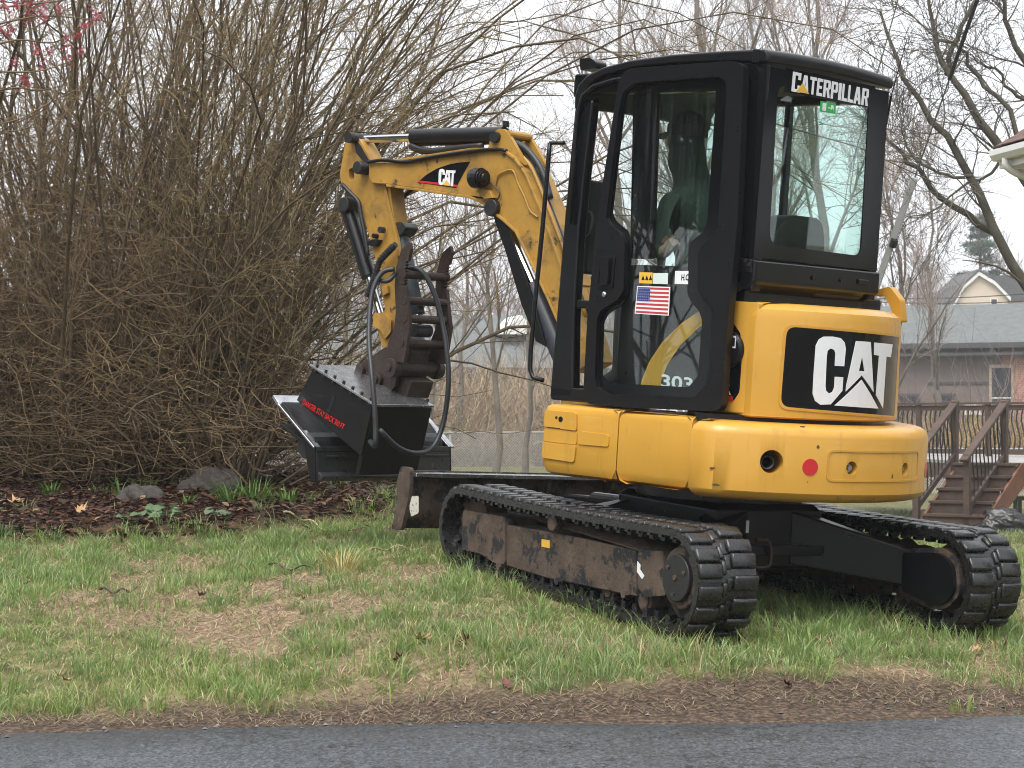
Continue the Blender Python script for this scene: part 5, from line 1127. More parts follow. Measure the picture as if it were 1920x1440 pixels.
# rear overhang: skirt band and sloped underside
sk = MB().prism([[(-.585, 1.535), (-.585, 1.640), (-.42, 1.640), (-.30, 1.60), (-.30, 1.455), (-.42, 1.46), (-.545, 1.515)]], XZ, YR - .005, YL + .005)
cabpart(sk, 'rear_overhang', BLK, bevel=.014)
for y in (.18, -.05): cabpart(MB().tube([(-.583, y, 1.585), (-.592, y, 1.585)], .012, 6), 'overhang_bolt', BLKM)
lk = cabpart(MB().box((-.583, -.27, 1.575), (-.597, -.19, 1.597)), 'tow_latch', BLKM, bevel=.005)
hg = MB().prism([hpoly([(1374, 481), (1408, 486), (1408, 512), (1374, 508)], .635)], XZ, .62, .633)
cabpart(hg, 'rail_bracket', BLKM, bevel=.005)
for q in ((1379, 485), (1398, 489), (1378, 503), (1405, 496)):
    p = HP(*q, 'y', .635); cabpart(MB().tube([(p[0], .63, p[2]), (p[0], .642, p[2])], .008, 8), 'bracket_bolt', STEEL)
cabpart(MB().box((-.50, .56, 1.50), (-.20, .625, 1.56)), 'lower_rail', BLKM, bevel=.008)
# rear pane: black border, clear centre, lettering
def rear(pts, x=-.571): return [(p[1], p[2]) for p in (HP(a, b, 'x', x) for a, b in pts)]
ro = rear([(1438, 124), (1665, 172), (1642, 508), (1411, 482)])
ri = fillet(rear([(1457, 160), (1628, 182), (1612, 480), (1440, 458)]), [.05, .05, .06, .07], 7)
cabpart(MB().prism([ro, ri], YZ, -.571, -.577), 'rear_pane_border', BLKD)
cabpart(MB().prism([fillet(rear([(1450, 150), (1634, 175), (1618, 488), (1432, 466)]), .03)], YZ, -.572, -.568), 'rear_pane', CLRR)
tb = rear([(1474, 127), (1641, 162), (1637, 204), (1471, 172)], -.578); cabpart(MB().prism([tb], YZ, -.5772, -.5782), 'name_decal', BLKD)
LT = {'C': [[(0, 0), (1, 0), (1, .36), (.68, .36), (.68, .16), (.34, .16), (.34, .84), (.68, .84), (.68, .64), (1, .64), (1, 1), (0, 1)]],
      'A': [[(0, 0), (.32, 0), (.37, .2), (.63, .2), (.68, 0), (1, 0), (.72, 1), (.28, 1)], [(.43, .37), (.57, .37), (.5, .74)]],
      'T': [[(.34, 0), (.66, 0), (.66, .82), (1, .82), (1, 1), (0, 1), (0, .82), (.34, .82)]],
      'E': [[(0, 0), (1, 0), (1, .18), (.36, .18), (.36, .42), (.85, .42), (.85, .59), (.36, .59), (.36, .82), (1, .82), (1, 1), (0, 1)]],
      'R': [[(0, 0), (.34, 0), (.34, .40), (.48, .40), (.66, 0), (1, 0), (.80, .44), (1, .54), (1, .9), (.88, 1), (0, 1)], [(.34, .56), (.66, .56), (.66, .84), (.34, .84)]],
      'P': [[(0, 0), (.34, 0), (.34, .38), (.86, .38), (1, .48), (1, .9), (.88, 1), (0, 1)], [(.34, .54), (.66, .54), (.66, .84), (.34, .84)]],
      'I': [[(.0, 0), (1, 0), (1, 1), (0, 1)]],
      'L': [[(0, 0), (1, 0), (1, .18), (.38, .18), (.38, 1), (0, 1)]]}
q00, q10, q01 = (HP(*q, 'x', -.579) for q in ((1484, 169), (1627, 199), (1487, 136)))
word = 'CATERPILLAR'; wid = [1.25, 1.1, .95, .85, 1.05, 1, .42, .8, .8, 1.1, 1.05]; gap = .14; tot = sum(wid) + gap * 10; xx = 0
for ch, w_ in zip(word, wid):
    hgt_ = 1.12 if xx == 0 else 1.0; dz = -.06 if xx == 0 else 0
    loops = [[((xx + u * w_) / tot, v * hgt_ + dz) for u, v in L] for L in LT[ch]]
    cabpart(MB().prism(loops, lambda u, v, d: tuple(np.array(q00) + u * (np.array(q10) - q00) + v * (np.array(q01) - q00) + np.array([d, 0, 0])), -.0004, .0008), 'name_letter', WHT)
    xx += w_ + gap
tri = rear([(1505, 156), (1517, 176), (1493, 172)], -.5806); cabpart(MB().prism([tri], YZ, -.5800, -.5812), 'name_triangle', ORA)
gs = rear([(1539, 189), (1568, 195), (1567, 214), (1538, 209)], -.58); g_ = cabpart(MB().prism([gs], YZ, -.5775, -.5785), 'exit_sticker', GRND)
for L in ([(1543, 193), (1550, 194), (1549, 208), (1542, 207)], [(1553, 201), (1558, 202), (1558, 204), (1553, 203)], [(1559, 197), (1563, 198), (1564, 208), (1561, 203), (1558, 208)]):
    cabpart(MB().prism([rear(L, -.58)], YZ, -.5787, -.5793), 'exit_symbol', WHT)
# right side glass, front glass
cabpart(MB().box((.52, -.372, 1.33), (-.50, -.368, 2.42)), 'right_pane', CLRR)
# left fixed pane behind the slid door
cabpart(MB().box((.02, .575, 1.60), (-.50, .579, 2.42)), 'left_pane', CLR)
# header beams
cabpart(MB().box((.54, .55, 2.39), (-.56, .615, 2.49)), 'cab_header', BLK, bevel=.012)
cabpart(MB().box((.54, -.38, 2.43), (-.56, -.325, 2.49)), 'cab_header', BLK, bevel=.012)
cabpart(MB().box((.555, -.36, 2.38), (.49, .60, 2.46)), 'cab_header', BLK, bevel=.012)
cabpart(MB().box((-.50, -.36, 2.455), (-.565, .60, 2.495)), 'cab_header', BLK, bevel=.012)
cabpart(MB().box((.48, -.33, 2.475), (-.52, .55, 2.49)), 'roof_liner', LINER)
# roof: side profile swept across, crowned
rp = hpoly([(1076, 205), (1077, 178), (1084, 158), (1100, 141), (1130, 126), (1180, 113), (1260, 102), (1360, 95), (1430, 92), (1441, 98), (1440, 120), (1380, 116), (1270, 119), (1180, 128), (1130, 142), (1104, 158), (1092, 180), (1089, 205)], .63)
rp = rp[:9] + [(-.575, rp[8][1] - .004), (-.588, rp[8][1] - .03), (-.585, ZT + .005)] + rp[11:]
rf = MB(); ny = 9; vs = []; fs = []; n_ = len(rp)
for j in range(ny):
    t = j / (ny - 1); y = .632 + (YR - .012 - .632) * t; e = min(t, 1 - t) * 2
    for u, v in rp: vs.append((u, y, v + (.016 * (1 - (1 - e)**2) if v > 2.5 or u > .3 else 0)))
for j in range(ny - 1):
    for i in range(n_): fs.append((j * n_ + i, j * n_ + (i + 1) % n_, (j + 1) * n_ + (i + 1) % n_, (j + 1) * n_ + i))
fs.append(tuple(range(n_))); fs.append(tuple(range((ny - 1) * n_, ny * n_))[::-1]); rf.add(vs, fs)
roof = cabpart(rf, 'cab_roof', BLKM, bevel=.012, seg=3)
seam = hpoly([(1412, 92), (1424, 92), (1423, 118), (1411, 118)], .634); cabpart(MB().prism([seam], XZ, .60, .637), 'roof_clip', BLKM, bevel=.003)
# drip rail along the door head and round the front corner
rail = [HP(*q, 'y', .632) for q in ((1070, 420), (1076, 300), (1083, 215), (1092, 180), (1112, 162), (1150, 150), (1200, 142))]
cabpart(MB().tube(rail, .010, 6), 'door_seal', BLKM, smooth=True)
rail2 = [HP(*q, 'y', .632) for q in ((1062, 400), (1068, 300), (1077, 200))]
wl_ = HP(1102, 122, 'y', .25)
cabpart(MB().prism([fillet(hpoly([(1087, 110), (1106, 108), (1117, 116), (1117, 127), (1088, 132)], .60), .008)], XZ, .52, .60), 'work_light', BLKM, bevel=.006)
bc_ = HP(1292, 92, 'y', .10); cabpart(MB().tube([(bc_[0], .10, 2.55), (bc_[0], .10, 2.59), (bc_[0] - .01, .10, 2.605)], [.035, .034, .02], 14), 'roof_knob', mat('rusty_knob', (.14, .05, .03), rough=.8, var=.5, vscale=40, bump=.8, bscale=70))
# grab bar along the front post
gb = [HP(*q, 'y', .64) for q in ((1058, 268), (1031, 268))]
gbm = MB().tube(gb, .009, 8)
gbm.tube([HP(*q, 'y', .64) for q in ((1031, 268), (1029, 290), (1018, 420), (1004, 560), (995, 660), (994, 694), (1000, 708), (1018, 713))], .0115, 10)
cabpart(gbm, 'grab_bar', BLKM, smooth=True)
# whip aerial at the far rear corner
pa = HP(1667, 195, 'y', -.40); pb = HP(1701, 72, 'y', -.40)
cabpart(MB().tube([HP(1655, 300, 'y', -.40), HP(1660, 240, 'y', -.40), HP(1671, 180, 'y', -.40)], .006, 8).tube([HP(1671, 180, 'y', -.40), HP(1701, 72, 'y', -.40)], [.0028, .0018], 6), 'whip_aerial', BLKM)
# inside: seat, consoles, levers, far grab handle
seat = cabpart(MB().box((-.05, -.10, 1.36), (-.40, .36, 1.44)), 'operator_seat', SEATM, bevel=.04, seg=3)
sb = fillet([(-.10, 1.42), (.35, 1.42), (.34, 1.72), (.27, 1.865), (-.02, 1.865), (-.09, 1.72)], .07)
cabpart(MB().prism([sb], lambda u, v, d: (-.36 - (v - 1.4) * .16 + d, u, v), -.05, .05), 'seat_back', SEATM, bevel=.03, seg=3)
cabpart(MB().box((.10, .42, 1.0), (-.30, .54, 1.50)), 'console', DARKIN, bevel=.02)
cabpart(MB().box((.10, -.30, 1.0), (-.30, -.16, 1.50)), 'console', DARKIN, bevel=.02)
for y in (.47, -.23): cabpart(MB().tube([(.04, y, 1.48), (.06, y, 1.58), (.07, y, 1.68)], [.018, .016, .026], 10), 'joystick', DARKIN, smooth=True)
cabpart(MB().tube([HP(*q, 'y', .50) for q in ((1092, 396), (1108, 398), (1112, 410), (1108, 438), (1098, 447), (1086, 446))], .008, 8), 'inside_grip', DARKIN, smooth=True)
cabpart(MB().box((.50, .30, 1.55), (.535, .50, 2.0)), 'front_control_box', DARKIN, bevel=.02)
cabpart(MB().box((-.50, -.30, 1.5), (-.545, .1, 1.70)), 'parcel_shelf', DARKIN, bevel=.02)
# ---------------- sliding door
DY0, DY1 = .655, .700
DO = fillet(hpoly([(1160, 150), (1175, 129), (1372, 114), (1394, 120), (1382, 420), (1365, 597), (1353, 772), (1172, 764), (1098, 757), (1094, 727), (1101, 597), (1118, 420)], DY1), [.05, .06, .03, .05, 0, 0, .055, 0, .04, .02, 0, 0])
DHpx = [(1160, 210), (1168, 172), (1190, 155), (1345, 143), (1360, 152), (1362, 175), (1346, 418), (1339, 441), (1316, 462), (1309, 477), (1308, 540), (1316, 558), (1331, 574), (1335, 588), (1330, 688), (1324, 720), (1303, 745), (1138, 738), (1119, 727), (1115, 705), (1119, 597), (1126, 582), (1158, 562), (1169, 545), (1171, 456), (1162, 436), (1141, 419), (1136, 408)]
DH_ = fillet(hpoly(DHpx, DY1), .012, 3)
door = H(MB().prism([DO, DH_], XZ, DY0, DY1), 'sliding_door', BLKM, bevel=.010, seg=3)
DCpx = [(1172, 205), (1178, 175), (1195, 162), (1330, 156), (1342, 163), (1344, 180), (1327, 418), (1319, 436), (1297, 453), (1292, 470), (1290, 550), (1297, 566), (1312, 583), (1318, 600), (1310, 705), (1292, 726), (1143, 718), (1131, 703), (1134, 604), (1142, 589), (1167, 572), (1180, 553), (1187, 456), (1178, 432), (1157, 415), (1150, 400)]
DC_ = fillet(hpoly(DCpx, DY0 + .012), .012, 3)
DH2 = [(x, z) for x, z in hpoly(DHpx, DY0 + .012)]; cxm = sum(p[0] for p in DH2) / len(DH2); czm = sum(p[1] for p in DH2) / len(DH2)
DH2 = [(cxm + (x - cxm) * 1.02, czm + (z - czm) * 1.01) for x, z in DH2]
H(MB().prism([DH2, DC_], XZ, DY0 + .014, DY0 + .018), 'door_pane_border', BLKD, door)
H(MB().prism([[(cxm + (x - cxm) * 1.01, czm + (z - czm) * 1.005) for x, z in hpoly(DHpx, DY0 + .012)]], XZ, DY0 + .009, DY0 + .013), 'door_pane', CLR, door)
hnd = MB().prism([fillet(hpoly([(1132, 482), (1147, 482), (1144, 534), (1129, 534)], DY1), .012)], XZ, DY1 + .004, DY1 + .022); H(hnd, 'door_handle', BLKM, door, bevel=.005)
cup_o = fillet(hpoly([(1124, 482), (1155, 480), (1150, 540), (1118, 540)], DY1), .014); cup_i = fillet(hpoly([(1128, 486), (1151, 485), (1146, 536), (1122, 536)], DY1), .012)
H(MB().prism([cup_o, cup_i], XZ, DY1 - .002, DY1 + .006), 'handle_cup', BLKM, door, bevel=.002)
kp = HP(1133, 552, 'y', DY1); H(MB().tube([(kp[0], DY1 - .002, kp[2]), (kp[0], DY1 + .005, kp[2]), (kp[0], DY1 + .008, kp[2])], [.012, .012, .008], 16), 'door_lock', CHROME, door)
# stickers on the door pane
SY = DY0 + .019
def stick(pts, m, name, d=0.0): return H(MB().prism([hpoly(pts, SY)], XZ, SY + d, SY + d + .0006), name, m, door)
fl = [(1195, 536), (1257, 538), (1254, 592), (1190, 588)]
stick(fl, WHT, 'flag_sticker')
def fq(u, v):
    a, b, c, d = (np.array(p, float) for p in fl); return tuple((a * (1 - u) + b * u) * (1 - v) + (d * (1 - u) + c * u) * v)
fu = lambda u: .03 + .94 * u
for k in range(0, 13, 2): stick([fq(fu(0), .04 + .92 * k / 13), fq(fu(1), .04 + .92 * k / 13), fq(fu(1), .04 + .92 * (k + 1) / 13), fq(fu(0), .04 + .92 * (k + 1) / 13)], FLAGR, 'flag_stripe', .0008)
stick([fq(fu(0), .04), fq(fu(.4), .04), fq(fu(.4), .04 + .92 * 7 / 13), fq(fu(0), .04 + .92 * 7 / 13)], FLAGB, 'flag_canton', .0016)
for r_ in range(5):
    for c_ in range(6):
        u, v = fu(.033 + .4 * (c_ + .15) / 6.2), .04 + .92 * 7 / 13 * (r_ + .5) / 5
        stick([fq(u - .006, v), fq(u, v - .02), fq(u + .012, v), fq(u, v + .02)], WHT, 'flag_star', .0024)
stick([(1199, 510), (1224, 511), (1223, 532), (1198, 531)], ORA, 'caution_sticker')
for k in range(3):
    x = 1203 + k * 7; stick([(x, 525), (x + 3, 516), (x + 6, 525)], BLKD, 'caution_symbol', .0008)
stick([(1225, 512), (1253, 512), (1252, 533), (1224, 532)], mat('pale_sticker', (.62, .72, .68), var=.1, rough=.4), 'info_sticker')
stick([(1266, 508), (1291, 508), (1290, 533), (1265, 532)], WHT, 'white_sticker')
link('sticker_letters', text_quad('H.C', HP(1277, 526, 'y', SY + .0012), HP(1291, 526, 'y', SY + .0012), HP(1278, 514, 'y', SY + .0012), .03), BLKD, door)
# ---------------- boom, stick and cylinders (boom plane y = -0.05)
YB = -.05; BF = .045                                    # centre plane and near face
bo = hpoly([(690, 304), (737, 303), (887, 279), (930, 279), (950, 284), (966, 296), (987, 325), (1012, 384), (1044, 469), (1064, 534), (1110, 680), (1075, 700), (1031, 566), (1003, 506), (969, 437), (948, 414), (930, 402), (915, 387), (900, 377), (880, 369), (727, 347), (696, 344), (690, 333)], BF)
boom = H(MB().prism([bo], XZ, YB - .085, BF - .003), 'boom', YELW, bevel=.008)
# welded flanges along the boom's upper and lower edge
def strip(pts, w, y0, y1, name, m, parent):
    P = [np.array(HP(*q, 'y', BF)) for q in pts]; L = [(p[0], p[2]) for p in P]; out = []; inn = []
    for i, p in enumerate(L):
        a = np.array(L[max(i - 1, 0)]); b = np.array(L[min(i + 1, len(L) - 1)]); t = (b - a) / np.linalg.norm(b - a); n = np.array([-t[1], t[0]])
        out.append(tuple(np.array(p) + n * w / 2)); inn.append(tuple(np.array(p) - n * w / 2))
    return H(MB().prism([out + inn[::-1]], XZ, y0, y1), name, m, parent, bevel=.003)
strip([(740, 302), (887, 280), (930, 280), (950, 285), (966, 297), (987, 326), (1012, 385), (1044, 470), (1064, 534)], .014, YB - .10, BF + .014, 'boom_flange', YELW, boom)
strip([(1064, 640), (1031, 563), (1003, 503), (969, 434), (945, 412), (932, 402), (917, 387), (900, 377), (880, 369), (727, 348)], .014, YB - .10, BF + .014, 'boom_flange', YELW, boom)
# boom decal
bd = [(783, 342), (800, 327), (828, 313), (852, 307), (881, 304), (868, 328), (857, 351)]
Zb = lambda x, y: (600 + x / 4.174, 220 + y / 4.174)
bd = [Zb(760, 510), Zb(830, 450), Zb(910, 402), Zb(1000, 370), Zb(1080, 354), Zb(1174, 346), Zb(1120, 440), Zb(1062, 552)]
H(MB().prism([hpoly(bd, BF)], XZ, BF - .003, BF - .0012), 'boom_decal', BLKD, boom)
H(MB().prism([hpoly([Zb(775, 494), Zb(1074, 528), Zb(1068, 545), Zb(760, 508)], BF)], XZ, BF - .0012, BF), 'boom_stripe', RED, boom)
def cat2(L, n, m=WHT): H(MB().prism([hpoly([Zb(*p) for p in k], BF) for k in L], XZ, BF - .0004, BF + .0012), n, m, boom)
cat2([[(930, 430), (938, 408), (958, 402), (975, 412), (979, 450), (960, 448), (960, 430), (952, 428), (947, 500), (952, 512), (960, 505), (963, 480), (976, 482), (974, 512), (955, 532), (938, 528), (928, 510)]], 'logo_letter')
cat2([[(990, 412), (1016, 414), (1022, 530), (990, 492), (966, 524), (972, 500)], [(1002, 430), (1006, 470), (994, 470)]], 'logo_letter')
cat2([[(1018, 414), (1062, 416), (1058, 438), (1048, 438), (1042, 540), (1026, 538), (1034, 436), (1018, 436)]], 'logo_letter')
cat2([[(992, 494), (1024, 538), (954, 528)]], 'logo_triangle', ORA)
# work light on the boom
lp = [HP(*q, 'y', BF) for q in ((889, 327), (912, 331))]
wl2 = MB()
for k, (w_, y_) in enumerate(((.036, .0), (.042, .022), (.042, .03), (.040, .05), (.042, .058), (.030, .085))):
    pass
cL = HP(899, 334, 'y', BF + .06)
wl2.tube([(cL[0] + .045, BF + .06, cL[2] - .005), (cL[0] + .02, BF + .06, cL[2]), (cL[0] - .01, BF + .06, cL[2]), (cL[0] - .045, BF + .06, cL[2] + .004)], [.050, .054, .048, .022], 16)
for k in range(3): wl2.tube([(cL[0] - .01 - .012 * k, BF + .06, cL[2]), (cL[0] - .014 - .012 * k, BF + .06, cL[2])], .054 - .006 * k, 16)
H(wl2, 'boom_lamp', BLKM, boom)
br = hpoly([(900, 352), (925, 358), (932, 372), (914, 374), (903, 362)], BF); H(MB().prism([br], XZ, BF, BF + .03), 'lamp_bracket', YELW, boom, bevel=.003)
wire = [HP(*q, 'y', BF + .012) for q in ((912, 337), (930, 352), (937, 364), (930, 376), (922, 372))]
H(MB().tube(curve_pts(wire, 16), .004, 6), 'lamp_cable', HOSE, boom)
wire = [HP(*q, 'y', BF + .006) for q in ((929, 345), (933, 330), (945, 322), (962, 320), (972, 345), (984, 370), (994, 395), (1008, 407))]
H(MB().tube(curve_pts(wire, 24), .005, 6), 'boom_cable', YELW, boom)
# lug plates carrying the stick cylinder
for y in (YB + .075, YB - .095):
    H(MB().prism([fillet(hpoly([(912, 282), (920, 250), (934, 240), (946, 243), (958, 262), (975, 292), (984, 312), (960, 290)], BF), .02)], XZ, y - .012, y + .012), 'cylinder_lug', YELW, boom, bevel=.004)
H(MB().tube([tuple(HP(952, 252, 'y', YB + .08)), tuple(HP(952, 252, 'y', YB + .08) + np.array([0, -.17, 0]))], .022, 14), 'lug_tube', YELW, boom)
def cyl(p0, p1, r, y, name, m, parent=boom, n=18, rod=None, rr=.018):
    a = HP(*p0, 'y', y); b = HP(*p1, 'y', y); mb = MB().tube([(a[0], y, a[2]), (b[0], y, b[2])], r, n)
    o = H(mb, name, m, parent, bevel=.004)
    if rod is not None:
        c = HP(*rod, 'y', y); H(MB().tube([(b[0], y, b[2]), (c[0], y, c[2])], rr, 14), 'piston_rod', CHROME, o)
    return o
sc_ = cyl((946, 254), (776, 258), .047, YB, 'stick_cylinder', BLKM, rod=(660, 262), rr=.022)
for q in ((929, 257), (656, 258)):
    p = HP(*q, 'y', BF); H(MB().tube([(p[0], YB + .11, p[2]), (p[0], YB - .11, p[2])], .030, 18), 'pivot_pin', STEEL, boom)
p = HP(948, 238, 'y', YB); H(MB().tube([(p[0], YB, p[2]), (p[0], YB, p[2] + .03)], .018, 12), 'grease_cap', BLKM, boom)
# boom cylinder under the boom
bcy = cyl((1066, 690), (1000, 535), .060, YB + .0, 'boom_cylinder', mat('cylinder_grey_blue', (.035, .038, .05), rough=.35, var=.2, vscale=9), rod=(940, 400), rr=.028)
gd = hpoly([(918, 398), (934, 394), (948, 430), (974, 500), (1000, 580), (1018, 650), (1000, 640), (972, 570), (942, 470), (926, 425)], BF); H(MB().prism([gd], XZ, YB + .062, YB + .074), 'cylinder_guard', BLKM, boom, bevel=.003)
p = HP(926, 390, 'y', BF); H(MB().tube([(p[0], BF + .03, p[2]), (p[0], YB - .12, p[2])], .045, 20), 'pivot_boss', STEEL, boom, bevel=.006)
# hard lines and hoses along the back of the boom
for k in range(4):
    y = YB + .06 - k * .045; o_ = 7 + 3 * k
    pts = [HP(x + o_, yy - o_, 'y', y) for x, yy in ((972, 300), (990, 322), (1014, 378), (1046, 462), (1068, 532), (1092, 600))]
    H(MB().tube(curve_pts(pts, 18), .011, 8), 'boom_pipe', STEEL if k % 2 else YELW, boom, smooth=True)
for k in range(3):
    y = YB + .04 - k * .05
    pts = [HP(x, yy, 'y', y) for x, yy in ((955, 262), (985, 278), (1008, 305), (1022, 335), (1032, 372))]
    H(MB().tube(curve_pts(pts, 18), .017, 8), 'boom_hose', HOSE, boom, smooth=True)
for k in range(2):
    pts = [HP(x, yy + 4 * k, 'y', YB + .03 - .06 * k) for x, yy in ((905, 272), (860, 276), (820, 282), (790, 280), (770, 272))]
    H(MB().tube(curve_pts(pts, 16), .014, 8), 'cylinder_hose', HOSE, boom, smooth=True)
pts = [HP(x, yy, 'y', BF + .01) for x, yy in ((690, 304), (720, 300), (760, 304), (800, 296), (887, 283), (930, 280), (950, 283))]
H(MB().tube(curve_pts(pts, 20), .010, 8), 'boom_pipe', BLKM, boom, smooth=True)
# boom foot and swing post in front of the house
H(MB().box((.62, -.24, .62), (.92, .14, .98)), 'swing_post', YELW, None, bevel=.03)
# stick: it swings inside the boom's forked tip
SB = YB + .052
so = [(648, 262), (652, 249), (668, 250), (682, 275), (697, 303), (712, 340), (731, 348), (737, 398), (742, 430), (746, 470), (747, 540), (744, 590), (738, 620), (726, 652), (716, 651), (707, 612), (704, 590), (716, 586), (722, 580), (712, 525), (700, 469), (684, 415), (674, 380), (655, 352), (640, 350), (637, 325), (643, 292)]
stick_ = H(MB().prism([hpoly(so, SB), fillet(hpoly([(654, 318), (663, 314), (664, 335), (657, 339), (654, 332)], SB), .008)], XZ, YB - .052, SB), 'stick', YELW, bevel=.008)
p = HP(687, 316, 'y', SB); H(MB().tube([(p[0], SB + .075, p[2]), (p[0], YB - .12, p[2])], .036, 20), 'pivot_boss', STEEL, stick_, bevel=.006)
H(MB().prism([hpoly([(664, 258), (676, 272), (693, 302), (684, 306), (668, 286)], SB)], XZ, SB - .01, SB + .003), 'horn_gap_shade', STEEL, stick_)  # dark plate painting in the shade between the horn's two plates
strip([(712, 346), (724, 400), (734, 440), (740, 480)], .018, SB - .01, SB + .012, 'stick_rib', YELW, stick_)
H(MB().prism([fillet(hpoly([(705, 588), (722, 586), (738, 600), (738, 622), (727, 636), (716, 618), (704, 612)], SB), .008)], XZ, SB, SB + .02), 'link_ear', YELW, stick_, bevel=.004)
bb = hpoly([(720, 538), (731, 536), (732, 550), (722, 556)], SB); H(MB().prism([bb], XZ, SB, SB + .022), 'stick_bracket', YELW, stick_, bevel=.003)
H(MB().prism([hpoly([(686, 460), (705, 449), (718, 450), (712, 462)], SB)], XZ, SB, SB + .03), 'stick_bracket', BLKM, stick_, bevel=.003)
cyl((650, 385), (692, 520), .042, YB + .01, 'bucket_cylinder', BLKM, stick_, rod=(716, 600), rr=.022)
p = HP(648, 384, 'y', SB); H(MB().tube([(p[0], SB + .02, p[2]), (p[0], YB - .11, p[2])], .042, 18), 'pivot_boss', STEEL, stick_, bevel=.005)
tc_ = cyl((748, 425), (783, 590), .042, YB, 'thumb_cylinder', mat('cylinder_grey', (.035, .042, .05), rough=.4, var=.3, vscale=12), stick_, rod=(786, 622), rr=.020)
H(MB().prism([fillet(hpoly([(724, 432), (732, 418), (752, 416), (760, 426), (752, 440), (738, 446)], SB), .012)], XZ, YB - .05, SB - .004), 'thumb_bracket', STEEL, stick_, bevel=.006)
p = HP(724, 432, 'y', SB); H(MB().tube([(p[0], SB + .02, p[2]), (p[0], SB + .05, p[2])], .018, 10), 'hose_fitting', STEEL, stick_)
p = HP(707, 443, 'y', SB); H(MB().tube([(p[0], SB, p[2]), (p[0], SB + .03, p[2])], .014, 10), 'hose_fitting', BLKM, stick_)
pts = [HP(x, y, 'y', SB + .03) for x, y in ((641, 345), (655, 360), (672, 378), (676, 400), (684, 440), (690, 480))]
H(MB().tube(curve_pts(pts, 18), .012, 8), 'stick_hose', STEEL, stick_, smooth=True)
# spiral-guarded hose
pts = curve_pts([HP(x, y, 'y', SB + .05) for x, y in ((742, 458), (728, 472), (712, 490), (704, 515), (696, 535), (688, 556))], 40)
sg = MB().tube(pts, .016, 8)
for k in range(3, 38, 2): sg.tube([pts[k] - (pts[k + 1] - pts[k]) * .3, pts[k] + (pts[k + 1] - pts[k]) * .3], .021, 8)
H(sg, 'guarded_hose', HOSE, stick_)
pts = [HP(x, y, 'y', YB + .1) for x, y in ((700, 480), (704, 500), (697, 520), (690, 530))]
H(MB().tube(curve_pts([HP(x, y, 'y', YB - .13) for x, y in ((741, 402), (752, 376), (772, 356), (800, 344))], 16), .012, 8), 'stick_hose', HOSE, stick_, smooth=True)
# thumb: two toothed cheek plates and four rungs
YT0, YT1 = YB + .17, YB - .17
tl = [(767, 454), (752, 468), (742, 503), (740, 537), (742, 587), (739, 614), (727, 645), (722, 678), (757, 680), (768, 610), (765, 587), (760, 537), (761, 503), (765, 489), (770, 466)]
def teeth(L, i0, i1, n, d):
    a, b = np.array(L[i0], float), np.array(L[i1], float); t = (b - a) / n; nn_ = np.array([-(b - a)[1], (b - a)[0]]); nn_ = nn_ / np.linalg.norm(nn_) * d; out = []
    for k in range(n): out += [tuple(a + t * k), tuple(a + t * (k + .25) + nn_), tuple(a + t * (k + .7) + nn_)]
    return L[:i0] + out + L[i1:]
tlt = teeth(hpoly(tl, YT0), 11, 13, 8, -.016)
thumb = H(MB().prism([tlt], XZ, YT0 - .022, YT0), 'thumb', RUST, bevel=.003)
H(MB().prism([tlt], XZ, YT1, YT1 + .022), 'thumb_cheek', RUST, thumb, bevel=.003)
for x0, y0, r_ in ((756, 514, .023), (757, 563, .023), (758, 597, .023), (752, 643, .022)):
    a = HP(x0, y0, 'y', YT0); H(MB().tube([(a[0], YT0 + .004, a[2]), (a[0], YT1 - .004, a[2])], r_, 14), 'thumb_rung', RUST, thumb, smooth=False)
a = HP(748, 618, 'y', YT0); H(MB().tube([(a[0], YB + .06, a[2]), (a[0], YB - .06, a[2])], .035, 16), 'thumb_knuckle', STEEL, thumb)
# coupler
cp = fillet(hpoly([(663, 720), (672, 684), (698, 668), (725, 650), (738, 668), (748, 690), (742, 724), (722, 746), (694, 738)], YB + .11), .012)
coup = H(MB().prism([cp], XZ, YB + .09, YB + .115), 'coupler', RUST, bevel=.004)
H(MB().prism([cp], XZ, YB - .115, YB - .09), 'coupler_cheek', RUST, coup, bevel=.004)
a = HP(736, 690, 'y', YB + .16)
pin = MB().tube([(a[0], YB + .19, a[2]), (a[0], YB + .15, a[2])], .052, 20).tube([(a[0], YB + .15, a[2]), (a[0], YB - .16, a[2])], .040, 20).tube([(a[0], YB - .16, a[2]), (a[0], YB - .20, a[2])], .054, 20).tube([(a[0], YB + .20, a[2]), (a[0], YB - .21, a[2])], .022, 12)
H(pin, 'coupler_pin', RUST, coup, bevel=.004)
a2 = HP(712, 712, 'y', YB + .11); H(MB().tube([(a2[0], YB + .14, a2[2]), (a2[0], YB - .14, a2[2])], .034, 18).tube([(a2[0], YB + .155, a2[2]), (a2[0], YB - .15, a2[2])], .020, 12), 'coupler_pin', RUST, coup, bevel=.003)
a3 = HP(680, 694, 'y', YB + .11); H(MB().tube([(a3[0], YB + .14, a3[2]), (a3[0], YB - .14, a3[2])], .030, 16), 'coupler_pin', RUST, coup, bevel=.003)
H(MB().prism([hpoly([(742, 612), (768, 640), (772, 660), (764, 690), (738, 690), (742, 655)], YB + .07)], XZ, YB - .08, YB + .07), 'link_plate', RUST, coup, bevel=.01)
H(MB().prism([hpoly([(700, 735), (745, 700), (772, 714), (762, 745), (700, 748)], YB + .08)], XZ, YB - .10, YB + .08), 'coupler_block', RUST, coup, bevel=.01)
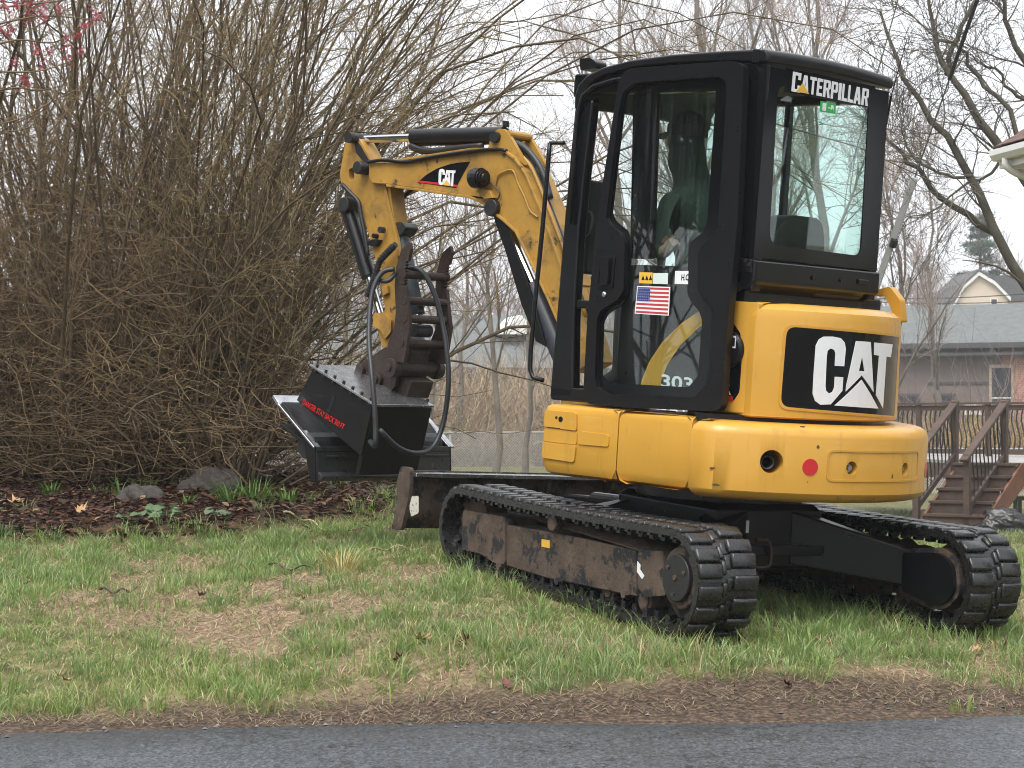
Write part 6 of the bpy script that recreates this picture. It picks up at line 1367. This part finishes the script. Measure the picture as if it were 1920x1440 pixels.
# ---------------- mulching head
YP = YB + .40
pl = hpoly([(588, 689), (698, 757), (677, 856), (556, 750)], YP)
mh = H(MB().prism([pl], XZ, YP - .012, YP), 'mulching_head', MULCH, bevel=.003)
YQ = YB - .06
H(MB().prism([pl], XZ, YQ, YQ + .012), 'mulcher_side_plate', MULCH, mh, bevel=.003)
P4 = [np.array(p) for p in pl]
def xzq(a, b, y0, y1, th, name, m=MULCH):
    a, b = np.array(a), np.array(b); t = (b - a) / np.linalg.norm(b - a); n = np.array([-t[1], t[0]]) * th
    return H(MB().prism([[tuple(a), tuple(b), tuple(b + n), tuple(a + n)]], XZ, y0, y1), name, m, mh, bevel=.003)
tdir = (P4[1] - P4[0]) / np.linalg.norm(P4[1] - P4[0]); tn = np.array([-tdir[1], tdir[0]])
if tn[1] < 0: tn = -tn
topm = mat('mulcher_sheen_steel', (.50, .51, .53), rough=.22, metal=.9, var=.3, vscale=14, rvar=.08)  # pale metal colour carries the sky's whiteness on top plate and rims
a_, b_2 = P4[0] - tdir * .015, P4[1] + tdir * .04
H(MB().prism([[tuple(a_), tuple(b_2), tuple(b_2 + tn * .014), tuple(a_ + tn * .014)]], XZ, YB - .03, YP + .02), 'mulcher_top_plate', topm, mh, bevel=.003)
for k in range(7):
    c_ = P4[0] + tdir * (.03 + .075 * k)
    for y in (YP + .008, YB - .02):
        m0 = c_ - tn * .014; m1 = c_ + tn * .03
        H(MB().tube([(m0[0], y, m0[1]), (m1[0], y, m1[1])], .009, 6), 'plate_bolt', STEEL, mh)
# rear sheet between the side plates
H(MB().prism([[tuple(P4[1] + np.array([0, -.01])), tuple(P4[1] + np.array([.03, -.01])), tuple(P4[2] + np.array([.05, -.10])), tuple(P4[2] + np.array([.02, -.10]))]], XZ, YQ + .012, YP - .012), 'mulcher_rear_sheet', MULCH, mh)
# wide rotor housing
YE0, YE1 = .45, -.60
A_, B_, C_, D_, E_ = (np.array(p) for p in hpoly([(523, 757), (590, 838), (591, 903), (582, 903), (566, 816)], YE0))
ep = [tuple(A_), tuple(B_), tuple(C_), tuple(D_), tuple(E_)]
for y in (YE0, YE1): H(MB().prism([ep], XZ, y - .012, y), 'housing_end_plate', MULCH, mh, bevel=.003)
def slab(a, b, th, y0, y1, name, m=MULCH):
    t = (b - a) / np.linalg.norm(b - a); n = np.array([t[1], -t[0]]) * th
    return H(MB().prism([[tuple(a), tuple(b), tuple(b + n), tuple(a + n)]], XZ, y0, y1), name, m, mh, bevel=.003)
slab(A_ + np.array([0, -.12]), B_ + np.array([0, -.035]), .014, YE1, YE0 - .013, 'housing_deck')
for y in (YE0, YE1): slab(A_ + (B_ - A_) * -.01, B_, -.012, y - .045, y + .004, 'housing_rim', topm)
slab(A_ + np.array([.0, .0]), E_, .014, YE1, YE0 - .013, 'housing_front_sheet')
slab(E_, D_, .014, YE1, YE0 - .013, 'housing_front_sheet')
rearm = mat('scuffed_black_steel', (.028, .029, .032), rough=.38, var=.35, vscale=12, rvar=.15, spots=[((.085, .08, .075), .62, 18, .1)])
H(MB().prism([[tuple(B_), tuple(C_), tuple(C_ + np.array([.016, 0])), tuple(B_ + np.array([.016, 0]))]], XZ, YE1, YE0 - .013), 'housing_rear_sheet', rearm, mh, bevel=.003)
zc_ = lambda f: B_ * (1 - f) + C_ * f
m_ = zc_(.72); H(MB().prism([[tuple(m_), tuple(m_ + np.array([-.035, -.02])), tuple(m_ + np.array([-.035, -.035])), tuple(C_)]], XZ, YE1 + .01, YE0 - .02), 'housing_lip', rearm, mh, bevel=.003)
m_ = zc_(.30); H(MB().box((m_[0] - .012, YE1 + .02, m_[1]), (m_[0], YE0 - .08, m_[1] + .012)), 'housing_lip', rearm, mh, bevel=.002)
# front rim: light from above put into its pale steel
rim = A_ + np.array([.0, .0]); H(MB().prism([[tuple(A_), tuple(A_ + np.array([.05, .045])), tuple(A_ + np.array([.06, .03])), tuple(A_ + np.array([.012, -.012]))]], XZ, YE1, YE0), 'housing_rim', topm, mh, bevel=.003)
# rotor inside the housing
rc = (A_ + B_ + C_ + E_) / 4; ro_ = MB().tube([(rc[0], YE1 + .03, rc[1] - .02), (rc[0], YE0 - .03, rc[1] - .02)], .07, 16); H(ro_, 'rotor_drum', STEEL, mh)
sl = hpoly([(624, 740), (630, 744), (617, 778), (612, 774)], YP); H(MB().prism([sl], XZ, YP - .001, YP + .002), 'slot', BLKD, mh)
link('warning_lettering', text_quad('DANGER STAY BACK 300 FT', HP(566, 758, 'y', YP + .002), HP(643, 806, 'y', YP + .002), HP(570, 748, 'y', YP + .002), .02), REDP, mh)
# big hydraulic hoses of the head
def hose(px, ys, name='head_hose', r=.014):
    pts = [HP(x, y, 'y', yy) for (x, y), yy in zip(px, ys)]; H(MB().tube(curve_pts(pts, 40), r, 10), name, HOSE, mh, smooth=True)
hose([(740, 504), (718, 510), (702, 535), (694, 575), (692, 640), (697, 700), (702, 760), (704, 800), (703, 835), (694, 828)], [.16, .2, .24, .28, .34, .40, .42, .42, .42, .36])
hose([(742, 512), (728, 526), (712, 526), (706, 520)], [.14, .18, .2, .2], r=.013)
hose([(764, 502), (790, 508), (812, 545), (828, 600), (838, 660), (841, 720), (832, 790), (812, 838), (780, 850), (745, 838), (712, 806)], [.05, .02, -.02, -.05, -.05, -.05, -.05, .02, .15, .28, .40])
# ================================================================ small things in the bed and on the lawn
ROCK = mat('mossy_granite', (.060, .052, .045), rough=.85, var=.5, vscale=14, bump=1.0, bscale=30, spots=[((.20, .19, .18), .66, 9, .05), ((.05, .06, .03), .6, 4, .1)])
for i, (px, py, s, lb) in enumerate(((395, 922, (.21, .16, .15), 'largest mossy rock at the foot of the shrubs'), (265, 940, (.16, .14, .12), 'middle dark rock just left of the green weeds'), (180, 922, (.09, .08, .06), 'small bluish rock in the leaf litter'))):
    q = ghit(px, py); lump('rock', lb, 'rock', (q[0], q[1], q[2] - .065), s, ROCK, 20 + i, .30, 5, freq=1.6, group='rocks edging the bed')
WEED = mat('pale_green_leaf', (.13, .20, .10), rough=.5, var=.25, vscale=12, transl=.3)
def round_leaf(r, n=12):
    mb = MB(); vs = [(0, 0, 0)]; 
    for k in range(n): a = 2 * math.pi * k / n; rr = r * (1 - .12 * math.cos(3 * a)); vs.append((rr * math.cos(a) + r * .8, rr * math.sin(a), .18 * r * math.cos(2 * a)))
    mb.add(vs, [(0, 1 + k, 1 + (k + 1) % n) for k in range(n)]); return mb.mesh('leaf', False)
RL = round_leaf(.03); RL.materials.append(WEED)
for j, (px, py, n, sp, lb) in enumerate(((300, 972, 26, .13, 'leafy green weed with round leaves in front of the rocks'), (262, 980, 16, .10, 'smaller round-leaved weed to the left of the larger one'), (405, 975, 9, .07, 'tiny round-leaved weed below the largest rock'), (10, 1005, 8, .06, 'pale weed seedling at the left edge of the bed'))):
    q = ghit(px, py); w_ = empty('weed_plant', tuple(q)); rg = random.Random(j)
    MB().tube([(0, 0, -.02), (.01, 0, .03), (.0, .01, .06)], .004, 5).build('stem', WEED, w_)
    for k in range(n):
        a = rg.random() * 6.28; r_ = sp * math.sqrt(rg.random()); h_ = .02 + .09 * rg.random() * (1 - r_ / sp * .6); o = link('leaf', RL, None, w_); s_ = .6 + .7 * rg.random()
        o.matrix_local = Matrix.Translation((r_ * math.cos(a), r_ * math.sin(a), h_)) @ Matrix.Rotation(rg.random() * 6.28, 4, 'Z') @ Matrix.Rotation(-.3 + .9 * rg.random(), 4, 'Y') @ Matrix.Rotation(rg.uniform(-.5, .5), 4, 'X') @ Matrix.Scale(s_, 4)
    tag(w_, lb, 'weed', 'weeds in the bed')
TUFT = mat('fresh_grass_tuft', (.10, .19, .035), rough=.5, var=.25, vscale=20, transl=.3)
def tuft(px, py, n, h, sp, label, seed, m_=TUFT, w=.007):
    q = ghit(px, py); rg = np.random.RandomState(seed); a = rg.rand(n) * 6.28; r = sp * np.sqrt(rg.rand(n)); hh = h * (.5 + .6 * rg.rand(n)); K = 4; P = np.empty((n, K, 2, 3)); ln = .3 + .5 * rg.rand(n)
    for k in range(K):
        t = k / (K - 1); cx_ = r * np.cos(a) + np.cos(a) * ln * hh * t * t; cy_ = r * np.sin(a) + np.sin(a) * ln * hh * t * t; z = hh * t * (1 - .35 * t * ln); ww = w * (1 - t * .9)
        P[:, k, 0] = np.stack([cx_ - np.sin(a) * ww, cy_ + np.cos(a) * ww, z], 1); P[:, k, 1] = np.stack([cx_ + np.sin(a) * ww, cy_ - np.cos(a) * ww, z], 1)
    I = np.arange(n * K * 2).reshape(n, K, 2); F = np.stack([I[:, :-1, 0], I[:, :-1, 1], I[:, 1:, 1], I[:, 1:, 0]], -1).reshape(-1, 4)
    o = link('grass_tuft', np_mesh('grass_tuft', P, F), m_); o.location = q; tag(o, label, 'grass tuft', 'grass tufts around the bed')
for j, (px, py, n, h, sp, lb) in enumerate(((95, 932, 60, .13, .05, 'dark green grass tuft in the litter on the left'), (225, 935, 16, .20, .06, 'upright daylily shoots beside the middle rock'), (322, 880, 12, .16, .03, 'single green shoot poking up behind the rocks'), (470, 940, 90, .18, .25, 'broad bright grass clump right of the largest rock'), (430, 945, 50, .16, .10, 'yellow-green grass clump touching the largest rock'), (540, 945, 60, .14, .2, 'loose grass clump under the mulching head'), (350, 950, 14, .13, .04, 'pale shoots between the rock and the weeds'))):
    tuft(px, py, n, h, sp, lb, 90 + j)
tuft(640, 1075, 120, .15, .10, 'straw-yellow grass tuft in the middle of the lawn', 120, mat('straw_tuft', (.42, .36, .15), rough=.7, var=.25, vscale=20, transl=.2), .004)
# dead leaves lying on the lawn
DL = [mat('tan_dead_leaf', (.40, .25, .12), rough=.6, var=.3, vscale=25), mat('brown_dead_leaf', (.15, .075, .04), rough=.6, var=.3, vscale=25), mat('red_dead_leaf', (.15, .05, .038), rough=.6, var=.3, vscale=25)]
def leaf_mesh(seed, s):
    rg = random.Random(seed); n = 14; vs = []; 
    for k in range(n):
        a = 2 * math.pi * k / n; rr = s * (1.0 if k % 2 == 0 else .62) * rg.uniform(.8, 1.15); x, y = rr * math.cos(a) * 1.25, rr * math.sin(a) * .8; vs.append((x, y, 2.2 * y * y / s * rg.uniform(.5, 1.0) + .4 * x * x / s))
    zm = min(v[2] for v in vs); vs = [(x, y, z - zm) for x, y, z in vs] + [(0, 0, .0)]
    return MB().add(vs, [(n, k, (k + 1) % n) for k in range(n)]).mesh('dead_leaf', False)
LEAVES = [(790, 1213, 0, .045, 'curled tan leaf in the grass left of the near track'), (870, 1215, 1, .035, 'small brown leaf in the grass below the near track front'), (745, 1250, 2, .03, 'red scrap of leaf in the grass below the tan one'), (1383, 1215, 1, .045, 'brown curled leaf right beneath the near track rear'), (1285, 1192, 0, .03, 'tan leaf tucked against the bottom of the near track'), (992, 1085, 2, .04, 'red-brown leaf stuck on the near track belt'), (950, 1297, 2, .028, 'dark maroon leaf at the grass edge above the road'), (1475, 1297, 2, .028, 'maroon leaf at the lawn edge under the gap between tracks'), (1880, 1225, 1, .045, 'brown leaf in the grass below the far track'), (1835, 1230, 0, .03, 'tan leaf in the grass just left of the far track leaf'), (505, 1338, 2, .025, 'reddish leaf on the dirt at the road edge'), (125, 1290, 0, .025, 'tan leaf on the dirt at lower left'), (150, 968, 0, .05, 'orange oak leaf in the litter left of the weeds'), (30, 952, 0, .05, 'orange oak leaf in the litter at the far left'), (165, 990, 0, .04, 'yellowish leaf at the front edge of the litter'), (175, 900, 1, .05, 'rust-coloured oak leaf high in the litter'), (380, 1128, 1, .03, 'brown leaf on the bare patch of lawn'), (570, 1135, 0, .02, 'pale leaf scrap in the middle of the lawn'), (700, 955, 2, .035, 'russet leaf in the grass in front of the blade')]
for j, (px, py, mi, s, lb) in enumerate(LEAVES):
    q = ghit(px, py); o = link('dead_leaf', leaf_mesh(300 + j, s), DL[mi], smooth=True); o.location = (q[0], q[1], q[2] + .03); o.rotation_euler = (random.Random(j).uniform(-.5, .5), random.Random(j + 50).uniform(-.5, .5), random.Random(j + 99).uniform(0, 6)); tag(o, lb, 'leaf', 'dead leaves on the ground')
# fallen sticks
STK = mat('fallen_stick_bark', (.10, .075, .055), rough=.85, var=.3, vscale=20); STL = mat('pale_peeled_stick', (.42, .36, .24), rough=.8, var=.2, vscale=20)
STICKS = [([(470, 902), (515, 898), (560, 878), (530, 862)], .012, STL, 'pale forked stick on the grass under the mulching head'), ([(530, 985), (580, 990), (620, 1008)], .008, STL, 'thin pale stick at the front edge of the bed'), ([(505, 965), (560, 972), (620, 985)], .007, STK, 'dark stick beside the yellowish one at the bed edge'), ([(605, 1050), (640, 1032), (672, 1048)], .007, STK, 'dark arched twig on the lawn before the blade'), ([(505, 1070), (560, 1078), (600, 1062)], .006, STK, 'dark twig near the straw-yellow tuft'), ([(188, 1117), (225, 1120), (258, 1118)], .009, STK, 'dark stick lying across the bare patch at left'), ([(0, 1090), (30, 1096), (55, 1110)], .010, STK, 'dark stick at the left edge of the lawn'), ([(690, 1045), (740, 1038), (800, 1040)], .005, STL, 'pale thin stick in the grass near the track front')]
for px, r_, m_, lb in STICKS:
    pts = []
    for x, y in px: q = ghit(x, y); pts.append(np.array([q[0], q[1], float(hgt(q[0], q[1])) + .03]))
    o0 = pts[0]; c = curve_pts([p - o0 for p in pts], 14); c = [p + np.array([0, 0, .012 * math.sin(k)]) for k, p in enumerate(c)]
    o = MB().tube(c, [r_ * (1 - .6 * k / 14) for k in range(15)], 6).build('fallen_stick', m_, smooth=True); o.location = o0; tag(o, lb, 'stick', 'fallen sticks')
# snapped limb with torn pale wood in the right-hand shrub
a, b = np.array(WP(512, 580, 15.6)), np.array(WP(552, 530, 15.4)); o = MB().tube([(0, 0, 0), tuple((b - a) * .5), tuple(b - a), tuple((b - a) * 1.6)], [.016, .013, .007, .002], 6).build('torn_branch', mat('torn_pale_wood', (.42, .30, .16), rough=.8, var=.2, vscale=15)); o.location = a; tag(o, 'torn branch showing pale yellow wood in the shrub', 'branch')
# pink blossom sprays at the upper left
BLO = mat('pink_blossom', (.42, .10, .12), rough=.6, var=.3, vscale=20, transl=.3)
def blossom_branch():
    D = 13.2; rng = np.random.RandomState(8); base = np.array(WP(-60, 160, D)); root = empty('red_maple_branch', tuple(base))
    L_ = [[(-60, 130), (20, 135), (80, 132), (140, 112)], [(-60, 60), (20, 40), (90, 30), (200, 40)], [(-60, 180), (30, 165), (70, 170), (120, 160)], [(-60, 20), (40, 10), (120, 0), (190, -20)], [(-60, 100), (30, 75), (100, 80), (160, 50)]]
    P = np.array([np.array(curve_pts([WP(x, y, D + .1 * k) for x, y in L], 9)) - base for k, L in enumerate(L_)]); rr = np.linspace(.008, .003, 10)[None, :].repeat(len(L_), 0)
    B, rB = level(P, rr, 10, (.1, 1), (.3, .9), (.1, .35), 4, rng, .1, .12, .6, .002)
    v, f = joinVF([tubes(P, rr, 5), tubes(B, rB, 3)]); link('twigs', np_mesh('twigs', v, f), TWIGD, root)
    cl = [(15, 20), (30, 12), (50, 28), (52, 38), (75, 22), (80, 38), (85, 10), (60, 8), (12, 60), (20, 55), (180, 25), (185, 35), (160, 50), (145, 65), (124, 82), (125, 108), (150, 98), (78, 125), (90, 100), (68, 95), (25, 118), (46, 145), (48, 158), (110, 15), (5, 5), (40, 0)]
    for k, (x, y) in enumerate(cl):
        c = np.array(WP(x, y, D + .2 * rng.rand())) - base; n = 34; p = c + rng.normal(scale=(.016, .016, .020), size=(n, 3)); d = rng.normal(size=(n, 3)) * .0055; e = rng.normal(size=(n, 3)) * .0055
        V = np.stack([p - d, p + e, p + d, p - e], 1).reshape(-1, 3); link('blossom', np_mesh('blossom', V, np.arange(n * 4).reshape(-1, 4)), BLO, root)
    tag(root, 'red maple twigs with pink blossom hanging in from the upper left corner', 'branch')
blossom_branch()
# ---------------- the operator in the cab
def operator():
    J = {'pel': (.0, .22, 1.46, .13, .15), 'sp1': (.04, .22, 1.60, .13, .15), 'sp2': (.09, .23, 1.76, .13, .17), 'ch': (.13, .23, 1.90, .12, .17), 'nk': (.160, .235, 1.995, .088, .100), 'nk2': (.175, .238, 2.05, .082, .086), 'h1': (.195, .24, 2.12, .096, .088), 'h2': (.200, .24, 2.21, .102, .088), 'h3': (.20, .24, 2.29, .082, .072), 'no': (.305, .242, 2.175, .018, .015), 'chn': (.268, .242, 2.105, .038, .036),
         'sl': (.12, .42, 1.885, .078, .078), 'el': (.16, .50, 1.66, .05, .05), 'wl': (.10, .49, 1.66, .036, .036), 'hl': (.08, .475, 1.69, .035, .03), 'sr': (.12, .04, 1.885, .078, .078), 'er': (.20, -.06, 1.66, .05, .05), 'wr': (.13, -.18, 1.67, .036, .036), 'hr': (.08, -.22, 1.69, .035, .03),
         'kl': (.40, .36, 1.46, .075, .075), 'al': (.42, .36, 1.08, .05, .05), 'fl': (.52, .36, 1.03, .04, .045), 'kr': (.40, .10, 1.46, .075, .075), 'ar': (.42, .10, 1.08, .05, .05), 'fr': (.52, .10, 1.03, .04, .045), 'tl': (.12, .33, 1.46, .09, .09), 'tr': (.12, .12, 1.46, .09, .09)}
    E = [('pel', 'sp1'), ('sp1', 'sp2'), ('sp2', 'ch'), ('ch', 'nk'), ('nk', 'nk2'), ('nk2', 'h1'), ('h1', 'h2'), ('h2', 'h3'), ('h2', 'no'), ('h1', 'chn'), ('ch', 'sl'), ('sl', 'el'), ('el', 'wl'), ('wl', 'hl'), ('ch', 'sr'), ('sr', 'er'), ('er', 'wr'), ('wr', 'hr'), ('pel', 'tl'), ('tl', 'kl'), ('kl', 'al'), ('al', 'fl'), ('pel', 'tr'), ('tr', 'kr'), ('kr', 'ar'), ('ar', 'fr')]
    for s, (hx, hy) in (('l', (.08, .475)), ('r', (.08, -.22))):
        for k in range(5):
            a, b = f'f{s}{k}a', f'f{s}{k}b'; o = -.03 + .015 * k if k < 4 else 0
            if k < 4: J[a] = (hx - .005, hy + o, 1.725, .009, .009); J[b] = (hx - .03, hy + o, 1.70 - .004 * abs(k - 1), .008, .008)
            else: J[a] = (hx + .025, hy + (.03 if s == 'r' else -.03), 1.70, .010, .010); J[b] = (hx + .005, hy + (.035 if s == 'r' else -.035), 1.675, .009, .009)
            E += [('h' + s, a), (a, b)]
    names = list(J); me = bpy.data.meshes.new('person'); me.from_pydata([J[n][:3] for n in names], [(names.index(a), names.index(b)) for a, b in E], [])
    o = bpy.data.objects.new('person', me); col.objects.link(o); md = o.modifiers.new('skin', 'SKIN'); md.use_smooth_shade = True
    sv = me.skin_vertices[0].data
    for i, n in enumerate(names): sv[i].radius = J[n][3:5]; sv[i].use_root = n == 'pel'
    o.modifiers.new('sub', 'SUBSURF').levels = 2
    bpy.context.view_layer.update(); m2 = bpy.data.meshes.new_from_object(o.evaluated_get(bpy.context.evaluated_depsgraph_get())); bpy.data.objects.remove(o)
    jk = mat('dark_green_jacket', (.045, .062, .048), rough=.85, var=.2, vscale=8, bump=.3, bscale=30); skn = mat('skin', (.42, .24, .17), rough=.55, var=.06); tr_ = mat('dark_work_trousers', (.02, .022, .028), rough=.85)
    p = link('person', m2, [jk, skn, tr_], smooth=True)
    for f in m2.polygons:
        c = f.center; f.material_index = 1 if ((c[2] > 2.07 and c[0] > .252) or (abs(c[2] - 1.69) < .05 and c[0] < .115 and (c[1] > .44 or c[1] < -.17))) else (2 if c[2] < 1.50 else 0)
    p.matrix_world = M_U @ M_H_LOCAL @ Matrix.Translation((-.07, 0, 0))
    cp_ = MB(); ring = [(.205 + .105 * math.cos(a), .24 + .088 * math.sin(a)) for a in np.linspace(0, 2 * math.pi, 25)[:-1]]
    cp_.loft(ring, [(2.225, 0), (2.28, .002), (2.325, .03), (2.345, .075)]); cp_.add([(.27, .165, 2.235), (.37, .18, 2.22), (.395, .24, 2.218), (.37, .30, 2.22), (.27, .315, 2.235), (.27, .165, 2.243), (.37, .18, 2.228), (.395, .24, 2.226), (.37, .30, 2.228), (.27, .315, 2.243)], [(0, 1, 2, 3, 4), (9, 8, 7, 6, 5), (0, 5, 6, 1), (1, 6, 7, 2), (2, 7, 8, 3), (3, 8, 9, 4), (4, 9, 5, 0)])
    cp_.build('cap', mat('brown_cap', (.05, .042, .035), rough=.9, var=.2), p, smooth=False)
    tag(p, 'seated person in dark green jacket and cap facing forward inside the cab', 'person')
operator()

# ---------------- loose stones along the broken edge of the asphalt
def pebbles():
    rg = np.random.RandomState(33); n = 200; x = rg.uniform(-2.6, 3.0, n); y = edge_y(x) + rg.normal(.02, .07, n); z = np.maximum(hgt(x, y), np.where(y < edge_y(x), .022, -1)); s = rg.uniform(.003, .011, n)
    base = np.array([[1, 0, 0], [-1, 0, 0], [0, 1, 0], [0, -1, 0], [0, 0, .7], [0, 0, -.4]]); V = base[None] * s[:, None, None] * rg.uniform(.6, 1.3, (n, 6, 1)) + np.stack([x, y, z + s * .3], 1)[:, None, :]
    f = np.array([[0, 2, 4], [2, 1, 4], [1, 3, 4], [3, 0, 4], [2, 0, 5], [1, 2, 5], [3, 1, 5], [0, 3, 5]]); F = (np.arange(n)[:, None, None] * 6 + f[None]).reshape(-1, 3); c = np.repeat(rg.uniform(.05, .22, (n, 1)) * np.array([[1, .97, .92]]), 6, 0)
    tag(link('loose_gravel', np_mesh('loose_gravel', V.reshape(-1, 3), F, c), mat('gravel_stone', (0, 0, 0), rough=.8, attr=True)), 'loose grit scattered along the edge of the asphalt', 'gravel', kind='stuff')
pebbles()
# ---------------- damp spring haze
hz = MB().box((-440, -125, -4), (440, 640, 19)).build('haze', None)
hm = bpy.data.materials.new('damp_air'); hm.use_nodes = True; hn = hm.node_tree.nodes; hn.remove(hn['Principled BSDF']); pv = hn.new('ShaderNodeVolumePrincipled')
pv.inputs['Color'].default_value = (.93, .95, .98, 1); pv.inputs['Density'].default_value = .0010; pv.inputs['Anisotropy'].default_value = .2
hm.node_tree.links.new(pv.outputs[0], hn['Material Output'].inputs['Volume']); hz.data.materials.append(hm); tag(hz, 'thin damp haze lying over the whole yard', 'haze', kind='stuff')
